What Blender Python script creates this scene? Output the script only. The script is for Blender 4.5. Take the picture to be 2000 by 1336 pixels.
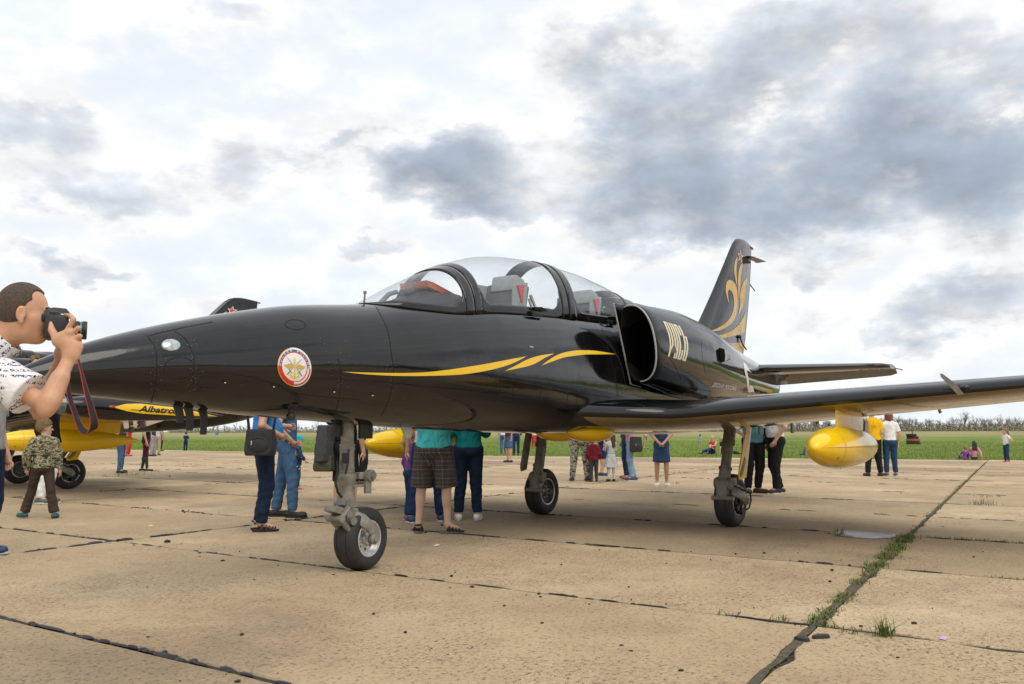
import bpy, bmesh, math, random
import numpy as np
from mathutils import Vector, Matrix
from mathutils.bvhtree import BVHTree

for o in list(bpy.data.objects): bpy.data.objects.remove(o, do_unlink=True)
SC = bpy.context.scene
COL = SC.collection
R = math.radians
random.seed(7); RNG = np.random.default_rng(7)

# ------------------------------------------------------------------ camera
# the aircraft axis is X (aft +X, port -Y); nose wheel stands at the origin
CAM = Vector((-5.044, -4.954, 1.081)); YAW, PITCH, FPX = 0.605, 0.105, 1674.5
FW = Vector((math.cos(YAW)*math.cos(PITCH), math.sin(YAW)*math.cos(PITCH), math.sin(PITCH)))
RT = Vector((math.sin(YAW), -math.cos(YAW), 0)); UP = RT.cross(FW)
cd = bpy.data.cameras.new('camera'); cd.sensor_width = 36; cd.lens = FPX/2000*36
cd.clip_start = 0.05; cd.clip_end = 6000
cam = bpy.data.objects.new('camera', cd); COL.objects.link(cam)
cam.matrix_world = Matrix.Translation(CAM) @ Matrix((RT, UP, -FW)).transposed().to_4x4()
SC.camera = cam

# ------------------------------------------------------------------ light
SUN_DIR = Vector((-0.30, -0.55, 0.85)).normalized()      # towards the sun
sd = bpy.data.lights.new('sun', 'SUN'); sd.energy = 1.6; sd.angle = R(45); sd.color = (1.0, 0.93, 0.82)
sun = bpy.data.objects.new('sun', sd); COL.objects.link(sun)
sun.rotation_euler = SUN_DIR.to_track_quat('Z', 'Y').to_euler()

SC.view_settings.view_transform = 'Standard'; SC.view_settings.look = 'None'
SC.view_settings.exposure = 0.05; SC.view_settings.gamma = 1.0; SC.view_settings.use_curve_mapping = False
SC.cycles.max_bounces = 7; SC.cycles.transparent_max_bounces = 16
SC.cycles.caustics_reflective = False; SC.cycles.caustics_refractive = False

# ------------------------------------------------------------------ node helpers
class NT:
    def __init__(s, tree): s.t = tree; s.n = tree.nodes; s.l = tree.links
    def node(s, typ, **kw):
        n = s.n.new(typ)
        for k, v in kw.items(): setattr(n, k, v)
        return n
    def put(s, sock, v):
        if hasattr(v, 'links') or isinstance(v, bpy.types.NodeSocket): s.l.new(v, sock)
        elif v is not None:
            if sock.type == 'RGBA' and len(v) == 3: v = (*v, 1)
            sock.default_value = v
    def math(s, op, a, b=None, c=None, clamp=False):
        n = s.node('ShaderNodeMath', operation=op); n.use_clamp = clamp
        for i, v in enumerate((a, b, c)):
            if v is not None: s.put(n.inputs[i], v)
        return n.outputs[0]
    def vmath(s, op, a, b=None):
        n = s.node('ShaderNodeVectorMath', operation=op); s.put(n.inputs[0], a)
        if b is not None: s.put(n.inputs['Scale'] if op == 'SCALE' else n.inputs[1], b)
        return n.outputs['Value' if op in ('LENGTH', 'DOT_PRODUCT') else 'Vector']
    def noise(s, vec, scale, detail=4, rough=0.5, out='Fac', dist=0.0, w=None):
        n = s.node('ShaderNodeTexNoise')
        if w is not None: n.noise_dimensions = '4D'; s.put(n.inputs['W'], w)
        if vec is not None: s.put(n.inputs['Vector'], vec)
        s.put(n.inputs['Scale'], scale); s.put(n.inputs['Detail'], detail); s.put(n.inputs['Roughness'], rough); s.put(n.inputs['Distortion'], dist)
        return n.outputs[out]
    def voronoi(s, vec, scale, feature='F1', out='Distance', rnd=1.0):
        n = s.node('ShaderNodeTexVoronoi', feature=feature)
        if vec is not None: s.put(n.inputs['Vector'], vec)
        s.put(n.inputs['Scale'], scale); s.put(n.inputs['Randomness'], rnd)
        return n.outputs[out]
    def ramp(s, fac, stops, interp='LINEAR'):
        n = s.node('ShaderNodeValToRGB'); cr = n.color_ramp; cr.interpolation = interp
        while len(cr.elements) < len(stops): cr.elements.new(0.5)
        for e, (p, c) in zip(cr.elements, stops):
            e.position = p; e.color = (c, c, c, 1) if isinstance(c, (int, float)) else (*c, 1)
        s.put(n.inputs[0], fac); return n.outputs[0]
    def mix(s, fac, a, b, blend='MIX'):
        n = s.node('ShaderNodeMix', data_type='RGBA', blend_type=blend)
        s.put(n.inputs[0], fac); s.put(n.inputs[6], a); s.put(n.inputs[7], b)
        return n.outputs[2]
    def mapr(s, v, a, b, c=0.0, d=1.0, smooth=True):
        n = s.node('ShaderNodeMapRange', interpolation_type='SMOOTHSTEP' if smooth else 'LINEAR')
        for i, q in enumerate((v, a, b, c, d)): s.put(n.inputs[i], q)
        return n.outputs[0]
    def bump(s, h, strength=0.3, dist=0.01, normal=None):
        n = s.node('ShaderNodeBump'); s.put(n.inputs['Height'], h); s.put(n.inputs['Strength'], strength); s.put(n.inputs['Distance'], dist)
        if normal is not None: s.put(n.inputs['Normal'], normal)
        return n.outputs[0]
    def coords(s, which='Object'): return s.node('ShaderNodeTexCoord').outputs[which]
    def geo(s, which='Position'): return s.node('ShaderNodeNewGeometry').outputs[which]
MATS = {}
def material(name):
    m = bpy.data.materials.new(name); m.use_nodes = True; MATS[name] = m
    t = NT(m.node_tree); b = t.n['Principled BSDF']
    return m, t, b
def simple(name, col, rough=0.5, metal=0.0, var=0.12, scale=18.0, bump=0.0, spec=0.5, coat=0.0, bscale=60.0):
    """plain paint / cloth / skin with a little uneven tone and relief"""
    m, t, b = material(name); co = t.coords()
    n = t.noise(co, scale, 5, 0.6)
    lo = tuple(max(0, c*(1-var)) for c in col); hi = tuple(min(1, c*(1+var)) for c in col)
    t.put(b.inputs['Base Color'], t.ramp(n, [(0.3, lo), (0.7, hi)]))
    t.put(b.inputs['Roughness'], t.mapr(t.noise(co, scale*0.6, 3), 0.3, 0.7, max(0.02, rough-0.06), min(1, rough+0.06)))
    b.inputs['Metallic'].default_value = metal; b.inputs['Specular IOR Level'].default_value = spec
    b.inputs['Coat Weight'].default_value = coat
    if bump: t.put(b.inputs['Normal'], t.bump(t.noise(co, bscale, 4), bump, 0.004))
    return m

# ------------------------------------------------------------------ sky with broken cloud
world = bpy.data.worlds.new('World'); SC.world = world; world.use_nodes = True
w = NT(world.node_tree); bg = w.n['Background']
sky = w.node('ShaderNodeTexSky', sky_type='NISHITA'); sky.sun_disc = False
sky.sun_elevation = math.asin(SUN_DIR.z); sky.sun_rotation = math.atan2(SUN_DIR.x, SUN_DIR.y)
sky.air_density = 1.0; sky.dust_density = 2.0
dirv = w.coords('Generated')
sep = w.node('ShaderNodeSeparateXYZ'); w.put(sep.inputs[0], dirv)
dx, dy, dz = sep.outputs
plane = w.vmath('MULTIPLY', dirv, (1.0, 1.0, 1.9))
# angles of the sky: azimuth from the view axis (degrees, + to the right) and elevation
az = w.math('MULTIPLY', w.math('ARCTAN2', w.math('ADD', w.math('MULTIPLY', dx, RT.x), w.math('MULTIPLY', dy, RT.y)),
            w.math('ADD', w.math('MULTIPLY', dx, math.cos(YAW)), w.math('MULTIPLY', dy, math.sin(YAW)))), 180/math.pi)
el = w.math('MULTIPLY', w.math('ARCSINE', w.math('MINIMUM', w.math('MAXIMUM', dz, -1.0), 1.0)), 180/math.pi)
wn = w.node('ShaderNodeSeparateColor'); w.put(wn.inputs[0], w.noise(plane, 5.5, 5, 0.58, 'Color'))
wn2 = w.node('ShaderNodeSeparateColor'); w.put(wn2.inputs[0], w.noise(plane, 17.0, 4, 0.60, 'Color', w=None))
azw = w.math('ADD', az, w.math('ADD', w.math('MULTIPLY', w.math('SUBTRACT', wn.outputs[0], 0.5), 9.0), w.math('MULTIPLY', w.math('SUBTRACT', wn2.outputs[0], 0.5), 5.0)))
elw = w.math('ADD', el, w.math('ADD', w.math('MULTIPLY', w.math('SUBTRACT', wn.outputs[1], 0.5), 6.0), w.math('MULTIPLY', w.math('SUBTRACT', wn2.outputs[1], 0.5), 4.0)))
def pix_angles(x, y):
    d = (RT*((x-1000)/FPX) - UP*((y-668)/FPX) + FW).normalized()
    return math.degrees(math.atan2(d.dot(RT), d.x*math.cos(YAW)+d.y*math.sin(YAW))), math.degrees(math.asin(d.z))
# cloud banks: (pixel x, y, half width deg, half height deg, weight)
BANKS = [(1790,350,9,3.2,1.05),(1960,270,6,3.2,.95),(1560,300,8,3.2,.70),(1275,250,4.2,4.2,.66),(1330,400,6,2.6,.74),(1560,440,3.6,1.6,.80),(1480,190,5,2.4,.45),
         (1180,110,5,2.6,.45),(1620,60,7,2.2,.50),(1900,100,6,2.0,.36),(820,330,5.6,1.9,1.1),(940,392,3.2,1.1,.9),(560,310,4.0,1.2,.26),(690,300,4,1.3,.34),
         (50,250,5,1.6,.46),(170,370,4.4,1.2,.40),(430,360,3.0,1.0,.28),(200,535,2.4,.6,.55),(55,488,2.2,.8,.5),(730,490,3.2,.9,.5),(470,30,2.6,1.0,.2),
         (1605,535,3.2,.7,.46),(1760,615,7,1.2,.62),(1950,560,4,1.0,.4),(330,600,4,.8,.3),(1380,470,2.5,.7,.4)]
BANKS_AZEL = [(*pix_angles(x, y), a, b, wt) for x, y, a, b, wt in BANKS]
# the same broken cover goes on all round and overhead
for k in range(14):
    a0 = 58 + k*(360-116)/13 + random.uniform(-4, 4)
    BANKS_AZEL.append((a0 if a0 < 180 else a0-360, random.uniform(6, 42), random.uniform(10, 20), random.uniform(3, 7), random.uniform(.3, .9)))
vec = w.node('ShaderNodeCombineXYZ'); w.put(vec.inputs[0], azw); w.put(vec.inputs[1], elw)
dens = 0.0
for a0, e0, sa, se, wt in BANKS_AZEL:
    n = w.node('ShaderNodeVectorMath', operation='MULTIPLY_ADD'); w.put(n.inputs[0], vec.outputs[0])
    n.inputs[1].default_value = (1/sa, 1/se, 0); n.inputs[2].default_value = (-a0/sa, -e0/se, 0)
    dens = w.math('MULTIPLY_ADD', w.math('POWER', 0.42, w.vmath('DOT_PRODUCT', n.outputs[0], n.outputs[0])), wt, dens)
fb = w.noise(plane, 8.0, 8, 0.58); fb_up = w.noise(w.vmath('ADD', plane, (0, 0, .05)), 8.0, 4, 0.55); lowf = w.noise(plane, 3.2, 4, 0.55)
thin = w.math('MULTIPLY', w.mapr(w.math('ADD', fb, w.math('MULTIPLY', lowf, .6)), .80, 1.05, 0, 1), .15)          # scattered thin cloud everywhere
dens = w.math('ADD', w.math('MULTIPLY', dens, w.mapr(fb, 0.32, 0.68, 0.10, 1.35, smooth=False)), thin)
dens = w.math('ADD', dens, w.math('MULTIPLY', w.math('SUBTRACT', w.noise(plane, 34.0, 4, 0.6), 0.5), w.mapr(dens, .05, .5, .06, .25)))
dens = w.math('SUBTRACT', 1.0, w.math('POWER', 0.20, w.math('MAXIMUM', dens, 0.0)))
cloud = w.ramp(dens, [(0.0, (.86, .905, .955)), (0.07, (.91, .94, .97)), (0.16, (.985, .985, .98)), (0.25, (.93, .935, .94)), (0.38, (.74, .765, .80)),
                      (0.58, (.56, .605, .67)), (0.80, (.41, .46, .54)), (1.0, (.32, .375, .46))])
K = 0.10
lit = w.mapr(w.math('SUBTRACT', fb, fb_up), -.13, .13, .83, 1.15, smooth=False)
lit = w.math('MULTIPLY_ADD', w.math('SUBTRACT', lit, 1.0), w.mapr(dens, .04, .35, .25, 1.0), 1.0)
cloud = w.vmath('SCALE', cloud, lit)
skycol = w.mix(0.93, sky.outputs[0], w.vmath('SCALE', cloud, 1/K*1.06))
w.put(bg.inputs['Color'], skycol); bg.inputs['Strength'].default_value = K

# ------------------------------------------------------------------ object helpers
def link(o, parent=None):
    COL.objects.link(o)
    if parent is not None: o.parent = parent
    return o
def tag(o, label=None, cat=None, group=None, kind=None):
    if label: o['label'] = label
    if cat: o['category'] = cat
    if group: o['group'] = group
    if kind: o['kind'] = kind
    return o
def empty(name, loc=(0, 0, 0), rz=0.0, label=None, cat=None, group=None):
    o = bpy.data.objects.new(name, None); o.empty_display_size = 0.2; link(o); o.location = loc; o.rotation_euler.z = rz
    return tag(o, label, cat, group)
def copy_tree(o, parent=None):
    c = o.copy(); COL.objects.link(c); c.parent = parent
    for ch in list(o.children): copy_tree(ch, c)
    return c
def mobj(name, verts, faces, mats, parent=None, fm=None, smooth=True, sharp=40):
    me = bpy.data.meshes.new(name); me.from_pydata([tuple(v) for v in verts], [], faces)
    for m in (mats if isinstance(mats, (list, tuple)) else [mats]): me.materials.append(m)
    if fm is not None: me.polygons.foreach_set('material_index', fm)
    if smooth:
        me.polygons.foreach_set('use_smooth', [True]*len(me.polygons))
        if sharp and sharp < 180: me.set_sharp_from_angle(angle=R(sharp))
    me.update()
    return link(bpy.data.objects.new(name, me), parent)
def frame_of(d):
    d = Vector(d).normalized(); a = Vector((0, 0, 1)) if abs(d.z) < 0.9 else Vector((1, 0, 0))
    u = d.cross(a).normalized(); return u, d.cross(u).normalized()
class MB:
    """collects simple shapes; build() links them as one mesh object"""
    def __init__(s): s.v = []; s.f = []; s.m = []; s.cur = 0
    def add(s, vs, fs):
        k = len(s.v); s.v += [Vector(v) for v in vs]; s.f += [tuple(i+k for i in f) for f in fs]; s.m += [s.cur]*len(fs); return s
    def box(s, c, d, rot=None, bev=0.0):
        hx, hy, hz = [q/2 for q in d]; c = Vector(c)
        if bev <= 0:
            P = [Vector((x*hx, y*hy, z*hz)) for z in (-1, 1) for y in (-1, 1) for x in (-1, 1)]
            F = [(0, 2, 3, 1), (4, 5, 7, 6), (0, 1, 5, 4), (2, 6, 7, 3), (0, 4, 6, 2), (1, 3, 7, 5)]
        else:
            bm = bmesh.new(); bmesh.ops.create_cube(bm, size=1.0); bmesh.ops.scale(bm, vec=d, verts=bm.verts)
            bmesh.ops.bevel(bm, geom=bm.edges[:], offset=bev, segments=2, profile=0.6, affect='EDGES')
            bm.verts.index_update(); P = [v.co.copy() for v in bm.verts]; F = [tuple(v.index for v in f.verts) for f in bm.faces]; bm.free()
        if rot is not None: P = [rot @ p for p in P]
        return s.add([p+c for p in P], F)
    def loft(s, rings, caps=(True, True), closed=True):
        n = len(rings[0]); V = [p for r in rings for p in r]; F = []
        for i in range(len(rings)-1):
            for j in range(n if closed else n-1):
                a, b = i*n+j, i*n+(j+1) % n; F.append((a, b, b+n, a+n))
        if caps[0]: F.append(tuple(range(n-1, -1, -1)))
        if caps[1]: F.append(tuple(range((len(rings)-1)*n, len(rings)*n)))
        return s.add(V, F)
    def tube(s, pts, rad, n=12, caps=(True, True)):
        pts = [Vector(p) for p in pts]; rad = [rad]*len(pts) if isinstance(rad, (int, float)) else rad
        rings = []; u = None
        for i, p in enumerate(pts):
            d = (pts[min(i+1, len(pts)-1)] - pts[max(i-1, 0)])
            if u is None: u, _ = frame_of(d)
            d.normalize(); u = (u - d*u.dot(d)).normalized(); v_ = d.cross(u)
            rings.append([p + (u*math.cos(2*math.pi*k/n) + v_*math.sin(2*math.pi*k/n))*rad[i] for k in range(n)])
        return s.loft(rings, caps)
    def lathe(s, c, axis, prof, n=24, caps=(True, True)):
        """prof: list of (distance along axis, radius)"""
        c = Vector(c); ax = Vector(axis).normalized(); u, v_ = frame_of(ax)
        rings = [[c + ax*a + (u*math.cos(2*math.pi*k/n) + v_*math.sin(2*math.pi*k/n))*max(r, 1e-4) for k in range(n)] for a, r in prof]
        return s.loft(rings, caps)
    def ball(s, c, r, n=12, m=8, rot=None):
        r = (r, r, r) if isinstance(r, (int, float)) else r; c = Vector(c)
        rings = []
        for i in range(m+1):
            t = -math.pi/2 + math.pi*i/m; q = max(math.cos(t), 1e-3)
            ring = [Vector((r[0]*q*math.cos(2*math.pi*k/n), r[1]*q*math.sin(2*math.pi*k/n), r[2]*math.sin(t))) for k in range(n)]
            rings.append([c + (rot @ p if rot is not None else p) for p in ring])
        return s.loft(rings)
    def slab(s, outline, thick, axis='y'):
        """outline: closed list of 3D points; thick: extrusion vector"""
        n = len(outline); t = Vector(thick); A = [Vector(p) for p in outline]
        return s.add(A + [p+t for p in A], [tuple(range(n-1, -1, -1)), tuple(range(n, 2*n))] + [(i, (i+1) % n, n+(i+1) % n, n+i) for i in range(n)])
    def build(s, name, mats, parent=None, smooth=True, sharp=40):
        return mobj(name, s.v, s.f, mats, parent, s.m, smooth, sharp)
def pix_ray(x, y): return (RT*((x-1000)/FPX) - UP*((y-668)/FPX) + FW).normalized()
def at_axis(x, y, axis, val):
    d = pix_ray(x, y); return CAM + d*((val-CAM[axis])/d[axis])
def ground(x, y, z=0.0): return at_axis(x, y, 2, z)
def at_depth(x, y, dep): return CAM + RT*((x-1000)/FPX*dep) - UP*((y-668)/FPX*dep) + FW*dep
def pchip(xs, ys):
    xs = np.array(xs, float); ys = np.array(ys, float); h = np.diff(xs); d = np.diff(ys)/h; m = np.zeros(len(xs))
    for i in range(1, len(xs)-1):
        if d[i-1]*d[i] > 0:
            w1 = 2*h[i]+h[i-1]; w2 = h[i]+2*h[i-1]; m[i] = (w1+w2)/(w1/d[i-1]+w2/d[i])
    m[0] = d[0]; m[-1] = d[-1]
    def f(x):
        x = min(max(x, xs[0]), xs[-1]); i = min(max(int(np.searchsorted(xs, x))-1, 0), len(xs)-2); t = (x-xs[i])/h[i]
        return float((2*t**3-3*t*t+1)*ys[i] + (t**3-2*t*t+t)*h[i]*m[i] + (-2*t**3+3*t*t)*ys[i+1] + (t**3-t*t)*h[i]*m[i+1])
    return f
# ================================================================== GROUND
# ---- concrete
m_conc, t, b = material('concrete')
P = t.geo('Position'); oi = t.node('ShaderNodeObjectInfo')
big = t.noise(P, 0.55, 6, 0.62); mid = t.noise(P, 5.0, 6, 0.65); fine_ = t.noise(P, 60.0, 5, 0.7)
base = t.ramp(big, [(0.22, (.27, .20, .13)), (0.42, (.39, .305, .205)), (0.58, (.45, .36, .25)), (0.78, (.55, .46, .34))])
tone = t.ramp(oi.outputs['Random'], [(0.0, (.62, .61, .60)), (0.3, (.84, .83, .80)), (0.7, (1.0, .98, .95)), (1.0, (1.24, 1.25, 1.27))])
base = t.mix(1.0, base, tone, 'MULTIPLY')
base = t.mix(t.mapr(mid, 0.45, 0.75, 0.0, 0.45), base, (.25, .19, .13))
# worn patches where dark pits and grains show through
worn = t.mapr(t.math('ADD', t.noise(P, 0.75, 8, 0.70), t.math('MULTIPLY', oi.outputs['Random'], 0.08)), 0.46, 0.64, 0.0, 1.0)
ag = t.voronoi(P, 60.0, 'F1', 'Color'); agd = t.voronoi(P, 60.0)
agc = t.ramp(ag, [(0.0, (.10, .075, .05)), (0.25, (.27, .20, .13)), (0.7, (.42, .32, .21)), (1.0, (.60, .50, .37))])
pits = t.mapr(t.noise(P, 36.0, 6, 0.80), 0.555, 0.635, 0.0, 1.0)
pits2 = t.mapr(t.noise(P, 11.0, 7, 0.75), 0.58, 0.68, 0.0, 1.0)
base = t.mix(t.math('MULTIPLY', worn, 0.38), base, agc)
base = t.mix(t.math('MULTIPLY', pits, t.mapr(worn, 0, 1, 0.24, 1.0)), base, (.065, .050, .036))
base = t.mix(t.math('MULTIPLY', pits2, t.mapr(worn, 0, 1, 0.12, 0.9)), base, (.125, .098, .07))
base = t.mix(t.mapr(fine_, 0.4, 0.75, 0.0, 0.22), base, (.56, .45, .31))
stain = t.mapr(t.noise(P, 0.42, 6, 0.66, w=3.0), 0.52, 0.68, 0.0, 0.50)
base = t.mix(stain, base, (.17, .13, .095))
base = t.mix(1.0, base, (1.14, 1.09, 1.0), 'MULTIPLY')
t.put(b.inputs['Base Color'], base); b.inputs['Roughness'].default_value = 0.9; b.inputs['Specular IOR Level'].default_value = 0.25
h = t.math('ADD', t.math('MULTIPLY', mid, 0.5), t.math('ADD', t.math('MULTIPLY', fine_, 0.35), t.math('MULTIPLY', pits, -0.8)))
h = t.math('SUBTRACT', h, t.math('MULTIPLY', t.math('MULTIPLY', agd, worn), 0.6))
t.put(b.inputs['Normal'], t.bump(h, 0.65, 0.016))
m_soil = simple('joint_dirt', (.030, .024, .018), 0.95, var=.4, scale=30, bump=.6)
m_tar = simple('tar', (.018, .017, .018), 0.55, var=.3, scale=40, bump=.5)

# slab grid: e1 runs along the aircraft, e2 across; lines of joints measured on the ground
E1 = Vector((1, 0.075, 0)); E2 = Vector((-0.018, 1, 0)); SL, SW = 2.41, 6.80; O0 = Vector((0.0, -3.53, 0))
def slab_pt(u, v): return O0 + E1*(u*SL) + E2*(v*SW)
m_apron, t, b = material('apron_concrete_far')
P = t.geo('Position'); sp = t.node('ShaderNodeSeparateXYZ'); t.put(sp.inputs[0], P)
base = t.ramp(t.noise(P, 0.5, 6, .62), [(0.25, (.345, .265, .175)), (0.5, (.43, .34, .23)), (0.75, (.50, .405, .285))])
base = t.mix(t.mapr(t.noise(P, 6., 6, .65), .5, .75, 0, .4), base, (.22, .17, .12))
uu = t.math('DIVIDE', t.math('SUBTRACT', sp.outputs[0], O0.x), SL); vv = t.math('DIVIDE', t.math('SUBTRACT', t.math('SUBTRACT', sp.outputs[1], O0.y), t.math('MULTIPLY', sp.outputs[0], .075)), SW)
ju = t.math('PINGPONG', uu, 0.5); jv = t.math('PINGPONG', vv, 0.5)
jm = t.math('MAXIMUM', t.mapr(ju, 0.0, 0.014, 1, 0), t.mapr(jv, 0.0, 0.005, 1, 0))
base = t.mix(1.0, t.mix(t.math('MULTIPLY', jm, 0.8), base, (.05, .045, .04)), (1.14, 1.09, 1.0), 'MULTIPLY')
t.put(b.inputs['Base Color'], base); b.inputs['Roughness'].default_value = .9
t.put(b.inputs['Normal'], t.bump(t.noise(P, 40, 5, .7), .4, .01))

# edge of the concrete against the field (world points)
edge = [ground(0, 874.5), ground(350, 878.5), ground(700, 885), ground(1000, 889.5), ground(1500, 893.5), ground(1920, 897)]
dirL = (edge[0]-edge[1]).normalized(); dirR = (edge[-1]-edge[-2]).normalized()
edge = [edge[0]+dirL*70] + edge + [edge[-1]+dirR*25]
outl = [Vector((p.x, p.y, -0.03)) for p in edge] + [Vector((40, -34, -.03)), Vector((-60, -40, -.03)), Vector((-70, 110, -.03))]
apron = mobj('apron', outl, [tuple(range(len(outl)))], m_apron, smooth=False); tag(apron, kind='structure')
if apron.data.polygons[0].normal.z < 0: apron.data.flip_normals()

def edge_x(y):
    for a, c in zip(edge[:-1], edge[1:]):
        if min(a.y, c.y) <= y <= max(a.y, c.y) and abs(a.y-c.y) > 1e-6: return a.x + (c.x-a.x)*(y-a.y)/(c.y-a.y)
    return edge[-1].x if y < edge[-1].y else edge[0].x
def in_view(p, margin=260):
    d = p - CAM; z = d.dot(FW)
    if z < 0.3: return False
    x = 1000 + FPX*d.dot(RT)/z; y = 668 - FPX*d.dot(UP)/z
    return -margin < x < 2000+margin and y < 1336+margin
# slab meshes: chipped outline, chamfered rim
def slab_mesh(seed):
    r = random.Random(seed); g = 0.017; pts = []
    def side(a, c, n):
        for i in range(n):
            q = a.lerp(c, i/n); e = (c-a).normalized(); inw = Vector((-e.y, e.x, 0))
            if i == 0: inw = inw + e
            chip = r.uniform(0, .008) + (r.uniform(.02, .05) if r.random() < .09 else 0)
            pts.append(q + inw*(g+chip))
    c0 = Vector((0, 0, 0)); c1 = E1*SL; c2 = E1*SL+E2*SW; c3 = E2*SW
    side(c0, c1, 12); side(c1, c2, 30); side(c2, c3, 12); side(c3, c0, 30)
    n = len(pts); ctr = (c1+c3)/2
    low = [Vector((p.x, p.y, -.028)) for p in pts]; rim = [Vector((p.x, p.y, -.0075)) for p in pts]
    top = [p + (ctr-p).normalized()*r.uniform(.006, .014) for p in pts]
    V = low+rim+top; F = [(i, (i+1) % n, n+(i+1) % n, n+i) for i in range(n)] + [(n+i, n+(i+1) % n, 2*n+(i+1) % n, 2*n+i) for i in range(n)] + [tuple(range(2*n, 3*n))]
    me = bpy.data.meshes.new('slab'); me.from_pydata([tuple(v) for v in V], [], F); me.materials.append(m_conc); me.update(); return me
SLABS = [slab_mesh(s) for s in range(6)]
fil = []
nslab = 0
for u in range(-2, 15):
    for v in range(-3, 11):
        c = slab_pt(u+.5, v+.5)
        if not any(in_view(slab_pt(u+a, v+q)) for a in (0, .5, 1) for q in (0, .5, 1)): continue
        if slab_pt(u+1, v+.5).x > min(edge_x(slab_pt(u, v).y), edge_x(slab_pt(u, v+1).y)) - .1: continue
        o = bpy.data.objects.new('slab', random.choice(SLABS)); link(o, apron)
        o.location = slab_pt(u, v) + Vector((0, 0, random.uniform(-.004, .003))); nslab += 1
        q = [slab_pt(u+a, v+d) for a, d in ((0, 0), (1, 0), (1, 1), (0, 1))]; fil.append(q)
mb = MB()
for q in fil: mb.add([Vector((p.x, p.y, -.0085)) for p in q], [(0, 1, 2, 3)])
mb.build('joint_filler', m_soil, apron, smooth=False)
# tar beads squeezed out of the joints
tar = MB()
def tar_run(a, c, gaps, wid, lift=.012):
    """lumpy bead of joint tar over the given parts of the run from a to c"""
    d = (c-a); L = d.length; d.normalize(); s = Vector((-d.y, d.x, 0)); rot = Matrix((d, s, Vector((0, 0, 1)))).transposed()
    for g0, g1 in gaps:
        x = g0*L
        while x < g1*L:
            l = random.uniform(.025, .16)*(1.8 if random.random() < .15 else 1); ww = wid*random.uniform(.35, .95)*(1.5 if random.random() < .12 else 1); q = a+d*(x+l*.5)+s*random.gauss(0, wid*.28)
            tar.ball((q.x, q.y, .001), (l*.62, ww, lift*random.uniform(.35, .9)), 8, 4, rot); x += l*random.choice([.75, .9, 1.2, 1.8, 2.8])
def rgaps(n, lo, hi):
    out = []; x = random.uniform(0, .05)
    while x < 1:
        L = random.uniform(lo, hi); out.append((x, min(1, x+L))); x += L+random.uniform(lo*.3, hi*n)
    return out
def wid_at(px_y): return .02
tar_run(slab_pt(-1.0, .60), slab_pt(-1.0, -.02), [(0, .05), (.06, .20), (.22, .42), (.45, .60), (.62, .80)], .024, .016)
tar_run(slab_pt(-1.0, 1.0), slab_pt(-1.0, .60), [(.3, .6), (.66, .97)], .028, .016)
tar_run(slab_pt(0, 1), slab_pt(0, 0), rgaps(.6, .05, .16), .016, .01)
tar_run(slab_pt(0, 2), slab_pt(0, 1), rgaps(.4, .05, .2), .022, .012)
tar_run(slab_pt(-1.4, 1), slab_pt(.1, 1), [(.30, .44), (.5, .62), (.68, .97)], .040, .026)
tar_run(slab_pt(.1, 1), slab_pt(3, 1), rgaps(.5, .05, .14), .030, .014)
tar_run(slab_pt(1, .9), slab_pt(1, .35), rgaps(.6, .06, .18), .024, .01)
for u in range(1, 12):
    for v in range(-1, 4): tar_run(slab_pt(u, v+1), slab_pt(u, v), rgaps(3.5, .02, .10), .026, .010)
    for v in (1, 2, 3): tar_run(slab_pt(u, v), slab_pt(u+1, v), rgaps(2.5, .1, .3), .026, .01)
tar_o = tar.build('joint_tar', m_tar, apron); tag(tar_o, kind='stuff')

# scraped white paint under the wing
m_scrape = simple('scraped_white_paint', (.62, .58, .52), .8, var=.3, scale=30); sc_ = MB()
for (x0, y0, x1, y1, w_) in ((1338, 1003, 1364, 1004, .03), (1378, 1002, 1398, 1001, .05), (1540, 1015, 1572, 1013, .035), (1575, 1014, 1600, 1018, .02), (1600, 1017, 1632, 1019, .03), (1450, 1008, 1500, 1011, .012), (1495, 1032, 1517, 1030, .012), (1500, 1022, 1512, 1019, .01), (1470, 1032, 1492, 1034, .008)):
    a_, c_ = ground(x0, y0, .004), ground(x1, y1, .004); d_ = (c_-a_).normalized(); s_ = Vector((-d_.y, d_.x, 0)); n_ = 8
    up_ = [a_.lerp(c_, i/n_)+s_*w_*random.uniform(.1, .6)*math.sin(math.pi*(i+.3)/(n_+.6)) for i in range(n_+1)]; dn_ = [a_.lerp(c_, i/n_)-s_*w_*random.uniform(.1, .6)*math.sin(math.pi*(i+.3)/(n_+.6)) for i in range(n_+1)]
    sc_.loft([up_, dn_], (False, False), closed=False)
o = sc_.build('paint_scrapes', m_scrape, apron, smooth=False); tag(o, kind='stuff')
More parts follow.
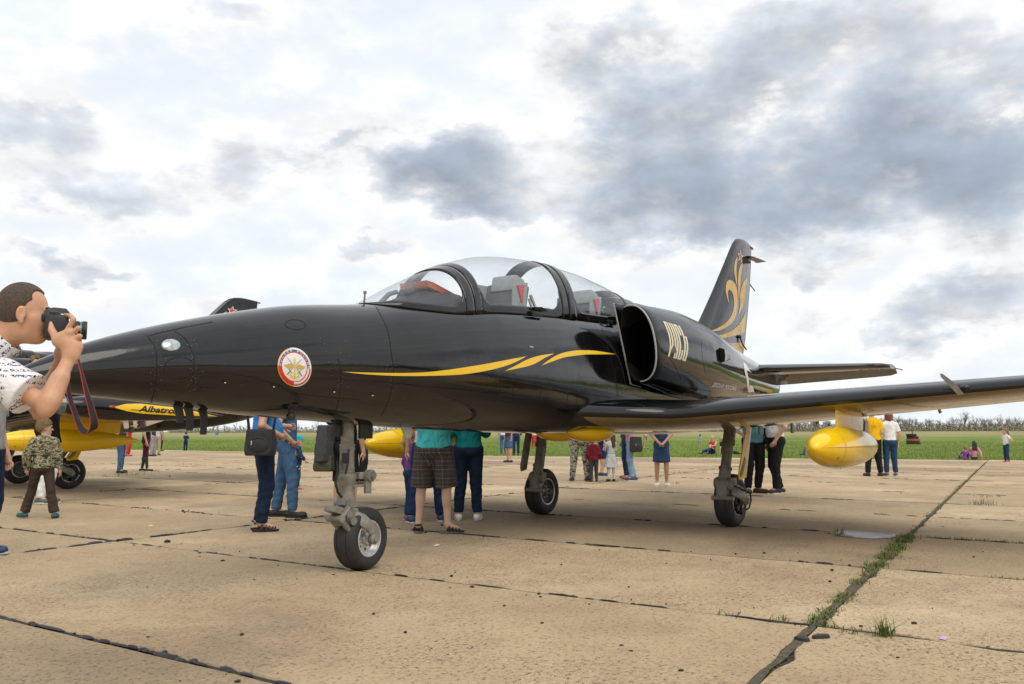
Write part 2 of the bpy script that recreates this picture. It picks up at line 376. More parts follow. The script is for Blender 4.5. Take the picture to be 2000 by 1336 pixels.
# ---- field to the horizon
m_field, t, b = material('field_grass'); P = t.geo('Position')
d = t.vmath('LENGTH', P)
g = t.ramp(t.noise(P, .08, 6, .6), [(0.3, (.14, .19, .042)), (.5, (.205, .27, .065)), (.75, (.28, .33, .095))])
g = t.mix(t.mapr(t.noise(P, 1.3, 6, .7), .4, .75, 0, .5), g, (.09, .13, .02))
dry = t.mapr(t.math('ADD', d, t.math('MULTIPLY', t.noise(P, .02, 4), 60)), 150, 245, 0, .85)
g = t.mix(dry, g, t.ramp(t.noise(P, .06, 5), [(0.3, (.30, .25, .12)), (.7, (.42, .36, .20))]))
t.put(b.inputs['Base Color'], g); b.inputs['Roughness'].default_value = 1.0; b.inputs['Specular IOR Level'].default_value = .1
t.put(b.inputs['Normal'], t.bump(t.noise(P, 3.0, 8, .75), .9, .25))
def rise(x, y):
    r_ = math.hypot(x-CAM.x, y-CAM.y); a = math.atan2(y-CAM.y, x-CAM.x)-YAW
    s = min(max((r_-70)/280, 0), 1); s = s*s*(3-2*s)
    return -.05 + (1.15+.9*math.sin(-a))*s + max(0, r_-400)*.0008
V = []; F = []; NA = 96; rad = [0, 12, 24, 34, 45, 60, 80, 110, 150, 200, 260, 330, 420, 560, 800, 1300, 2400, 4500]
for r_ in rad:
    for k in range(NA):
        a = 2*math.pi*k/NA; x, y = CAM.x+r_*math.cos(a), CAM.y+r_*math.sin(a)
        V.append((x, y, rise(x, y) - (.02 if r_ < 34 else 0)))
for i in range(len(rad)-1):
    for k in range(NA): F.append((i*NA+k, i*NA+(k+1) % NA, (i+1)*NA+(k+1) % NA, (i+1)*NA+k)[::-1] if False else (i*NA+k, (i+1)*NA+k, (i+1)*NA+(k+1) % NA, i*NA+(k+1) % NA))
field = mobj('grass_field', V, F, m_field, smooth=True, sharp=180); tag(field, kind='structure')

# ---- blades
m_blade, t, b = material('grass_blades'); P = t.geo('Position')
g = t.ramp(t.noise(P, .5, 5, .65), [(0.3, (.12, .175, .032)), (.5, (.21, .28, .058)), (.7, (.29, .34, .095))])
g = t.mix(t.mapr(t.noise(P, 9., 2), .55, .8, 0, .45), g, (.34, .34, .12))
t.put(b.inputs['Base Color'], g); b.inputs['Roughness'].default_value = .75; b.inputs['Specular IOR Level'].default_value = .2
def blades(pts, hs, wd, lean=.5):
    """one bent blade (2 quads+tip) per point, numpy arrays"""
    n = len(pts); a = RNG.uniform(0, 2*np.pi, n); l = RNG.uniform(.1, lean, n)*hs
    s = np.stack([np.cos(a), np.sin(a), 0*a], 1)*wd[:, None]; f = np.stack([-np.sin(a), np.cos(a), 0*a], 1)*l[:, None]; z = np.stack([0*a, 0*a, hs], 1)
    V = np.stack([pts-s, pts+s, pts+s*.7+f*.3+z*.55, pts-s*.7+f*.3+z*.55, pts+f+z], 1).reshape(-1, 3)
    k = np.arange(n)[:, None]*5
    return V, [tuple(q) for q in (k+[0, 1, 2, 3]).tolist()] + [tuple(q) for q in (k+[3, 2, 4]).tolist()]
NB = 70000
px = RNG.uniform(-40, 2040, NB); tt = RNG.uniform(0, 1, NB)**1.6
pts = []
for x, q in zip(px, tt):
    dr = pix_ray(x, 845); dr = Vector((dr.x, dr.y, 0)).normalized()
    lo, hi = 10, 120
    for _ in range(14):                      # distance to the concrete edge along this bearing
        md = (lo+hi)/2; p = CAM+dr*md
        if p.x < edge_x(p.y): lo = md
        else: hi = md
    ds = lo - .25 + random.gauss(0, .12) + q*70
    p = CAM+dr*ds; pts.append((p.x, p.y, rise(p.x, p.y)-.01))
pts = np.array(pts); dist = np.hypot(pts[:, 0]-CAM.x, pts[:, 1]-CAM.y)
hs = RNG.uniform(.05, .12, NB)*(1+RNG.uniform(0, 1, NB)**8*.9); wd = .007+dist*.00022
V, F = blades(pts, hs, wd)
g_o = mobj('field_grass_blades', V, F, m_blade, smooth=False); tag(g_o, 'bright green spring grass along the far edge of the concrete', 'grass', kind='stuff')

# weeds in the joints
wp = []; wh = []; ww_ = []
def weeds(a, c, n, spread, h0, h1, patch=None):
    for _ in range(n):
        q = random.random()
        if patch and not any(p0 < q < p1 for p0, p1 in patch): continue
        p = a.lerp(c, q); wp.append((p.x+random.gauss(0, spread), p.y+random.gauss(0, spread), -.015)); wh.append(random.uniform(h0, h1)); ww_.append(random.uniform(.0022, .0045))
weeds(slab_pt(0, 0), slab_pt(1.0, 0), 2400, .032, .008, .045, [(.0, .22), (.30, .46), (.62, .72), (.80, .98)])
weeds(slab_pt(1, 0), slab_pt(2.1, 0), 4200, .042, .010, .055, [(.0, .10), (.20, .34), (.40, .60), (.68, .92)])
weeds(slab_pt(2.1, 0), slab_pt(10, 0), 900, .03, .01, .05)
weeds(slab_pt(0, 0), slab_pt(-1, 0), 700, .03, .006, .02)
weeds(slab_pt(0, 0), slab_pt(0, -.6), 1100, .03, .008, .03, [(.28, .62)])
weeds(slab_pt(1, 0), slab_pt(1, -.6), 900, .03, .01, .04, [(.2, .5), (.7, .9)])
weeds(slab_pt(2, 0), slab_pt(2, -.6), 900, .03, .02, .05, [(.05, .4)])
weeds(slab_pt(5, 3.4), slab_pt(5, 4.6), 500, .05, .03, .12, [(.1, .35), (.55, .8)])
def tuft(px_, py_, n, r_, h0, h1):
    p = ground(px_, py_)
    for _ in range(n): wp.append((p.x+random.gauss(0, r_), p.y+random.gauss(0, r_), -.01)); wh.append(random.uniform(h0, h1)); ww_.append(random.uniform(.002, .004))
tuft(1725, 1243, 70, .022, .05, .13); tuft(1665, 1236, 26, .03, .02, .06); tuft(1635, 1228, 14, .02, .02, .06); tuft(1525, 1210, 16, .03, .02, .05)
tuft(1640, 1046, 30, .03, .03, .12); tuft(255, 928, 90, .25, .03, .14); tuft(200, 930, 60, .4, .02, .08); tuft(360, 909, 40, .15, .03, .10); tuft(390, 909, 30, .12, .03, .1)
tuft(1920, 985, 60, .1, .04, .12); tuft(1925, 970, 30, .1, .03, .08); tuft(1375, 923, 14, .05, .03, .08); tuft(1320, 945, 14, .04, .03, .08); tuft(1420, 1200, 22, .05, .01, .04)
for _ in range(60):
    u = random.uniform(3, 11); v = random.choice([random.uniform(-1, 5), 1, 2, 3]); p = slab_pt(round(u) if random.random() < .7 else u, v)
    for _ in range(random.randint(5, 25)): wp.append((p.x+random.gauss(0, .05), p.y+random.gauss(0, .12), -.01)); wh.append(random.uniform(.01, .06)); ww_.append(random.uniform(.003, .007))
wp = np.array(wp)
V, F = blades(wp, np.array(wh), np.array(ww_)*1.3, 1.6)
m_weed, t, b = material('weeds'); P = t.geo('Position')
g = t.ramp(t.noise(P, 7, 5, .7), [(0.3, (.07, .10, .018)), (.46, (.11, .17, .03)), (.56, (.16, .15, .05)), (.7, (.24, .18, .085))])
t.put(b.inputs['Base Color'], g); b.inputs['Roughness'].default_value = .8
w_o = mobj('joint_weeds', V, F, m_weed, smooth=False); tag(w_o, 'small green weeds growing in the joints between concrete slabs', 'weeds', kind='stuff')

m_moss = simple('mossy_soil', (.085, .066, .040), .95, var=.5, scale=22, bump=.7, bscale=90)
def soil_band(a, c, w0, w1, name='soil_in_joint'):
    n = int((c-a).length/.05); d = (c-a).normalized(); s_ = Vector((-d.y, d.x, 0)); ring = []
    for i in range(n+1):
        q = a.lerp(c, i/n); wl = w0+(w1-w0)*(.5+.3*math.sin(i*.31)+.2*math.sin(i*.83+2))+random.uniform(0, .006); wr = w0+(w1-w0)*(.5+.3*math.sin(i*.27+1)+.2*math.sin(i*.71))+random.uniform(0, .006); ring.append([q-s_*wl+Vector((0, 0, .002)), q-s_*wl*.4+Vector((0, 0, .0032)), q+s_*wr*.4+Vector((0, 0, .0032)), q+s_*wr+Vector((0, 0, .002))])
    mb_ = MB(); mb_.loft(ring, (False, False), closed=False); mb_.build(name, m_moss, apron)
soil_band(slab_pt(-1.6, 0), slab_pt(0, 0), .008, .032); soil_band(slab_pt(0, 0), slab_pt(2.2, 0), .012, .045); soil_band(slab_pt(2.2, 0), slab_pt(6, 0), .006, .02)
# grit: crumbs of tar and stone
gr = MB(); 
for i in range(240):
    if i < 80: p = ground(random.uniform(-20, 2020), 905+430*random.random()**1.3)
    else: p = slab_pt(random.choice([-1.0, 0, 0, 1, 2]), random.uniform(-.6, 1.5)) + Vector((random.gauss(0, .12), 0, 0))
    r_ = abs(random.gauss(0, .0045))+.0025; r_ *= 1+.06*(p-CAM).length
    gr.ball((p.x, p.y, r_*.3), (r_*random.uniform(.8, 1.5), r_*random.uniform(.7, 1.2), r_*.6), 5, 3, Matrix.Rotation(random.uniform(0, 6), 3, 'Z'))
gr_o = gr.build('grit', m_tar, None, smooth=False); tag(gr_o, 'loose dark crumbs of tar and grit on the concrete', 'grit', kind='stuff')
def tar_chunk(px_, py_, l, wd_, rz, label):
    p = ground(px_, py_); mb = MB(); n = 9; o_ = []
    for k in range(n):
        a = 2*math.pi*k/n; q = random.uniform(.7, 1.15); o_.append(Vector((math.cos(a)*l*q, math.sin(a)*wd_*q, .0)))
    mb.loft([[v for v in o_], [v*.9+Vector((0, 0, .016)) for v in o_], [v*.5+Vector((0, 0, .022)) for v in o_]], caps=(True, True))
    o = mb.build('tar_chunk', m_tar, None, sharp=30); o.location = p+Vector((0, 0, .001)); o.rotation_euler.z = rz
    tag(o, label, 'tar chunk', 'loose tar chunks')
tar_chunk(1568, 1251, .05, .04, .4, 'thick dark tar chunk lying in the joint crossing')
tar_chunk(1602, 1247, .06, .025, 2.4, 'flat pointed dark tar chunk just right of the joint crossing')
m_litter = simple('litter_white', (.75, .75, .72), .7); m_litter2 = simple('litter_violet', (.55, .38, .6), .6); m_litter3 = simple('litter_yellow', (.8, .65, .05), .6)
for px_, py_, mm, lab, l in ((853, 1066, m_litter, 'small white scrap of paper on the concrete right of the nose wheel', .035), (1843, 1248, m_litter2, 'crumpled violet sweet wrapper in the weedy joint', .03), (295, 1028, m_litter3, 'tiny yellow wrapper on the concrete behind the boy', .03)):
    p = ground(px_, py_); mb = MB(); mb.add([Vector((-l, -l*.5, 0)), Vector((l, -l*.4, .004)), Vector((l*.9, l*.5, .010)), Vector((-l*.8, l*.6, .003)), Vector((0, 0, .014))], [(0, 1, 4), (1, 2, 4), (2, 3, 4), (3, 0, 4), (3, 2, 1, 0)])
    o = mb.build('litter_scrap', mm, None, smooth=False); o.location = p+Vector((0, 0, .002)); tag(o, lab, 'litter')
# cover plate in the concrete
p = ground(1690, 1045); mb = MB(); mb.lathe((0, 0, .001), (0, 0, 1), [(0, .30), (.012, .295), (.014, .27), (.010, .265), (.010, .02)], 40)
m_plate = simple('cover_plate_metal', (.33, .33, .34), .45, .3, var=.3, scale=9, bump=.2)
o = mb.build('cover_plate', m_plate); o.location = p; tag(o, 'round grey metal cover plate set in the concrete under the wing', 'manhole cover')

# ---- far tree line
m_bark = simple('bark', (.16, .13, .105), .9, var=.3); m_twig = simple('twigs', (.25, .225, .185), .95, var=.35, scale=1.5, spec=.05)  # twig colour lightened to stand in for distance haze
m_bud = simple('spring_leaves', (.24, .28, .11), .8, var=.35, scale=1.2); m_bush = simple('scrub_leaves', (.22, .215, .14), .95, var=.45, scale=.5, spec=.05)  # scrub colour also lightened, haze put into the colour
def tree_mesh(seed, leafy):
    r = random.Random(seed); tr = MB(); cr = MB(); H = 7.2
    def limb(p, d, L, rd, lv):
        q = p + d*L; mid = p.lerp(q, .5)+Vector((r.uniform(-1, 1), r.uniform(-1, 1), 0))*L*.07
        if lv < 2: tr.tube([p, mid, q], [rd, rd*.8, rd*.55], 5, (False, False))
        else:
            u, v_ = frame_of(d); s = u*rd
            cr.cur = 0; cr.add([p-s, p+s, q+s*.25, q-s*.25], [(0, 1, 2, 3)]); s = v_*rd; cr.add([p-s, p+s, q+s*.25, q-s*.25], [(0, 1, 2, 3)])
        if lv >= 4:
            return
        for k in range(r.choice([3, 4]) if lv else 6):
            f = r.uniform(.35, 1.0); a = r.uniform(0, 2*math.pi); el_ = r.uniform(.25, .80)
            u, v_ = frame_of(d); nd = (d*math.cos(el_)+(u*math.cos(a)+v_*math.sin(a))*math.sin(el_)+Vector((0, 0, .24))).normalized()
            limb(p.lerp(q, f), nd, L*r.uniform(.50, .78), rd*.55, lv+1)
        if lv >= 2 and leafy > 0:
            for k in range(leafy):
                c = p.lerp(q, r.uniform(.2, 1.1))+Vector((r.gauss(0, .2), r.gauss(0, .2), r.gauss(0, .2))); s = r.uniform(.07, .15)
                a = Vector((r.uniform(-1, 1), r.uniform(-1, 1), r.uniform(-1, 1))).normalized()*s; e = frame_of(a)[0]*s
                cr.cur = 1; cr.add([c-a, c+e, c+a, c-e], [(0, 1, 2, 3)])
    limb(Vector((0, 0, -.2)), Vector((r.uniform(-.06, .06), r.uniform(-.06, .06), 1)).normalized(), H*r.uniform(.42, .55), .14, 0)
    return tr, cr
protos = []
for i in range(6):
    tr, cr = tree_mesh(40+i, (0, 1, 1, 0, 2, 1)[i]); root = empty('bare_tree'); tr.build('trunk', m_bark, root, smooth=False); cr.build('crown', [m_twig, m_bud], root, smooth=False); protos.append(root)
used = set()
def place_tree(px_, dist_, sc_, k, label, group):
    d = pix_ray(px_, 845); d = Vector((d.x, d.y, 0)).normalized(); p = CAM+d*dist_
    o = protos[k] if k not in used else copy_tree(protos[k]); used.add(k)
    o.location = (p.x, p.y, rise(p.x, p.y)); o.rotation_euler.z = random.uniform(0, 6.28); o.scale = (sc_*random.uniform(.9, 1.15),)*2+(sc_,)
    tag(o, label, 'tree', group)
lab_r = 'bare spring tree in the dense tree line beyond the field on the right'; lab_l = 'small budding tree in the low tree line beyond the field on the left'
for i in range(130): place_tree(1500+560*(i+random.random())/130, random.uniform(325, 385), random.uniform(.48, .86)*(1.15 if random.random() < .15 else 1), random.choice([0, 1, 2, 3, 5, 0]), lab_r, 'trees of the right-hand tree line')
place_tree(1884, 322, 1.06, 3, 'tallest bare tree rising above the right-hand tree line', 'tall tree'); 
for i in range(70): place_tree(340+660*(i+random.random())/70, random.uniform(440, 520), random.uniform(.45, .72), random.choice([1, 2, 4, 4, 5]), lab_l, 'trees of the left-hand tree line')
# undergrowth and the wood behind, one mass
mb = MB()
def scrub(px_, dist_, h):
    d = pix_ray(px_, 845); d = Vector((d.x, d.y, 0)).normalized(); p = CAM+d*dist_; z = rise(p.x, p.y)
    for k in range(9):
        c = Vector((p.x, p.y, z)) + Vector((random.gauss(0, 1.0), random.gauss(0, 1.0), h*random.random()**1.3)); s = random.uniform(.15, .42)
        a = Vector((random.uniform(-1, 1), random.uniform(-1, 1), random.uniform(-1, 1))).normalized()*s; e = frame_of(a)[0]*s
        mb.add([c-a, c+e*.6, c+a, c-e*.6], [(0, 1, 2, 3)])
for i in range(3000): scrub(random.uniform(1480, 2060), random.uniform(322, 395), random.choice([1.2, 1.8, 2.6]))
for i in range(3000): scrub(random.uniform(330, 1010), random.uniform(430, 530), random.choice([1.2, 2.0, 2.8]))
for i in range(1800): scrub(random.uniform(1000, 1500), random.uniform(350, 420), random.choice([1.5, 3.0]))
s_o = mb.build('far_scrub', m_bush, smooth=False); tag(s_o, 'mass of undergrowth and saplings under the far trees', 'scrub', kind='stuff')
# tree belts all round the airfield, seen only as reflections in the paint
mb = MB()
for i in range(2600):
    a = random.uniform(YAW+.75, YAW+2*math.pi-.75); r_ = random.uniform(300, 380); p = Vector((CAM.x+r_*math.cos(a), CAM.y+r_*math.sin(a), rise(CAM.x+r_*math.cos(a), CAM.y+r_*math.sin(a))))
    for k in range(3):
        c = p + Vector((random.gauss(0, 2), random.gauss(0, 2), 6.5*random.random())); s = random.uniform(.8, 1.6)
        v1 = Vector((random.uniform(-1, 1), random.uniform(-1, 1), random.uniform(-1, 1))).normalized()*s; e = frame_of(v1)[0]*s; mb.add([c-v1, c+e*.7, c+v1, c-e*.7], [(0, 1, 2, 3)])
s_o = mb.build('unseen_tree_belt', m_bush, smooth=False); tag(s_o, 'unseen belt of trees round the rest of the airfield, only for reflections', 'tree belt', kind='stuff')
# ================================================================== AIRCRAFT
m_black, t, b = material('black_gloss_paint'); P = t.coords()
dust = t.noise(P, 2.2, 6, .65); streak = t.noise(t.vmath('MULTIPLY', P, (1.0, 1.0, 6.0)), 3.0, 5, .6)
t.put(b.inputs['Base Color'], t.ramp(dust, [(0.35, (.0045, .0045, .0055)), (.7, (.011, .0105, .011))]))
t.put(b.inputs['Roughness'], t.mapr(t.math('ADD', t.math('MULTIPLY', dust, .6), t.math('MULTIPLY', streak, .4)), .38, .68, .045, .15))
b.inputs['Specular IOR Level'].default_value = .50; b.inputs['Coat Weight'].default_value = .15; b.inputs['Coat Roughness'].default_value = .05
t.put(b.inputs['Normal'], t.bump(t.math('ADD', t.noise(P, 2.4, 3, .45), t.math('MULTIPLY', t.noise(P, 9, 2, .5), .12)), .22, .028))
def gloss(name, col, rough=.14, coat=.3, dirt=.25, wav=.12):
    m, t, b = material(name); P = t.coords(); d = t.noise(P, 3.5, 7, .68)
    t.put(b.inputs['Base Color'], t.mix(t.mapr(d, .48, .78, 0, dirt), col, tuple(c*.35+.02 for c in col)))
    t.put(b.inputs['Roughness'], t.mapr(t.noise(P, 5, 5, .6), .35, .7, rough*.6, rough*1.8)); b.inputs['Coat Weight'].default_value = coat; b.inputs['Coat Roughness'].default_value = .06
    t.put(b.inputs['Normal'], t.bump(t.noise(P, 3, 3, .5), wav, .02)); return m
m_under = gloss('yellow_underside_shaded', (.22, .16, .075), .12, .5, .5)  # browner copy of the yellow: shade and concrete reflection put into its colour
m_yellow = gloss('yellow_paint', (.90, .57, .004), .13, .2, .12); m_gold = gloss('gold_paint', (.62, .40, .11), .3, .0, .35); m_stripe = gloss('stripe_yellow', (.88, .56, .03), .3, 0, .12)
m_white = gloss('white_paint', (.80, .80, .78), .3, 0, .15); m_cream = gloss('cream_paint', (.80, .72, .50), .3, 0, .15); m_red = gloss('red_paint', (.62, .035, .025), .3, 0, .1)
m_blue = gloss('blue_paint', (.02, .12, .35), .3, 0, .1); m_orange = gloss('orange_paint', (.80, .28, .03), .3, 0, .1); m_sgrey = gloss('silver_grey_paint', (.45, .46, .47), .35, 0, .2)
m_worn = simple('flaking_primer', (.55, .52, .46), .5, .2, var=.45, scale=26, bump=.4); m_gap = simple('panel_gap', (.006, .006, .006), .75, var=.3); m_scuff = simple('chipped_edge', (.20, .19, .18), .6, var=.5, scale=40)
m_dark = simple('dark_duct', (.004, .004, .004), .9); m_gear = simple('gear_grey', (.215, .205, .17), .42, .15, var=.38, scale=14, bump=.25, coat=.1)
m_gear_d = simple('gear_grey_shaded', (.20, .19, .16), .5, .1, var=.35, scale=12, bump=.3) ; m_steel = simple('bare_steel', (.62, .62, .62), .22, .95, var=.1)  # first one: darker copy of gear_grey with shade put into its colour
m_alu = simple('rim_silver', (.58, .57, .55), .35, .55, var=.15, scale=10); m_rim_d = simple('rim_dark', (.10, .10, .10), .5, .4, var=.3)
m_rub, t, b = material('tyre_rubber'); P = t.coords(); d = t.noise(P, 9, 6, .7)
t.put(b.inputs['Base Color'], t.ramp(d, [(.3, (.013, .013, .014)), (.62, (.028, .027, .027)), (.8, (.06, .055, .05))])); b.inputs['Roughness'].default_value = .68; t.put(b.inputs['Normal'], t.bump(t.noise(P, 60, 4), .25, .004))
m_hose = simple('black_hose', (.012, .012, .013), .5); m_seat = simple('seat_grey', (.09, .093, .10), .6, var=.15); m_seat_l = simple('seat_light_grey', (.30, .32, .32), .55)
m_cock = simple('cockpit_green_grey', (.40, .45, .40), .6, var=.12); m_cock_d = simple('cockpit_dark', (.035, .037, .04), .6); m_cover = simple('orange_red_cover', (.55, .11, .05), .8, var=.2, bump=.4)
def glass_mat(name, tint=(.96, .98, .98), refl=1.0):
    m = bpy.data.materials.new(name); m.use_nodes = True; t = NT(m.node_tree); t.n.remove(t.n['Principled BSDF']); out = t.n['Material Output']
    tr = t.node('ShaderNodeBsdfTransparent'); t.put(tr.inputs[0], tint); gl = t.node('ShaderNodeBsdfGlossy'); gl.inputs['Roughness'].default_value = .03
    lw = t.node('ShaderNodeLayerWeight'); lw.inputs[0].default_value = .5
    f = t.math('ADD', t.math('MULTIPLY_ADD', t.math('POWER', lw.outputs['Facing'], 4.0), .75*refl, .055), t.mapr(t.noise(t.coords(), 5, 5), .4, .8, .0, .05))
    mx = t.node('ShaderNodeMixShader'); t.put(mx.inputs[0], f); t.put(mx.inputs[1], tr.outputs[0]); t.put(mx.inputs[2], gl.outputs[0]); t.put(out.inputs[0], mx.outputs[0]); return m
m_glass = glass_mat('canopy_glass'); 
m_lens = simple('lamp_lens', (.42, .46, .48), .10, .3, var=.4, scale=60, coat=.8); m_lampglass = simple('landing_lamp_glass', (.10, .11, .12), .06, 0, var=.3, coat=.8); m_redlens = simple('red_lens', (.5, .02, .02), .15, coat=.5)

JET = empty('jet_aircraft', (0, 0, 0), 0, 'black jet trainer with yellow stripe and round emblem on its nose, filling the picture', 'aircraft', 'black jet trainers with gold tail ornament')

# ---------------- fuselage
FX   = [-2.72, -2.69, -2.58, -2.40, -2.10, -1.70, -1.30, -0.80, -0.20, 0.50, 1.30, 2.40, 3.40, 4.20, 5.00, 6.00, 7.00, 8.00, 9.00, 9.70, 10.0]
FTOP = [1.395, 1.430, 1.495, 1.580, 1.690, 1.810, 1.912, 2.020, 2.100, 2.22, 2.32, 2.40, 2.48, 2.70, 2.74, 2.72, 2.62, 2.45, 2.31, 2.20, 2.15]
FBOT = [1.375, 1.350, 1.320, 1.302, 1.280, 1.248, 1.210, 1.180, 1.148, 1.115, 1.09, 1.07, 1.06, 1.05, 1.05, 1.06, 1.10, 1.17, 1.32, 1.52, 1.62]
FW_  = [.010, .040, .085, .138, .205, .282, .345, .410, .465, .530, .570, .585, .585, .570, .55, .50, .45, .40, .34, .28, .25]
FZC  = [1.385, 1.390, 1.402, 1.437, 1.475, 1.515, 1.540, 1.585, 1.630, 1.665, 1.69, 1.70, 1.70, 1.72, 1.78, 1.82, 1.85, 1.87, 1.88, 1.88, 1.88]
FNT  = [2, 2, 2, 2, 2, 2, 2.05, 2.1, 2.2, 2.4, 2.5, 2.5, 2.4, 2.1, 2, 2, 2, 2, 2, 2, 2]
FNB  = [2, 2, 2, 2, 2, 2.0, 2.05, 2.1, 2.2, 2.35, 2.5, 2.6, 2.6, 2.6, 2.5, 2.3, 2.1, 2, 2, 2, 2]
fT, fB, fWd, fC, fNT, fNB = [pchip(FX, q) for q in (FTOP, FBOT, FW_, FZC, FNT, FNB)]
def fus_pt(x, th):
    """th 0 = starboard side, pi/2 = top, pi = port side, 3pi/2 = belly"""
    c, s = math.cos(th), math.sin(th); n = fNT(x) if s >= 0 else fNB(x); w_, zc = fWd(x), fC(x)
    y = w_*math.copysign(abs(c)**(2/n), c); z = zc + ((fT(x)-zc) if s >= 0 else (zc-fB(x)))*math.copysign(abs(s)**(2/n), s)
    return Vector((x, y, z))
def fus_z(x, y):
    n = fNT(x); q = min(1, abs(y)/fWd(x)); return fC(x)+(fT(x)-fC(x))*(1-q**n)**(1/n)
CK0, CK1 = -0.12, 4.20
def ck_w(x):                               # half width of the cockpit opening
    q = (x-CK0)/1.15
    a = .435*math.sqrt(max(0, 1-(1-min(1, max(0, q)))**2.2))
    q2 = (CK1-x)/.5
    return a*(1 if q2 > 1 else (.72+.28*max(0, q2)))
xs = list(np.concatenate([np.array([-2.72, -2.715, -2.705, -2.685, -2.65, -2.60, -2.54]), np.linspace(-2.46, -.2, 30), np.linspace(-.15, 4.25, 111), np.linspace(4.35, 10.0, 40)])); N = 96
V = []; F = []
for x in xs:
    for k in range(N): V.append(fus_pt(x, 2*math.pi*k/N))
def hole(ctr): return CK0+.03 < ctr.x < CK1-.06 and ctr.z > fC(ctr.x) and abs(ctr.y) < ck_w(ctr.x)-.025
for i in range(len(xs)-1):
    for k in range(N):
        q = (i*N+k, i*N+(k+1) % N, (i+1)*N+(k+1) % N, (i+1)*N+k)[::-1]
        ctr = sum((V[j] for j in q), Vector())/4
        if not hole(ctr): F.append(q)
F.append(tuple((len(xs)-1)*N+k for k in range(N))[::-1])
fuselage = mobj('fuselage', V, F, m_black, JET, sharp=60)
# closed copy of the skin used to lay markings on
def bvh_of(objs):
    vs = []; fs = []
    for o in objs:
        k = len(vs); vs += [v.co.copy() for v in o.data.vertices]; fs += [tuple(i+k for i in p.vertices) for p in o.data.polygons]
    return BVHTree.FromPolygons(vs, fs)

# ---------------- engine nacelles with the air intakes
NX = [3.38, 3.60, 4.00, 4.60, 5.30, 6.20, 7.20, 8.20, 9.20, 10.0]
NY = [.760, .755, .735, .690, .62, .50, .36, .23, .11, .0]
NA_ = [.255, .275, .310, .360, .40, .42, .40, .36, .31, .26]
NZ = [2.045, 2.045, 2.04, 2.02, 1.98, 1.93, 1.90, 1.89, 1.88, 1.88]
NB_ = [.420, .435, .465, .50, .50, .46, .42, .38, .33, .28]
NE = [2.3, 2.3, 2.25, 2.2, 2.15, 2.1, 2, 2, 2, 2]
nY, nA, nZ, nB, nE = [pchip(NX, q) for q in (NY, NA_, NZ, NB_, NE)]
def nac_pt(x, th, side, inset=0.0):
    c, s = math.cos(th), math.sin(th); n = nE(x); a = nA(x)-inset; bb = nB(x)-inset
    y = nY(x) + a*math.copysign(abs(c)**(2/n), c)
    if c < 0: y = nY(x) + a*.62*math.copysign(abs(c)**(2/3.5), c)      # flat inner wall
    z = nZ(x) + bb*math.copysign(abs(s)**(2/n), s)
    return Vector((x - (z-nZ(x))*.30*max(0, 1-(x-3.38)/1.6), side*y, z))
nacelles = []
for side in (-1, 1):
    n = 64; xs_ = [3.38, 3.40, 3.45]+list(np.linspace(3.55, 10.0, 60))
    mb = MB(); rings = [[nac_pt(x, 2*math.pi*k/n, side, (.022 if i == 0 else .008 if i == 1 else 0)) for k in range(n)] for i, x in enumerate(xs_)]
    if side > 0: rings = [r_[::-1] for r_ in rings]
    mb.loft(rings, caps=(False, True)); nac = mb.build('engine_nacelle', m_black, JET, sharp=60); nacelles.append(nac)
    du = MB(); du.loft([[nac_pt(x, 2*math.pi*k/n, side, .022+q) for k in range(n)] for x, q in ((3.38, 0), (3.6, .02), (4.1, .05), (4.8, .10))], caps=(False, True))
    du.build('intake_duct', m_dark, nac)
    lp = MB(); path = [nac_pt(3.376, math.pi*(-.50+1.02*k/30), side, .012) for k in range(31)]; lp.tube(path, [.007+.004*math.sin(math.pi*k/30) for k in range(31)], 8); lp.build('intake_lip', m_sgrey, nac)
    spl = MB(); yi = side*.605
    spl.slab([(3.18, yi, 2.47), (3.56, yi, 1.62), (3.80, yi, 1.60), (3.80, yi, 2.50)], (0, side*.018, 0)); s_ = spl.build('splitter_plate', m_black, nac, sharp=30)
    e_ = MB(); e_.tube([(3.175, yi+side*.009, 2.475), (3.555, yi+side*.009, 1.615), (3.80, yi+side*.009, 1.597)], .010, 6); e_.build('splitter_edge', m_sgrey, nac)
    sc = MB(); c0 = nac_pt(5.25, math.pi*.03, side)        # small side scoop
    sc.loft([[c0+Vector((-.02, side*.055*q0, .10*q1)) for q0, q1 in ((-.2, -1), (1, -.75), (1.1, 0), (1, .75), (-.2, 1))], [c0+Vector((.30, side*.005, .03*q)) for q in (-1, -.5, 0, .5, 1)]], caps=(True, True)); sc.build('air_scoop', m_black, nac, sharp=30)
    sd_ = MB(); sd_.slab([c0+Vector((-.024, side*.05*q0, .085*q1)) for q0, q1 in ((-.1, -1), (1, -.75), (1.05, 0), (1, .75), (-.1, 1))], (-.003, 0, 0)); sd_.build('scoop_mouth', m_dark, nac, smooth=False)
# jet pipe
jp = MB(); jp.lathe((9.96, 0, 1.885), (1, 0, 0), [(0, .255), (.16, .235), (.17, .215), (.0, .20)], 32, (False, False)); jp.build('jet_pipe', m_gear_d, JET)

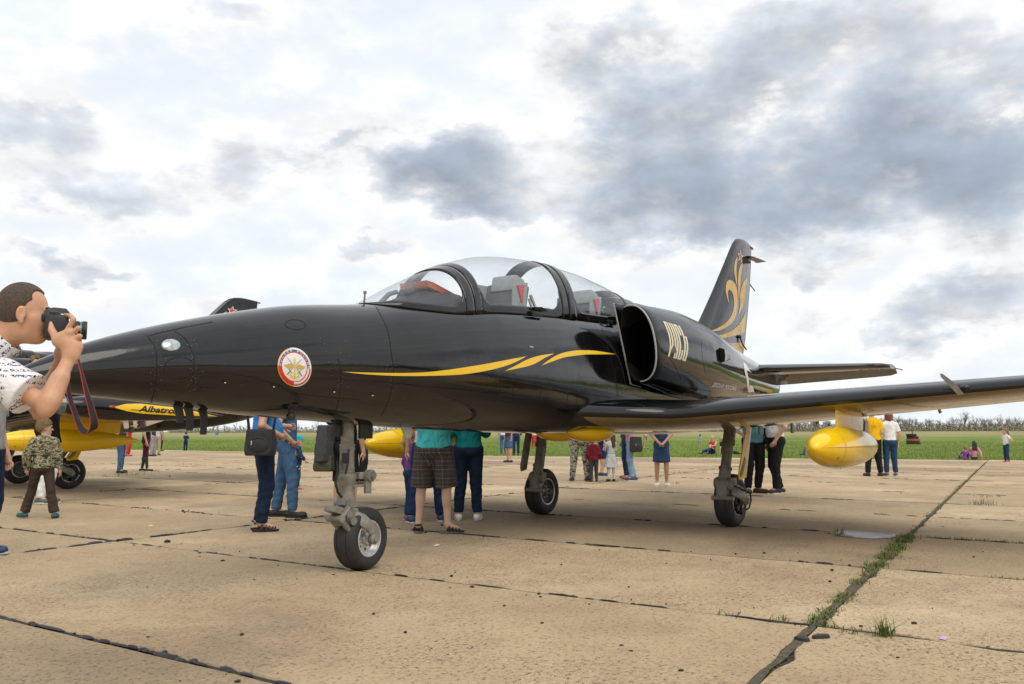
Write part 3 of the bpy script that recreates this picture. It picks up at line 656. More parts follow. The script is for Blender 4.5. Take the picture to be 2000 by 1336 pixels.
# ---------------- wing
def airfoil(n=20, tk=.12):
    up = []
    for i in range(n+1):
        x = .5*(1-math.cos(math.pi*i/n)); y = 5*tk*(.2969*math.sqrt(x)-.126*x-.3516*x*x+.2843*x**3-.1036*x**4); up.append((x, y))
    return [(x, y*1.1) for x, y in up[::-1]] + [(x, -y*.85) for x, y in up[1:-1]]
def wing_le(y): return (3.40+.113*(y-1.3)) if y > 1.35 else 3.40-.02*(1.35-y) - max(0, 1.15-y)**1.6*1.6
def wing_te(y): return 6.35-.235*(y-.8)
def wing_lz(y): return 1.312+.073*(y-1.8) + (max(0, 1.2-y)*.10)
def wing_tz(y): return 1.255+.073*(y-1.8)
AF = airfoil(30)
wings = []
for side in (-1, 1):
    ys = [.40, .52, .62, .74, .86, 1.0, 1.15, 1.35, 1.7, 2.2, 2.77, 3.3, 3.9, 4.45, 4.80]
    rings = []
    for y in ys:
        xl, xt, zl, zt = wing_le(y), wing_te(y), wing_lz(y), wing_tz(y); ch = xt-xl; tk = (1.06 if y > 1.2 else 1.06+.12*(1.2-y))
        rings.append([Vector((xl+ch*a, side*y, zl+(zt-zl)*a+q*min(ch, 2.7)*tk)) for a, q in AF])
    if side > 0: rings = [r_[::-1] for r_ in rings]
    mb = MB(); mb.loft(rings, caps=(True, True)); 
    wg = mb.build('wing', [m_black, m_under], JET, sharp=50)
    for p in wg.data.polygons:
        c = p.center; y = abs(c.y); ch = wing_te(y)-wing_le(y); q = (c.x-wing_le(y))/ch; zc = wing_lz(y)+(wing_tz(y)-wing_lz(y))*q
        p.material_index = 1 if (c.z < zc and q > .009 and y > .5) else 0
    wings.append(wg)
    tb = MB()                                  # static dischargers, small fairings, open flap brackets under the trailing edge
    for y, q, L in ((1.75, .83, .13), (2.05, .86, .05), (1.35, .80, .12), (2.62, .8, .09)): 
        xx = wing_le(y)+(wing_te(y)-wing_le(y))*q; zz = wing_tz(y)-.05; o = MB(); o.box((xx, side*y, zz-L/2), (.09, .018, L), bev=.004); o.build('flap_bracket', m_gear_d, wg)
    o = MB(); y = 3.40; xx = wing_te(y)-.35; 
    xx = wing_te(y)-.05
    o.box((xx, side*y, wing_tz(y)-.03), (.10, .022, .06), Matrix.Rotation(.5, 3, 'Y'), .005); o.tube([(xx-.10, side*(y+.01), wing_tz(y)-.03), (xx+.06, side*(y+.01), wing_tz(y)-.06)], .010, 6); o.build('aileron_hinge', m_gear_d, wg)
    pb = MB(); y = 3.86; xl = wing_le(y); zl = wing_lz(y)      # folding vane on the leading edge
    pb.slab([(xl-.03, side*(y-.005), zl-.045), (xl-.03, side*(y+.045), zl-.04), (xl-.05, side*(y-.02), zl+.06), (xl-.10, side*(y-.115), zl+.15), (xl-.10, side*(y-.135), zl+.15), (xl-.10, side*(y-.13), zl+.12)], (.014, 0, 0)); pb.build('leading_edge_vane', m_gear, wg, sharp=30)
    lb = MB(); lb.ball((xl+.0, side*(y+.05), zl+.02), (.04, .04, .03), 10, 6); lb.build('vane_fairing', m_black, wg)
    # pylon with drop tank
    yp = 2.77; py = MB(); prof = []
    for q in range(13):
        a = q/12; prof.append((3.72+1.30*a, .055*math.sin(math.pi*min(1, a*1.02+.02))**.6))
    ring_t = [Vector((x, side*(yp+w_), 1.36)) for x, w_ in prof]+[Vector((x, side*(yp-w_), 1.36)) for x, w_ in prof[::-1]]
    ring_b = [Vector((x-.02, side*(yp+w_), 1.06)) for x, w_ in prof]+[Vector((x-.02, side*(yp-w_), 1.06)) for x, w_ in prof[::-1]]
    if side < 0: ring_t, ring_b = ring_t[::-1], ring_b[::-1]
    py.loft([ring_b, ring_t]); pyl = py.build('pylon', m_yellow, wg, sharp=50)
    wp_ = MB(); side < 0 and wp_.slab([(4.62, side*(yp+.0535), 1.075), (4.93, side*(yp+.030), 1.07), (4.94, side*(yp+.030), 1.20), (4.72, side*(yp+.052), 1.235)], (0, side*.0015, 0)); side < 0 and wp_.build('bare_metal_patch', m_worn, pyl, smooth=False)
    tk = MB(); L0, Ln, RD = 2.86, 2.52, .205
    pr = [(0, .003)]+[(Ln*q, RD*(1-abs((q-.36)/.36)**2.0)**.53 if q < .36 else RD*(1-((q-.36)/.64)**2.5)**.92) for q in (.002, .006, .014, .03, .06, .1, .15, .2, .27, .36, .46, .55, .65, .74, .82, .89, .94, .97, .99, .998)]
    tk.lathe((L0, side*yp, .94), (1, 0, -.004), pr, 40); tank = tk.build('drop_tank', m_yellow, JET, sharp=60)
    sm = MB(); 
    for q in (.18, .80): 
        r_ = pchip([a for a, _ in pr], [c for _, c in pr])(Ln*q)+.0005; sm.lathe((L0+Ln*q, side*yp, .94), (1, 0, 0), [(-.004, r_), (0, r_+.0025), (.004, r_)], 40, (False, False))
    rr = pchip([a for a, _ in pr], [c for _, c in pr])
    sm.tube([(L0+Ln*q, side*(yp+.0+ (rr(Ln*q)+.001)), .945) for q in np.linspace(.02, .97, 30)], .003, 4); sm.tube([(L0+Ln*q, side*(yp-(rr(Ln*q)+.001)), .945) for q in np.linspace(.02, .97, 30)], .003, 4)
    sm.build('tank_seam', m_gold, tank)
    nd = MB(); nd.ball((3.20, side*(yp+.13), .85), .012, 8, 5); nd.build('tank_plug', m_gear_d, tank)
    # tip tank
    yt = 4.98; tt_ = MB(); L0, Ln, RD = 2.95, 2.88, .185; tz = 1.50
    pr = [(0, .004)]+[(Ln*q, RD*((1-((.30-q)/.30)**2.2)**.62 if q < .30 else (1-((q-.30)/.70)**1.9)**.98)) for q in (.004, .012, .03, .06, .1, .15, .22, .30, .4, .5, .6, .7, .8, .88, .95, .99)]+[(Ln, .003)]
    ax_t = Vector((1, 0, -.045)); tt_.lathe((L0, side*yt, tz), ax_t, pr, 36); tip = tt_.build('tip_tank', m_black, JET, sharp=60)
    ln = MB(); ln.lathe((L0-.012, side*yt, tz), ax_t, [(0, .003), (.02, .06), (.06, .103), (.12, .14), (.19, .163)], 24, (True, False)); ln.build('landing_light_glass', m_lampglass, tip)
    nl = MB(); nl.ball((L0+.86, side*(yt+.165), tz-.02), (.075, .03, .026), 12, 8); nl.build('navigation_light', m_redlens, tip)
# belly doors (bulged)
for yy in (-.22, .24):
    mb = MB(); rings = []
    for i in range(15):
        q = i/14; s_ = math.sin(math.pi*q)**.8+1e-3; rings.append([Vector((2.95+.95*q+.12*(yy > 0)-.1, yy+.24*s_*math.cos(2*math.pi*k/20), 1.085+.115*s_*math.sin(2*math.pi*k/20))) for k in range(20)])
    mb.loft(rings); mb.build('bulged_belly_door', m_yellow, JET)

# ---------------- fin, rudder, tailplane
FIN = [((6.60, 2.52), (8.82, 2.18)), ((6.99, 2.68), (9.02, 2.55)), ((7.59, 3.24), (9.20, 3.06)), ((8.15, 3.80), (9.36, 3.60)), ((8.46, 4.11), (9.44, 3.98)), ((8.585, 4.225), (9.475, 4.17)), ((8.70, 4.30), (9.485, 4.26)), ((8.84, 4.345), (9.49, 4.30)), ((9.00, 4.362), (9.47, 4.325))]
def fin_loft(name, a0, a1, mat_):
    mb = MB(); rings = []; k = 14
    for (lx, lz), (tx, tz_) in FIN:
        fr = [a0+(a1-a0)*i/k for i in range(k+1)]
        def th(a): return max(.003, .62*(.2969*math.sqrt(a)-.126*a-.3516*a*a+.2843*a**3-.1036*a**4)*min(tx-lx, 2.2)*.9)
        up = [Vector((lx+(tx-lx)*a, -th(a), lz+(tz_-lz)*a)) for a in fr]; dn = [Vector((p.x, -p.y, p.z)) for p in up[::-1]]
        rings.append(up+dn)
    mb.loft(rings); return mb.build(name, mat_, JET, sharp=50)
fin = fin_loft('fin', 0.0, .735, m_black); rudder = fin_loft('rudder', .742, 1.0, m_black)
o = MB(); o.slab([at_axis(1453, 503, 1, 0), at_axis(1462, 507, 1, 0), at_axis(1473, 511, 1, 0), at_axis(1467, 514, 1, 0), at_axis(1454, 512, 1, 0)], (0, .05, 0)); 
tr_ = MB(); tr_.loft([[Vector((9.18, -.03, 4.10)), Vector((9.18, -.14, 4.075)), Vector((9.18, -.03, 4.05))], [Vector((9.62, -.03, 4.085)), Vector((9.62, -.22, 4.05)), Vector((9.62, -.03, 4.06))], [Vector((9.66, -.0, 4.07)), Vector((9.66, -.05, 4.05)), Vector((9.66, 0, 4.06))]]); tr_.build('rudder_horn_fairing', m_black, fin, sharp=30)
rd_ = MB(); rd_.tube([(9.36, 0, 3.63), (9.62, 0, 3.55)], .010, 6); rd_.build('static_wick', m_hose, rudder)
tp_ = MB(); tp_.tube([(9.48, 0, 4.30), (9.56, 0, 4.29)], .02, 6); tp_.build('tail_light', m_gear_d, rudder)
lk = MB(); lk.tube([(8.60, -.075, 2.62), (8.72, -.07, 2.53), (8.95, -.05, 2.46)], .013, 6); lk.ball((8.58, -.075, 2.64), .03, 8, 6); lk.build('rudder_link', m_hose, fin)
for side in (-1, 1):
    def tpl(name, a0, a1, mat_, parent, zoff=0.0, droop=0.0):
        mb = MB(); rings = []
        for y, xl, xt in ((.18, 7.95, 9.52), (.6, 8.05, 9.50), (1.3, 8.22, 9.42), (2.0, 8.40, 9.34), (2.22, 8.47, 9.31), (2.33, 8.62, 9.24)):
            ch = xt-xl; k = 10; fr = [a0+(a1-a0)*i/k for i in range(k+1)]; z0 = 2.07
            def th(a): return max(.002, .55*(.2969*math.sqrt(a)-.126*a-.3516*a*a+.2843*a**3-.1036*a**4)*ch)
            up = [Vector((xl+ch*a, side*y, z0+th(a)-droop*max(0, a-.70)*ch)) for a in fr]; dn = [Vector((xl+ch*a, side*y, z0-th(a)-droop*max(0, a-.70)*ch)) for a in fr[::-1]]
            rings.append(up+dn)
        if side < 0: rings = [r_[::-1] for r_ in rings]
        mb.loft(rings); return mb.build(name, mat_, parent, sharp=50)
    tpn = tpl('tailplane', 0, .69, m_black, JET); tpl('elevator', .70, 1.0, m_black, tpn, droop=.42)
    for k in range(8):
        y = .5+.23*k; xx = 8.0+.24*(y-.18)+.72*(1.55-.29*(y-.18)); o = MB(); o.box((xx, side*y, 2.035), (.05, .022, .05), bev=.004); o.build('elevator_hinge', m_hose, tpn)
    o = MB(); o.tube([(9.1, side*2.33, 2.06), (9.42, side*2.37, 2.05)], .008, 6); o.build('static_wick', m_hose, tpn)

# ---------------- canopy
cT = pchip([-.12, .02, .16, .50, .89, 1.11, 1.51, 2.0, 2.5, 3.1, 3.7, 4.20], [2.112, 2.155, 2.225, 2.40, 2.575, 2.66, 2.775, 2.845, 2.875, 2.87, 2.82, 2.73])
def can_pt(x, ph, off=0.0):
    """ph 0 = port sill, pi = starboard sill"""
    w_ = ck_w(x); zb = fus_z(x, w_); zt = cT(x); n = 2.15; c, s = math.cos(ph), math.sin(ph)
    y = -(w_+off)*math.copysign(abs(c)**(2/n), c); z = zb + (max(zt-zb, .002)+off)*max(0, s)**(2/n)
    return Vector((x, y, z))
def can_patch(name, x0, x1, f0, f1, mat_, parent, off=0.0, nx=24, nf=32, thick=0.0):
    mb = MB(); g = [[can_pt(x, f0(x)+(f1(x)-f0(x))*j/nf, off) for j in range(nf+1)] for x in np.linspace(x0, x1, nx)]
    mb.loft([r_[::-1] for r_ in g], (False, False), closed=False); o = mb.build(name, mat_, parent, sharp=60)
    if thick:
        md = o.modifiers.new('thickness', 'SOLIDIFY'); md.thickness = thick; md.offset = -1
    return o
canopy = can_patch('windscreen', CK0+.01, .90, lambda x: .03, lambda x: math.pi-.03, m_glass, JET, 0, 20, 40)
can2 = can_patch('front_canopy', .95, 2.50, lambda x: .03, lambda x: math.pi-.03, m_glass, JET, .002, 24, 40)
can3 = can_patch('rear_canopy', 2.60, 4.06, lambda x: .03, lambda x: math.pi-.03, m_glass, JET, .002, 24, 40)
def rail(x0, x1, h, r0, r1):
    def f(x):
        e = 0
        for d, r_ in ((x-x0, r0), (x1-x, r1)):
            if r_ and d < r_: e = max(e, .42*(1-math.sqrt(max(0, 1-(1-d/r_)**2))))
        zz = max(cT(x)-fus_z(x, ck_w(x)), .02)
        return min(.62, (h/ zz)**1.0 * .95 + e)
    return f
for (x0, x1, par, h, r0, r1) in ((CK0+.01, .80, canopy, .055, 0, .16), (1.02, 2.40, can2, .075, .16, .20), (2.66, 3.98, can3, .075, .16, .22)):
    f = rail(x0, x1, h, r0, r1); xa, xb = x0-.005, x1+.005
    can_patch('canopy_rail', xa, xb, lambda x: -.0, lambda x: f(min(max(x, x0), x1)), m_black, par, .008, 40, 5, .015)
    can_patch('canopy_rail', xa, xb, lambda x: math.pi-f(min(max(x, x0), x1)), lambda x: math.pi, m_black, par, .008, 40, 5, .015)
can_patch('windscreen_arch', .80, .905, lambda x: 0, lambda x: math.pi, m_black, canopy, .010, 6, 40, .02)
can_patch('canopy_arch', .925, 1.02, lambda x: 0, lambda x: math.pi, m_black, can2, .008, 6, 40, .02)
can_patch('canopy_arch', 2.40, 2.525, lambda x: 0, lambda x: math.pi, m_black, can2, .010, 6, 40, .02)
can_patch('canopy_arch', 2.545, 2.66, lambda x: 0, lambda x: math.pi, m_black, can3, .014, 6, 40, .02)
can_patch('canopy_arch', 3.98, 4.08, lambda x: 0, lambda x: math.pi, m_black, can3, .010, 6, 40, .02)
can_patch('rear_canopy_fairing', 4.08, 4.32, lambda x: 0, lambda x: math.pi, m_black, JET, .004, 8, 40)
# spine fairing between canopy and fin
sp_ = MB(); rings = []
for x in np.linspace(4.18, 7.2, 24):
    q = (x-4.18)/3.0; w_ = .32*(1-q)+.06; zt = 2.725-.13*q; zb = fus_z(x, w_)-.05
    rings.append([Vector((x, w_*math.cos(math.pi*k/16), zb+(zt-zb)*math.sin(math.pi*k/16)**.8)) for k in range(17)])
sp_.loft([r_[::-1] for r_ in rings], (True, True), closed=False); sp_.build('dorsal_spine', m_black, JET, sharp=60)
# handles and sill clips
for x in (1.92, 3.45):
    o = MB(); c = can_pt(x, .05, .01); o.slab([c+Vector((-.13, -.012, .03)), c+Vector((0, -.03, .045)), c+Vector((.15, -.012, .03)), c+Vector((.10, -.012, .015)), c+Vector((-.09, -.012, .012))], (0, -.016, 0)); o.box(c+Vector((-.09, -.02, -.03)), (.10, .03, .05), bev=.006); o.box(c+Vector((-.02, -.025, -.045)), (.12, .02, .014), bev=.004); o.build('canopy_handle', m_hose, JET, sharp=30)

# ---------------- cockpit interior
tub = MB()
fl = 1.62; xs2 = np.linspace(CK0+.35, CK1-.08, 30)
tub.loft([[Vector((x, -(ck_w(x)-.012), fus_z(x, ck_w(x))-.01)), Vector((x, -.40*min(1, ck_w(x)/.40), fl)), Vector((x, .40*min(1, ck_w(x)/.40), fl)), Vector((x, ck_w(x)-.012, fus_z(x, ck_w(x))-.01))] for x in xs2], (False, False), closed=False); tub.build('cockpit_tub', m_cock, JET, sharp=30)
for x0, z0 in ((1.98, 0.0), (3.52, .06)):
    o = MB(); lean = Matrix.Rotation(R(14), 3, 'Y')
    o.box((x0-.02, 0, 2.18+z0), (.16, .42, .80), lean, .02); o.box((x0-.20, 0, 1.86+z0), (.42, .42, .16), None, .02); seat = o.build('ejection_seat', m_seat, JET, sharp=30)
    o = MB(); o.box((x0+.06, 0, 2.565+z0), (.17, .30, .17), lean, .025); o.build('headrest', m_seat_l, seat, sharp=30)
    for s_ in (-1, 1):
        o = MB(); o.slab([(x0-.10, s_*.225, 2.53+z0), (x0+.02, s_*.225, 2.55+z0), (x0-.02, s_*.225, 2.36+z0)], (0, s_*.012, 0)); o.build('red_warning_plate', m_red, seat, smooth=False)
        o = MB(); o.slab([(x0-.16, s_*.212, 2.57+z0), (x0+.10, s_*.212, 2.58+z0), (x0+.04, s_*.212, 2.16+z0), (x0-.18, s_*.212, 2.20+z0)], (0, s_*.010, 0)); o.build('seat_side_plate', m_seat_l, seat, smooth=False)
        o = MB(); o.tube([(x0+.10, s_*.235, 2.42+z0), (x0+.16, s_*.24, 2.30+z0), (x0+.10, s_*.235, 2.16+z0), (x0+.14, s_*.235, 2.0+z0)], .014, 6); o.tube([(x0+.12, s_*.24, 2.46+z0), (x0+.22, s_*.24, 2.33+z0), (x0+.16, s_*.24, 2.20+z0)], .018, 6); o.build('seat_linkage', m_steel, seat)
o = MB(); o.loft([[Vector((x, w_*math.cos(math.pi*k/10), 2.08+(h_)*math.sin(math.pi*k/10)**.7)) for k in range(11)] for x, w_, h_ in ((.36, .26, .12), (.62, .34, .24), (.98, .36, .27), (1.06, .36, .25))], (True, True)); ip = o.build('instrument_coaming', m_cock_d, JET, sharp=40)
o = MB(); o.loft([[Vector((x, w_*math.cos(math.pi*k/10), 2.14+(h_)*math.sin(math.pi*k/10)**.7)) for k in range(11)] for x, w_, h_ in ((2.44, .36, .20), (2.60, .37, .27), (2.86, .37, .26))], (True, True)); o.build('rear_coaming', m_cock, JET, sharp=40)
o = MB(); o.slab([(.60, -.15, 2.40), (.68, -.16, 2.39), (1.06, -.16, 2.31), (1.16, -.16, 2.24), (1.06, -.16, 2.27), (.62, -.15, 2.345)], (0, .32, 0)); o.build('orange_glare_cover', m_cover, ip, sharp=30)
o = MB(); o.lathe((.52, .02, 2.31), (.5, -.86, 0), [(0, .045), (.02, .05), (.06, .05), (.08, .035)], 18); o.box((.53, .05, 2.24), (.05, .05, .12), None, .008); o.build('gunsight', m_cock_d, ip)
o = MB(); o.tube([(.40, .24, 2.12), (.44, .24, 2.22), (.52, .22, 2.30), (.60, .20, 2.33)], .022, 6); o.build('windscreen_bracket', m_seat, ip)
for s_ in (-1, 1):
    o = MB(); o.box((1.7, s_*.345, 2.07), (1.2, .10, .10), None, .015); o.build('side_console', m_cock, JET, sharp=30)
    o = MB(); o.box((3.2, s_*.345, 2.15), (.9, .10, .10), None, .015); o.build('side_console', m_cock, JET, sharp=30)

# ---------------- undercarriage
def wheel(c, axis, Rr, wd, gear, rim_mats, holes):
    """tyre, rim and hub as sub-parts of a landing gear leg"""
    c = Vector(c); ax = Vector(axis).normalized(); ri = Rr*.56
    pr = []
    for i in range(25):
        a = -math.pi*.94+2*math.pi*.94*i/24 ; q = math.pi/2-a*.5
    prof = [(-wd*.40, ri*1.0), (-wd*.46, ri*1.12), (-wd*.50, Rr*.76), (-wd*.47, Rr*.88), (-wd*.38, Rr*.955), (-wd*.30, Rr*.985), (-wd*.235, Rr*.994), (-wd*.225, Rr*.978), (-wd*.205, Rr*.978), (-wd*.195, Rr*.998), (-wd*.02, Rr), (wd*.0, Rr), (wd*.195, Rr*.998), (wd*.205, Rr*.978), (wd*.225, Rr*.978), (wd*.235, Rr*.994), (wd*.30, Rr*.985), (wd*.38, Rr*.955), (wd*.47, Rr*.88), (wd*.50, Rr*.76), (wd*.46, ri*1.12), (wd*.40, ri)]
    o = MB(); o.lathe(c, ax, prof, 56, (False, False)); ty = o.build('tyre', m_rub, gear, sharp=50)
    for v in ty.data.vertices:                     # the loaded tyre flattens at the ground
        if v.co.z < .006: v.co.z = .003+v.co.z*.08 if v.co.z > 0 else .003
    u, v_ = frame_of(ax)
    for s_ in (-1, 1):
        o = MB(); o.lathe(c, ax*s_, [(wd*.36, ri*1.03), (wd*.43, ri*1.04), (wd*.45, ri*.98), (wd*.40, ri*.92), (wd*.26, ri*.86), (wd*.22, ri*.80), (wd*.20, ri*.34), (wd*.30, ri*.30), (wd*.34, ri*.22), (wd*.34, .001)], 40, (False, True)); o.cur = 0
        rim = o.build('rim', rim_mats[0], gear, sharp=35)
        o = MB(); o.lathe(c, ax*s_, [(wd*.395, ri*.93), (wd*.44, ri*.94), (wd*.455, ri*1.0), (wd*.44, ri*1.045), (wd*.40, ri*1.04)], 40, (False, False)); o.build('rim_flange', m_alu, gear, sharp=35)
        for k in range(holes):
            a = 2*math.pi*k/holes; q = c+ax*s_*(wd*.212)+(u*math.cos(a)+v_*math.sin(a))*ri*.60; o = MB(); o.lathe(q, ax*s_, [(0, ri*.085), (.003, ri*.085)], 10)
            o.build('rim_hole', rim_mats[1], gear)
        for k in range(8):
            a = 2*math.pi*(k+.5)/8; q = c+ax*s_*(wd*.22)+(u*math.cos(a)+v_*math.sin(a))*ri*.42; o = MB(); o.lathe(q, ax*s_, [(0, ri*.05), (.012, ri*.045)], 6); o.build('hub_bolt', m_steel, gear)
    return ty
# nose gear
o = MB(); o.tube([(-.17, 0, 1.22), (-.17, 0, .98)], .052, 20); o.tube([(-.17, 0, .99), (-.17, 0, .76)], .058, 24)
for z in (.98, .955, .80, .775): o.lathe((-.17, 0, z), (0, 0, 1), [(-.008, .062), (.008, .062)], 24)
o.lathe((-.17, 0, .76), (0, 0, -1), [(0, .080), (.03, .083), (.05, .074), (.10, .068), (.17, .066), (.20, .075), (.24, .075), (.26, .05)], 24)
ng = o.build('nose_gear_strut', m_gear, JET, sharp=35)
o = MB(); o.tube([(-.17, 0, .52), (-.16, 0, .36)], .044, 18); o.build('chrome_piston', m_steel, ng)
WC = Vector((.0, 0, .243)); WAX = Vector((.10, -1, 0)).normalized()
o = MB()
o.box((-.165, 0, .43), (.13, .15, .12), None, .02); o.box((-.16, -.03, .35), (.10, .10, .14), None, .02)
fk = []
for s_ in (-1, 1):
    path = [Vector((-.15, s_*.05, .43)), Vector((-.10, s_*.105, .40)), Vector((-.03, s_*.128, .345)), Vector((.0, s_*.132, .29)), WC+Vector((0, s_*.132, 0))]
    rings = []
    for i, p in enumerate(path):
        d = (path[min(i+1, 4)]-path[max(i-1, 0)]).normalized(); n_ = Vector((0, 1, 0)); v_ = d.cross(n_).normalized(); wv = (.050, .048, .042, .034, .028)[i]; ty = (.024, .019, .015, .013, .013)[i]
        rings.append([p+v_*wv*a+n_*ty*b_ for a, b_ in ((1, .5), (.6, 1), (-.6, 1), (-1, .5), (-1, -.5), (-.6, -1), (.6, -1), (1, -.5))])
    o.loft(rings)
    o.lathe(WC+Vector((0, s_*.112, 0)), (0, s_, 0), [(0, .042), (.04, .042), (.046, .034), (.05, .022), (.062, .022), (.064, .006)], 18)
o.build('fork', m_gear, ng, sharp=35)
o = MB(); o.box((-.26, -.02, .47), (.09, .10, .05), Matrix.Rotation(.5, 3, 'Y'), .01); o.box((-.25, -.02, .40), (.08, .08, .06), Matrix.Rotation(-.3, 3, 'Y'), .01)
for y in (-.075, .03): o.tube([(-.30, y, .42), (-.22, y, .50), (-.19, y, .56)], [.020, .024, .018], 8); o.tube([(-.30, y, .42), (-.24, y, .36), (-.18, y, .30)], [.020, .022, .016], 8)
o.lathe((-.30, -.10, .42), (0, 1, 0), [(0, .028), (.16, .028)], 12); o.lathe((-.20, -.10, .53), (0, 1, 0), [(0, .030), (.18, .030)], 12); o.lathe((-.19, -.11, .40), (0, 1, 0), [(0, .034), (.02, .034), (.022, .018), (.20, .018), (.202, .034), (.22, .034)], 12)
o.box((-.33, -.02, .49), (.07, .12, .045), Matrix.Rotation(.35, 3, 'Y'), .008); o.build('torque_link', m_gear, ng, sharp=35)
o = MB(); o.lathe((-.02, -.10, .74), (.1, -.9, 0), [(-.02, .048), (.03, .048), (.034, .030), (.05, .030)], 16); o.box((-.07, -.06, .74), (.10, .06, .05), None, .008); o.tube([(-.02, -.085, .70), (-.02, -.085, .60)], .03, 10); o.box((-.09, -.06, .66), (.16, .03, .02), None, .004); o.build('steering_actuator', m_gear, ng, sharp=35)
o = MB(); o.tube([(-.24, .03, .86), (-.28, -.02, .78), (-.31, -.02, .70), (-.28, -.02, .62), (-.24, -.02, .58)], .010, 8); o.tube([(-.21, -.06, .95), (-.23, -.07, .84), (-.24, -.06, .76)], .008, 6); o.box((-.235, -.05, .88), (.04, .05, .08), None, .006); o.build('brake_hose', m_hose, ng)
o = MB(); o.box((-.03, -.06, 1.095), (.16, .03, .13), Matrix.Rotation(.1, 3, 'Z'), .012); o.build('nose_gear_door', m_hose, ng, sharp=30); o = MB(); o.box((-.25, .04, 1.10), (.05, .08, .10), None, .012); o.build('nose_gear_door', m_hose, ng, sharp=30)
wheel(WC, WAX, .246, .205, ng, (m_alu, m_rim_d), 8)
o = MB(); o.lathe(WC+WAX*.104+Vector((-.02, 0, .06))*2.6, WAX, [(-.012, .014), (.0035, .014)], 10); o.build('red_tyre_mark', m_red, ng)
# main gear
for side in (-1, 1):
    sx = 4.70; yw = side*1.30; top = Vector((4.86, side*1.285, 1.30)); low = Vector((4.47, side*1.31, .50))
    if side > 0: top = Vector((4.62, 1.22, 1.22)); low = Vector((4.40, 1.18, .50))
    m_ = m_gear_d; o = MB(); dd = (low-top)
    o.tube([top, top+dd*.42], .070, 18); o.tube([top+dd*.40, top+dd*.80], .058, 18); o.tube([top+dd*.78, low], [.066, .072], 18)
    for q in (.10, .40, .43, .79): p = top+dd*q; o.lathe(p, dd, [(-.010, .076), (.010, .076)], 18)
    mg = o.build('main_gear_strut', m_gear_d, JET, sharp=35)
    o = MB(); jy = low.y+side*.02; o.lathe(low+Vector((0, -.10, 0)), (0, 1, 0), [(0, .06), (.02, .075), (.18, .075), (.20, .06)], 16); o.lathe(low+Vector((-.02, -.07, -.10)), (0, 1, 0), [(0, .04), (.14, .04)], 12)
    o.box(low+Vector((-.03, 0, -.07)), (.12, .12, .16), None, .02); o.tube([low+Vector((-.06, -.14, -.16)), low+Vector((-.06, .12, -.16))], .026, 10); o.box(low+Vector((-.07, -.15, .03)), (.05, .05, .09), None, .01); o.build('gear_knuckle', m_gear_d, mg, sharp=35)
    wc = Vector((sx, yw, .300)); arm_y = yw+side*.17
    o = MB(); path = [low+Vector((.02, 0, -.03)), Vector((4.53, (low.y+arm_y)/2, .44)), Vector((4.60, arm_y, .38)), wc+Vector((0, arm_y-yw, 0))]
    rings = []
    for i, p in enumerate(path):
        d = (path[min(i+1, 3)]-path[max(i-1, 0)]).normalized(); n_ = Vector((0, 1, 0)); v_ = d.cross(n_).normalized(); wv = (.085, .085, .07, .06)[i]; ty = (.06, .045, .03, .026)[i]
        rings.append([p+v_*wv*a+n_*ty*b_ for a, b_ in ((1, .5), (.6, 1), (-.6, 1), (-1, .5), (-1, -.5), (-.6, -1), (.6, -1), (1, -.5))])
    o.loft(rings); o.lathe(wc+Vector((0, arm_y-yw, 0)), (0, (arm_y-yw), 0), [(-.04, .05), (.035, .05), (.04, .03), (.055, .03)], 16); o.build('trailing_arm', m_gear, mg, sharp=35)
    if side < 0:
        o = MB(); pr = 10
        for k in range(5): a = 2*math.pi*k/5; o.tube([wc+Vector((.13*math.cos(a), -.05, .13*math.sin(a))), wc+Vector((.13*math.cos(a), -.135, .13*math.sin(a)))], .040, 10)
        o.build('brake_unit', m_hose, mg)
        o = MB(); o.tube([low+Vector((.02, -.06, .0)), (4.62, arm_y-.03, .42), (4.74, arm_y-.05, .40), (4.80, arm_y-.04, .30), (4.76, arm_y-.03, .22), (4.70, arm_y-.02, .20)], .010, 8); o.build('brake_hose', m_hose, mg)
    wheel(wc, (0, side, 0), .302, .215, mg, (m_rim_d, m_dark), 12)
    # shock strut beside the leg
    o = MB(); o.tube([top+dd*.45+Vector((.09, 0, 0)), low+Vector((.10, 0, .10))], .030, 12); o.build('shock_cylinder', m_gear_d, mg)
    o = MB(); o.tube([low+Vector((.10, 0, .16)), low+Vector((.10, 0, .02))], .020, 12); o.build('chrome_piston', m_steel, mg)
    o = MB()
    if side < 0: o.slab([(4.96, -1.42, 1.21), (5.08, -1.44, 1.20), (4.78, -1.455, .56), (4.60, -1.44, .54), (4.58, -1.44, .60)], (0, -.014, 0)); o.build('gear_door', m_yellow, mg, smooth=False)
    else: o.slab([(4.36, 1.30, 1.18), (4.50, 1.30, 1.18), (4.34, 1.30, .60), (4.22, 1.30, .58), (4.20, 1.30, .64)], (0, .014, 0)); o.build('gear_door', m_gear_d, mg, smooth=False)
    if side < 0:
        o = MB(); o.slab([(4.795, -1.4575, .80), (4.60, -1.4568, .60), (4.64, -1.4568, .57), (4.76, -1.457, .64), (4.795, -1.457, .58)], (0, -.002, 0)); o.build('door_chevron', m_gear_d, mg, smooth=False)
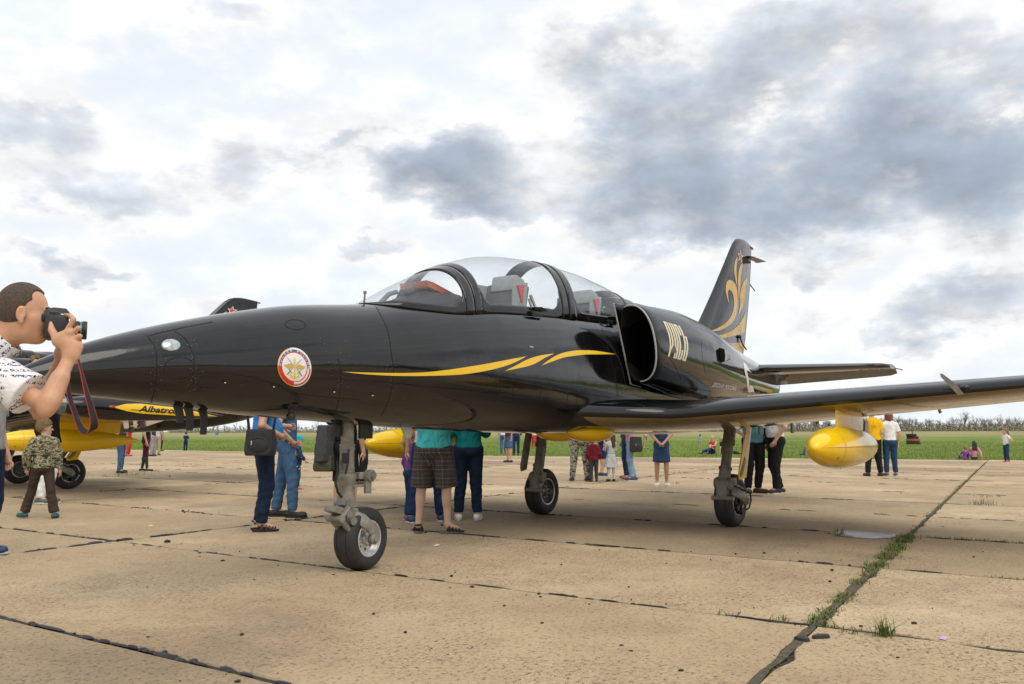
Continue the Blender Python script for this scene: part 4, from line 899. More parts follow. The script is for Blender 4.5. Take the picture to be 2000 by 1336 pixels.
# ================================================================== MARKINGS (laid on the real skin)
BV_F = bvh_of([fuselage]); BV_N = bvh_of([nacelles[0], fuselage]); BV_FIN = bvh_of([fin, rudder])
def on_skin(bv, x, y, off):
    d = pix_ray(x, y); h, n, _, dist = bv.ray_cast(CAM, d)
    if h is None: return None
    if n.dot(d) > 0: n = -n
    return h + n*off, n
def decal(name, polys, bv, mat_, parent, off=.0025, cell=6.0, tris=None):
    """flat paint: outlines traced on the skin, cut fine enough to follow its curve"""
    bm = bmesh.new()
    if tris is not None:
        vs = [bm.verts.new((x, y, 0)) for x, y in tris[0]]
        for f in tris[1]:
            try: bm.faces.new([vs[i] for i in f])
            except ValueError: pass
    else:
        for pl in polys:
            pl = [p for i, p in enumerate(pl) if math.dist(p, pl[i-1]) > .02]
            bm.faces.new([bm.verts.new((x, y, 0)) for x, y in pl])
        bm.normal_update(); bmesh.ops.triangulate(bm, faces=bm.faces[:])
    xs_ = [v.co.x for v in bm.verts]; ys_ = [v.co.y for v in bm.verts]
    for ax, lo, hi in ((0, min(xs_), max(xs_)), (1, min(ys_), max(ys_))):
        q = lo+cell*.5
        while q < hi:
            co = [0, 0, 0]; no = [0, 0, 0]; co[ax] = q; no[ax] = 1
            bmesh.ops.bisect_plane(bm, geom=bm.verts[:]+bm.edges[:]+bm.faces[:], plane_co=co, plane_no=no, dist=1e-4); q += cell
    bad = []
    for v in bm.verts:
        r_ = on_skin(bv, v.co.x, v.co.y, off)
        if r_ is None: bad.append(v)
        else: v.co = r_[0]
    if bad: bmesh.ops.delete(bm, geom=bad, context='VERTS')
    bm.normal_update()
    for f in bm.faces:
        if f.normal.dot(CAM-f.calc_center_median()) < 0: f.normal_flip()
        f.smooth = True
    me = bpy.data.meshes.new(name); bm.to_mesh(me); bm.free(); me.materials.append(mat_)
    return link(bpy.data.objects.new(name, me), parent)
def smooth_poly(pts, k=5):
    """closed Catmull-Rom through traced points"""
    out = []; n = len(pts)
    for i in range(n):
        p0, p1, p2, p3 = [Vector((*pts[(i+j-1) % n], 0)) for j in range(4)]
        for s in range(k):
            t_ = s/k; q = .5*((2*p1)+(p2-p0)*t_+(2*p0-5*p1+4*p2-p3)*t_*t_+(3*p1-p0-3*p2+p3)*t_**3); out.append((q.x, q.y))
    return out
def open_curve(pts, k=6):
    out = []; n = len(pts)
    for i in range(n-1):
        p0, p1, p2, p3 = [Vector((*pts[min(max(i+j-1, 0), n-1)], 0)) for j in range(4)]
        for s in range(k):
            t_ = s/k; q = .5*((2*p1)+(p2-p0)*t_+(2*p0-5*p1+4*p2-p3)*t_*t_+(3*p1-p0-3*p2+p3)*t_**3); out.append((q.x, q.y))
    return out+[pts[-1]]
def band(up, dn, k=6): return open_curve(up, k)+open_curve(dn, k)[::-1]
Z = lambda pts, s, ox, oy: [(ox+x/s, oy+y/s) for x, y in pts]
# yellow flash in three strokes
z4 = lambda p: Z(p, 3.516, 680, 480)
S1 = band([(668, 726), (715, 727.5), (770, 728.5), (830, 727), (890, 720), (950, 710.5), (1000, 701), (1028, 696)], [(668, 726), (715, 731), (775, 734), (840, 734), (905, 731), (960, 722), (1000, 710), (1028, 696)])
S2 = band(z4([(1075, 860), (1150, 822), (1220, 785), (1290, 760), (1350, 748), (1415, 740)]), z4([(1075, 860), (1150, 845), (1240, 825), (1300, 800), (1350, 770), (1415, 740)]))
S3 = band(z4([(1325, 823), (1390, 775), (1460, 740), (1540, 722), (1620, 717), (1720, 724), (1840, 745)]), z4([(1325, 823), (1400, 795), (1480, 768), (1560, 755), (1640, 747), (1740, 746), (1840, 745)]))
for s in (S1, S2, S3): decal('flash_stroke', [s], BV_F, m_stripe, fuselage)
# round emblem
EC, ER = (574.6, 717.0), (33.2, 37.8); SH = .16
def em(u, v): return (EC[0]+ER[0]*u, EC[1]+ER[1]*v+ER[1]*SH*u*.55)
def ringp(r0, r1, a0, a1, n=40):
    A = [math.radians(a0+(a1-a0)*i/n) for i in range(n+1)]
    return [em(r1*math.cos(a), r1*math.sin(a)) for a in A]+[em(r0*math.cos(a), r0*math.sin(a)) for a in A[::-1]]
emb = decal('emblem_disc', [[em(math.cos(a), math.sin(a)) for a in np.linspace(0, 2*math.pi, 48)[:-1]]], BV_F, m_white, fuselage, .003)
def emd(name, polys, m_, off): return decal(name, polys, BV_F, m_, emb, off, 8)
emd('emblem_orange_rim', [ringp(.955, 1.0, 92, 255)], m_orange, .0036)
emd('emblem_blue_arc', [ringp(.80, .90, -182, 0)], m_blue, .0038); emd('emblem_red_arc', [ringp(.735, .80, -182, 0)], m_red, .0038)
emd('emblem_red_band', [ringp(.735, .955, 92, 180)], m_red, .0038); emd('emblem_inner_rim', [ringp(.715, .74, 60, 180)], m_orange, .004)
emd('emblem_red_line', [ringp(.715, .76, 0, 90)], m_red, .0038); emd('emblem_red_line', [ringp(.87, .945, 0, 92)], m_red, .0038)
def emp(pts): return [em((x-678)/413, (y-690)/462-.0) for x, y in pts]
def stroke(pts, w0, w1=None):
    w1 = w0 if w1 is None else w1; L = []; Rr = []
    for i, p in enumerate(pts):
        a = Vector(pts[max(i-1, 0)]); c = Vector(pts[min(i+1, len(pts)-1)]); d = (c-a).normalized(); n = Vector((-d.y, d.x)); w_ = w0+(w1-w0)*i/(len(pts)-1)
        L.append((p[0]+n.x*w_, p[1]+n.y*w_)); Rr.append((p[0]-n.x*w_, p[1]-n.y*w_))
    return L+Rr[::-1]
emd('emblem_sabre', [emp(stroke([(500, 480), (600, 590), (700, 690), (800, 800)], 12, 16))], m_sgrey, .0040); emd('emblem_sabre', [emp(stroke([(852, 490), (760, 590), (660, 690), (560, 800)], 12, 16))], m_sgrey, .0040)
emd('emblem_hilt', [emp(stroke([(790, 795), (860, 885)], 12)), emp(stroke([(745, 845), (835, 755)], 7))], m_gear_d, .0044); emd('emblem_hilt', [emp(stroke([(575, 795), (505, 880)], 12)), emp(stroke([(535, 745), (625, 845)], 7))], m_gear_d, .0044)
emd('emblem_anchor', [emp(stroke([(684, 560), (684, 965)], 13, 20)), emp(stroke([(648, 575), (722, 575)], 9)), emp(smooth_poly([(678, 975), (610, 930), (575, 900), (570, 845), (600, 880), (620, 905), (684, 935), (745, 905), (765, 880), (800, 845), (795, 900), (745, 930)], 3)), emp(stroke([(660, 530), (665, 500), (684, 490), (702, 500), (706, 530), (684, 548), (660, 530)], 9))], m_stripe, .0046)
emd('emblem_wing', [emp(smooth_poly([(425, 655), (490, 645), (560, 618), (610, 625), (650, 680), (600, 725), (520, 735), (460, 705)], 4))], m_gold, .0046); emd('emblem_wing', [emp(smooth_poly([(945, 655), (880, 645), (810, 618), (760, 625), (715, 685), (770, 725), (850, 735), (905, 705)], 4))], m_gold, .0046)
def text_tris(s, bold=0.0, shear=0.0):
    c = bpy.data.curves.new('lettering', 'FONT'); c.body = s; c.resolution_u = 2; c.offset = bold; c.shear = shear; o = bpy.data.objects.new('lettering', c); COL.objects.link(o)
    dg = bpy.context.evaluated_depsgraph_get(); me = o.evaluated_get(dg).to_mesh(); vs = [(v.co.x, v.co.y) for v in me.vertices]; fs = [tuple(p.vertices) for p in me.polygons]
    o.evaluated_get(dg).to_mesh_clear(); bpy.data.objects.remove(o); bpy.data.curves.remove(c)
    a = np.array(vs); lo = a.min(0); hi = a.max(0); return [tuple((q-lo)/(hi-lo)) for q in a], fs, (hi-lo)
for i, ch in enumerate('ДОСААФ РОССИИ'):
    if ch == ' ': continue
    vs, fs, sz = text_tris(ch, .02); a = math.radians(-176+172*i/12); px_ = []
    for u, v in vs:
        tx = (u-.5)*.115; ty = .775+v*.155; ca, sa = math.cos(a), math.sin(a); px_.append(em(ca*ty - sa*tx, sa*ty + ca*tx))
    decal('emblem_letter', None, BV_F, m_cream, emb, .0046, 10, tris=(px_, fs))
# big stencil lettering on the intake
def quad_interp(a, bq, c, t_): return tuple(a[i]*(1-t_)*(1-2*t_)+bq[i]*4*t_*(1-t_)+c[i]*t_*(2*t_-1) for i in (0, 1))
z5 = lambda x, y: (1180+x/6.25, 580+y/6.25)
def rus(u, v):
    l = quad_interp(z5(715, 295), z5(793, 520), z5(775, 725), v); r_ = quad_interp(z5(945, 362), z5(1022, 570), z5(990, 785), v); return (l[0]+(r_[0]-l[0])*u, l[1]+(r_[1]-l[1])*u)
def rpoly(pts):
    out = []
    for i, p in enumerate(pts):
        q = pts[(i+1) % len(pts)]
        for s in range(6): out.append(rus(p[0]+(q[0]-p[0])*s/6, p[1]+(q[1]-p[1])*s/6))
    return out
def rect(u0, u1, v0, v1): return [(u0, v0), (u1, v0), (u1, v1), (u0, v1)]
sw = .088
LET = {'Р': [rect(0, sw, 0, 1), rect(sw, .13, 0, .035), [(.13, 0), (.13+sw, 0), (.13+sw, .62), (.13, .60)], [(.13, .60), (.13+sw, .62), (sw, .80), (sw, .72)]],
       'У': [rect(.27, .27+sw, 0, .64), [(.27, .64), (.27+sw, .64), (.40, .72), (.40, .80)], rect(.40, .40+sw, 0, .965), rect(.30, .40+sw, .965, 1.0), rect(.30, .30+sw*.7, .86, .965)],
       'С': [rect(.53, .53+sw, 0, 1), rect(.53+sw, .72, 0, .035), rect(.53+sw, .72, .965, 1), rect(.655, .655+sw, .035, .30), rect(.655, .655+sw, .72, .965)],
       'Ь': [rect(.79, .79+sw, 0, 1), rect(.79+sw, 1.0, .30, .335), rect(.79+sw, 1.0, .965, 1), rect(.915, 1.0, .335, .965)]}
for ch, polys in LET.items(): decal('big_letter', [rpoly(p) for p in polys], BV_N, m_cream, nacelles[0], .003, 5)
vs, fs, sz = text_tris('ДОСААФ РОССИИ', .045, .25)
TL, TR, BL, BR = (1393.5, 745.5), (1438.6, 755.2), (1388, 756.5), (1437, 765)
decal('small_lettering', None, BV_N, m_white, nacelles[0], .003, 8, tris=([tuple(TL[i]*(1-u)*v+TR[i]*u*v+BL[i]*(1-u)*(1-v)+BR[i]*u*(1-v) for i in (0, 1)) for u, v in vs], fs))
for pl in ([(1451, 706), (1457, 712), (1464, 724), (1468, 728), (1458, 723), (1462, 740), (1464, 766), (1460.5, 766), (1458, 742), (1453, 720)], [(1464, 752), (1470, 754), (1473, 766), (1463, 766)]): decal('white_tail_band', [pl], BV_N, m_white, nacelles[0], .003, 5)
# gold ornament on the fin
zf = lambda p: Z(p, 5.567, 1350, 460)
ORN = [smooth_poly(zf([(135, 1052), (250, 1022), (340, 975), (410, 910), (445, 840), (462, 760), (460, 680), (448, 630), (425, 595), (408, 590), (398, 610), (397, 655), (410, 738), (387, 675), (373, 600), (376, 540), (387, 502), (410, 484), (440, 490), (470, 520), (490, 570), (502, 640), (502, 740), (495, 830), (478, 890), (440, 950), (370, 1005), (280, 1038)]), 3),
       zf(band([(200, 1090), (300, 1085), (400, 1055), (480, 1005), (540, 930), (575, 860), (588, 825)], [(230, 1118), (310, 1121), (400, 1105), (480, 1085), (530, 1068), (560, 1055), (584, 1046)], 3)),
       zf([(318, 1175), (480, 1168), (580, 1155), (577, 1230), (560, 1330), (520, 1335), (430, 1250), (360, 1200)]),
       smooth_poly(zf([(500, 235), (498, 290), (490, 350), (492, 430), (497, 545), (480, 490), (466, 400), (466, 330), (478, 270)]), 3),
       smooth_poly(zf([(553, 300), (558, 312), (550, 370), (538, 460), (526, 600), (515, 708), (508, 600), (506, 480), (513, 400), (530, 330)]), 3),
       smooth_poly(zf([(604, 466), (600, 530), (586, 620), (574, 720), (550, 800), (513, 850), (530, 760), (528, 660), (541, 570), (570, 500)]), 3)]
for p in ORN: decal('gold_ornament', [p], BV_FIN, m_gold, fin, .004, 4)
def starp(cx, cy, rx, ry, rot, k=.4): return [(cx+rx*(1 if i % 2 == 0 else k)*math.sin(math.pi*i/5+rot), cy-ry*(1 if i % 2 == 0 else k)*math.cos(math.pi*i/5+rot)+.35*(rx*(1 if i % 2 == 0 else k)*math.sin(math.pi*i/5+rot))) for i in range(10)]
cx, cy = zf([(531, 229)])[0]; decal('star', [starp(cx, cy, 5.6, 13.0, .1, .42)], BV_FIN, m_white, fin, .005, 4); decal('star', [starp(cx, cy, 4.0, 9.6, .1, .40)], BV_FIN, m_red, fin, .007, 4)
# panel joints, hatches and rivet scuffs on the skin
def skin_line(name, pts, width, bv, parent, m_, off=.0018):
    pts = [p for p in open_curve(pts, 6)]; ring = []; P3 = [on_skin(bv, x, y, off) for x, y in pts]; P3 = [p for p in P3 if p]
    for i, (p, n) in enumerate(P3):
        d = (P3[min(i+1, len(P3)-1)][0]-P3[max(i-1, 0)][0]).normalized(); s = d.cross(n).normalized()*width/2; ring.append([p-s, p+s])
    mb = MB(); mb.loft(ring, (False, False), closed=False); return mb.build(name, m_, parent, sharp=180)
def ell(cx, cy, rx, ry, n=14, sk=0.0): return [(cx+rx*math.cos(2*math.pi*i/n), cy+ry*math.sin(2*math.pi*i/n)+sk*rx*math.cos(2*math.pi*i/n)) for i in range(n+1)]
LINES = [([(287, 655), (302, 677), (306, 700), (306, 727), (303, 756), (294, 790)], .004), ([(339, 645), (362, 662), (375, 686), (380, 712), (378, 750)], .004), (ell(351, 719, 30, 21), .004), ([(287, 657), (312, 650), (339, 644), (372, 637), (415, 629)], .003),
         (ell(577, 634, 20, 9.5, 14, .06), .004), ([(735, 600), (752, 632), (761, 662), (765, 696), (768, 711)], .004), ([(768, 711), (840, 719), (907, 728), (1021, 747), (1106, 764), (1192, 776)], .005), ([(768, 711), (768, 740), (760, 780), (745, 812)], .003),
         ([(977, 752), (1000, 754), (999, 779), (976, 777), (977, 752)], .004), ([(1055, 770), (1062, 759), (1104, 764), (1108, 778), (1106, 796)], .004), ([(1055, 770), (1053, 793)], .003), ([(1126, 770), (1124, 795), (1110, 820), (1095, 834)], .003),
         ([(660, 700), (666, 730), (662, 780), (650, 815)], .003), ([(388, 745), (389, 756), (420, 758)], .002), ([(575, 768), (640, 776), (700, 780)], .002), ([(1131, 725), (1131, 736), (1147, 738)], .002), (ell(1207, 735, 7, 17), .003), ([(1175, 640), (1185, 672), (1195, 710), (1203, 745), (1206, 775)], .004)]
for p, w_ in LINES: skin_line('panel_joint', p, w_*1.5, BV_F, fuselage, m_gap)
for p in ([(1302, 690), (1318, 715), (1330, 742)], [(1370, 668), (1372, 700), (1378, 730)], [(1265, 747), (1320, 752), (1390, 765)]): skin_line('panel_joint', p, .006, BV_N, nacelles[0], m_gap)
for x, y in ((439, 745), (534, 753), (652, 763), (727, 770), (568, 740)):
    decal('drain_hole', [[(x+3.2*math.cos(a), y+3.4*math.sin(a)) for a in np.linspace(0, 6.28, 13)[:-1]]], BV_F, m_gap, fuselage, .002); decal('drain_rim', [[(x+.6+2.0*math.cos(a), y+2.2+1.3*math.sin(a)) for a in np.linspace(0, 6.28, 10)[:-1]]], BV_F, m_cream, fuselage, .003)
sc = MB(); rs = random.Random(5)
for i in range(170):
    x0 = rs.choice([rs.uniform(300, 1180), rs.gauss(660, 12), rs.gauss(305, 6), rs.gauss(765, 5), rs.gauss(378, 8)]); y0 = rs.uniform(660, 820); r_ = on_skin(BV_F, x0, y0, .0016)
    if not r_: continue
    p, n = r_; u, v_ = frame_of(n); s = rs.uniform(.0016, .0036); sc.add([p+u*s, p+v_*s, p-u*s, p-v_*s], [(0, 1, 2, 3)])
o = sc.build('paint_chips', m_scuff, fuselage, smooth=False); tag(o, kind='stuff')
m_rivet = simple('rivet_heads', (.045, .045, .047), .35, .3)
rv = MB()
for p_, w_ in LINES[:14]:
    pts = open_curve(p_, 10); prev = None
    for dxy in ((2.6, 1.2), (-2.6, -1.2)):
        for x, y in pts:
            r_ = on_skin(BV_F, x+dxy[0], y+dxy[1], .001)
            if not r_: continue
            p, n = r_
            if prev is not None and (p-prev).length < .035: continue
            prev = p; u, v_ = frame_of(n); s = .0034; rv.add([p+u*s, p+v_*s, p-u*s, p-v_*s, p+n*.0016], [(0, 1, 4), (1, 2, 4), (2, 3, 4), (3, 0, 4)])
o = rv.build('rivets', m_rivet, fuselage, smooth=False); tag(o, kind='stuff')
# lamp, probes, antennas
p, n = on_skin(BV_F, 334, 674, .0)
u = Vector((1, 0, .12)); u = (u-n*u.dot(n)).normalized(); v_ = n.cross(u)
mb = MB(); mb.loft([[p+(u*math.cos(2*math.pi*k/20)*.055+v_*math.sin(2*math.pi*k/20)*.040)*q+n*h_ for k in range(20)] for q, h_ in ((1.08, .0), (1.05, .004), (.95, .007), (.6, .012), (.05, .014))]); mb.build('nose_lamp', m_lens, fuselage)
a = at_axis(711, 598, 1, -.02); mb = MB(); mb.tube([a+Vector((-.02, 0, -.03)), a+Vector((0, 0, .02)), a+Vector((.008, 0, .11))], [.010, .008, .008], 8); mb.tube([a+Vector((.008, 0, .105)), a+Vector((.008, 0, .125))], .014, 8); mb.build('total_pressure_probe', m_gear_d, fuselage)
for k, (px_, ya, yb) in enumerate(((343, 797, 826), (362, 797, 841), (389, 798, 849))):
    a = at_axis(px_, ya, 1, -.03+.02*k); c = at_axis(px_+7, yb, 1, -.03+.02*k); mb = MB()
    mb.slab([a+Vector((-.02, 0, .03)), a+Vector((.05, 0, .02)), Vector((c.x+.035, c.y, a.z-.05)), c+Vector((.030, 0, 0)), c+Vector((-.015, 0, 0)), Vector((c.x-.015, c.y, a.z-.06))], (0, .012, 0)); mb.build('blade_antenna', m_hose, fuselage, sharp=30)
a = at_axis(568, 806, 1, -.22); mb = MB(); mb.lathe(a+Vector((0, 0, .06)), (0, 0, -1), [(0, .055), (.02, .045), (.035, .02), (.06, .018), (.07, .028), (.085, .034), (.105, .030), (.115, .012)], 18); mb.build('icing_probe', m_hose, fuselage)
a = at_axis(790, 838, 1, -.1); mb = MB(); mb.slab([a+Vector((-.06, 0, .06)), a+Vector((.10, 0, .06)), a+Vector((.09, 0, -.07)), a+Vector((.02, 0, -.07))], (0, .016, 0)); mb.build('belly_antenna', m_sgrey, fuselage, sharp=30)
for px_, py_ in ((1037, 678), (1180, 636)):
    r_ = on_skin(BV_F, px_, py_, .004)
    if r_: p, n = r_; mb = MB(); mb.box(p, (.06, .012, .012), None, .003); mb.build('latch', m_sgrey, fuselage)
# tip tank arrow and script (outboard port side)
tipp = [o for o in JET.children if o.name.startswith('tip_tank') and o.data.vertices[0].co.y < 0][0]
BV_T = bvh_of([tipp])
def on_tip(x, z, off): 
    h, n, _, _ = BV_T.ray_cast(Vector((x, -9, z)), Vector((0, 1, 0)))
    return None if h is None else h + (n if n.y < 0 else -n)*off
def tip_decal(name, polys, m_, off, tris=None, cell=.05):
    bm = bmesh.new()
    if tris:
        vs = [bm.verts.new((x, z, 0)) for x, z in tris[0]]
        for f in tris[1]:
            try: bm.faces.new([vs[i] for i in f])
            except ValueError: pass
    else:
        for pl in polys: bm.faces.new([bm.verts.new((x, z, 0)) for x, z in pl])
        bm.normal_update(); bmesh.ops.triangulate(bm, faces=bm.faces[:])
    for ax in (0, 1):
        q = min(v.co[ax] for v in bm.verts)+cell/2; hi = max(v.co[ax] for v in bm.verts)
        while q < hi:
            co = [0, 0, 0]; no = [0, 0, 0]; co[ax] = q; no[ax] = 1; bmesh.ops.bisect_plane(bm, geom=bm.verts[:]+bm.edges[:]+bm.faces[:], plane_co=co, plane_no=no, dist=1e-5); q += cell
    bad = []
    for v in bm.verts:
        r_ = on_tip(v.co.x, v.co.y, off)
        if r_ is None: bad.append(v)
        else: v.co = r_
    if bad: bmesh.ops.delete(bm, geom=bad, context='VERTS')
    bm.normal_update()
    for f in bm.faces:
        if f.normal.y > 0: f.normal_flip()
        f.smooth = True
    me = bpy.data.meshes.new(name); bm.to_mesh(me); bm.free(); me.materials.append(m_); return link(bpy.data.objects.new(name, me), tipp)
zt_ = lambda x: 1.50-.045*(x-2.78)
tip_decal('yellow_arrow', [[(3.80, zt_(3.8)+.02), (4.02, zt_(4.02)+.085), (4.25, zt_(4.25)+.105), (4.9, zt_(4.9)+.085), (5.35, zt_(5.35)+.03), (5.70, zt_(5.7)-.01), (5.35, zt_(5.35)-.025), (4.9, zt_(4.9)-.045), (4.3, zt_(4.3)-.05), (4.05, zt_(4.05)-.03)]], m_stripe, .004)
vs, fs, sz = text_tris('Albatros', .03, .35); x0, x1, zh = 4.22, 4.92, .10
tip_decal('tank_lettering', None, m_hose, .0065, tris=([(x0+u*(x1-x0), zt_(x0+u*(x1-x0))-.022+v*zh) for u, v in vs], fs), cell=.04)
tip_decal('lettering_underline', [[(4.10, zt_(4.1)-.006), (5.02, zt_(5.02)-.006), (5.02, zt_(5.02)+.004), (4.10, zt_(4.1)+.004)]], m_hose, .006)

# ---------------- the second jet, parked alongside
JET2 = copy_tree(JET)
for o in JET2.children_recursive:
    if o.name.startswith('bare_metal_patch'): bpy.data.objects.remove(o); break
JET2['label'] = 'second black jet with yellow drop tank parked behind the nose, mostly hidden'
rz2 = R(-7.0); mid2 = (ground(143, 954)+ground(25, 945))/2; off = Matrix.Rotation(rz2, 3, 'Z') @ Vector((4.70, 0, 0))
JET2.rotation_euler.z = rz2; JET2.location = (mid2.x-off.x, mid2.y-off.y, 0)
# ================================================================== PEOPLE
# bodies and clothes are smooth unions of rounded limbs, meshed as one continuous surface
class SDF:
    def __init__(s, lo, hi, h):
        s.lo = np.array(lo, float)-3*h; s.h = h; s.n = np.maximum(np.ceil((np.array(hi, float)+3*h-s.lo)/h).astype(int)+1, 4)
        s.d = np.full(s.n, .25, np.float32)
    def block(s, lo, hi):
        i0 = np.clip(np.floor((np.array(lo)-s.lo)/s.h).astype(int), 0, s.n-1); i1 = np.clip(np.ceil((np.array(hi)-s.lo)/s.h).astype(int)+1, 1, s.n)
        ax = [(s.lo[k]+np.arange(i0[k], i1[k])*s.h).astype(np.float32) for k in range(3)]
        return tuple(slice(i0[k], i1[k]) for k in range(3)), ax[0][:, None, None], ax[1][None, :, None], ax[2][None, None, :]
    def put(s, sl, d, k, sub=False):
        a = s.d[sl]
        if sub: s.d[sl] = np.maximum(a, -d) if k <= 0 else -(np.minimum(-a, d)-np.maximum(k-np.abs(-a-d), 0)**2/(4*k)); return
        s.d[sl] = np.minimum(a, d) if k <= 0 else np.minimum(a, d)-np.maximum(k-np.abs(a-d), 0)**2/(4*k)
    def cone(s, a, b, r1, r2, k=.02, flat=(0, 0), sub=False, fold=None):
        a = np.array(a, float); b = np.array(b, float); m = max(r1, r2)+k+3*s.h; sl, X, Y, Zz = s.block(np.minimum(a, b)-m, np.maximum(a, b)+m)
        ab = b-a; L2 = max(float(ab@ab), 1e-9); t_ = ((X-a[0])*ab[0]+(Y-a[1])*ab[1]+(Zz-a[2])*ab[2])/L2; tc = np.clip(t_, 0, 1)
        d = np.sqrt((X-a[0]-tc*ab[0])**2+(Y-a[1]-tc*ab[1])**2+(Zz-a[2]-tc*ab[2])**2)-(r1+(r2-r1)*tc)
        if fold: d = d+fold[0]*1.1*np.sin(t_*fold[1]*.42+fold[2]+34*X)*np.sin(27*Y-t_*fold[1]*.75+fold[2]*2+11*X)
        L = math.sqrt(L2)
        if flat[0]: d = np.maximum(d, -t_*L)
        if flat[1]: d = np.maximum(d, (t_-1)*L)
        s.put(sl, d, k, sub); return s
    def ell(s, c, r, k=.02, rot=None, sub=False, cut=None):
        c = np.array(c, float); r = np.array(r, float); m = max(r)+k+3*s.h; sl, X, Y, Zz = s.block(c-m, c+m); X = X-c[0]; Y = Y-c[1]; Zz = Zz-c[2]
        if rot is not None:
            M = np.array(rot).T; X, Y, Zz = M[0, 0]*X+M[0, 1]*Y+M[0, 2]*Zz, M[1, 0]*X+M[1, 1]*Y+M[1, 2]*Zz, M[2, 0]*X+M[2, 1]*Y+M[2, 2]*Zz
        k0 = np.sqrt((X/r[0])**2+(Y/r[1])**2+(Zz/r[2])**2); k1 = np.sqrt((X/r[0]**2)**2+(Y/r[1]**2)**2+(Zz/r[2]**2)**2)+1e-6; d = k0*(k0-1)/k1
        if cut is not None: d = np.maximum(d, X*cut[0]+Y*cut[1]+Zz*cut[2]-cut[3])
        s.put(sl, d, k, sub); return s
    def plane(s, p, n):
        p = np.array(p, float); n = np.array(n, float); n /= np.linalg.norm(n); sl, X, Y, Zz = s.block(s.lo, s.lo+s.n*s.h)
        s.d[sl] = np.maximum(s.d[sl], (X-p[0])*n[0]+(Y-p[1])*n[1]+(Zz-p[2])*n[2]); return s
    def mesh(s):
        d = s.d; sg = d < 0; nx, ny, nz = (q-1 for q in d.shape)
        if nx < 1: return np.zeros((0, 3)), []
        cnt = np.zeros((nx, ny, nz), np.int32)
        C = [(i, j, k) for i in (0, 1) for j in (0, 1) for k in (0, 1)]
        for i, j, k in C: cnt += sg[i:i+nx, j:j+ny, k:k+nz]
        cells = np.argwhere((cnt > 0) & (cnt < 8)); 
        if len(cells) == 0: return np.zeros((0, 3)), []
        idx = np.full((nx, ny, nz), -1, np.int64); idx[tuple(cells.T)] = np.arange(len(cells))
        val = {c: d[cells[:, 0]+c[0], cells[:, 1]+c[1], cells[:, 2]+c[2]] for c in C}; acc = np.zeros((len(cells), 3)); num = np.zeros(len(cells))
        for a in C:
            for ax in range(3):
                if a[ax]: continue
                b = list(a); b[ax] = 1; b = tuple(b); va, vb = val[a], val[b]; x = (va < 0) != (vb < 0); t_ = np.where(x, va/np.where(np.abs(va-vb) < 1e-9, 1, va-vb), 0)
                p = np.array(a, float)[None, :].repeat(len(cells), 0); p[:, ax] += t_; acc += p*x[:, None]; num += x
        V = s.lo+(cells+acc/np.maximum(num, 1)[:, None])*s.h; F = []
        for ax in range(3):
            o1, o2 = [(1, 2), (2, 0), (0, 1)][ax]; A = sg; sl0 = [slice(None)]*3; sl1 = [slice(None)]*3; sl0[ax] = slice(0, -1); sl1[ax] = slice(1, None)
            e = A[tuple(sl0)] != A[tuple(sl1)]; g = np.argwhere(e); g = g[(g[:, o1] > 0) & (g[:, o2] > 0) & (g[:, o1] < d.shape[o1]-1) & (g[:, o2] < d.shape[o2]-1)]
            inside = A[tuple(g.T)]
            def at(p1, p2):
                q = g.copy(); q[:, o1] -= p1; q[:, o2] -= p2; return idx[tuple(q.T)]
            Q = np.stack([at(0, 0), at(1, 0), at(1, 1), at(0, 1)], 1); Q[~inside] = Q[~inside][:, ::-1]; F.append(Q)
        F = np.concatenate(F); F = F[(F >= 0).all(1)]
        return V, F
def sdf_obj(name, sdf, mat_, parent, extra=None, fm=None, smooth_it=1):
    V, F = sdf.mesh()
    if smooth_it and len(V):
        for _ in range(smooth_it):
            acc = np.zeros_like(V); n = np.zeros(len(V))
            for k in range(4):
                a, b = F[:, k], F[:, (k+1) % 4]; np.add.at(acc, a, V[b]); np.add.at(acc, b, V[a]); np.add.at(n, a, 1); np.add.at(n, b, 1)
            V = V*.5+acc/np.maximum(n, 1)[:, None]*.5
    F = [tuple(q) for q in F.tolist()]; V = V.tolist()
    if extra is not None:
        k = len(V); V += [tuple(v) for v in extra.v]; F += [tuple(i+k for i in f) for f in extra.f]
    return mobj(name, V, F, mat_, parent, sharp=180)

SKIN = simple('skin', (.56, .33, .22), .5, var=.10, scale=9); SKIN_P = simple('skin_pale', (.62, .41, .30), .5, var=.08, scale=9); SKIN_T = simple('skin_tan', (.44, .26, .165), .5, var=.1, scale=9)
HAIRS = {k: simple('hair_'+k, c, .6, var=.35, scale=60, bump=.6, bscale=140) for k, c in dict(brown=(.055, .035, .022), dark=(.018, .014, .012), blond=(.42, .28, .12), red=(.20, .06, .025), light=(.20, .12, .06)).items()}
CL = {}
def cloth(name, col, var=.22, rough=.85):
    if name not in CL:
        m, t, b = material('cloth_'+name); co = t.coords(); n = t.noise(co, 7, 6, .65)
        t.put(b.inputs['Base Color'], t.ramp(n, [(.3, tuple(c*(1-var) for c in col)), (.7, tuple(min(1, c*(1+var)) for c in col))])); b.inputs['Roughness'].default_value = rough; b.inputs['Specular IOR Level'].default_value = .2
        fold = t.noise(t.vmath('MULTIPLY', co, (1, 1, .6)), 11, 3, .5, dist=.6)
        t.put(b.inputs['Normal'], t.bump(t.math('ADD', t.math('MULTIPLY', fold, 1.0), t.math('MULTIPLY', t.noise(co, 160, 2), .05)), .85, .05)); CL[name] = m
    return CL[name]
def pattern(name, fn):
    m, t, b = material('cloth_'+name); co = t.coords(); t.put(b.inputs['Base Color'], fn(t, co)); b.inputs['Roughness'].default_value = .85; b.inputs['Specular IOR Level'].default_value = .2
    t.put(b.inputs['Normal'], t.bump(t.noise(co, 11, 3, .5, dist=.6), .5, .03)); CL[name] = m; return m
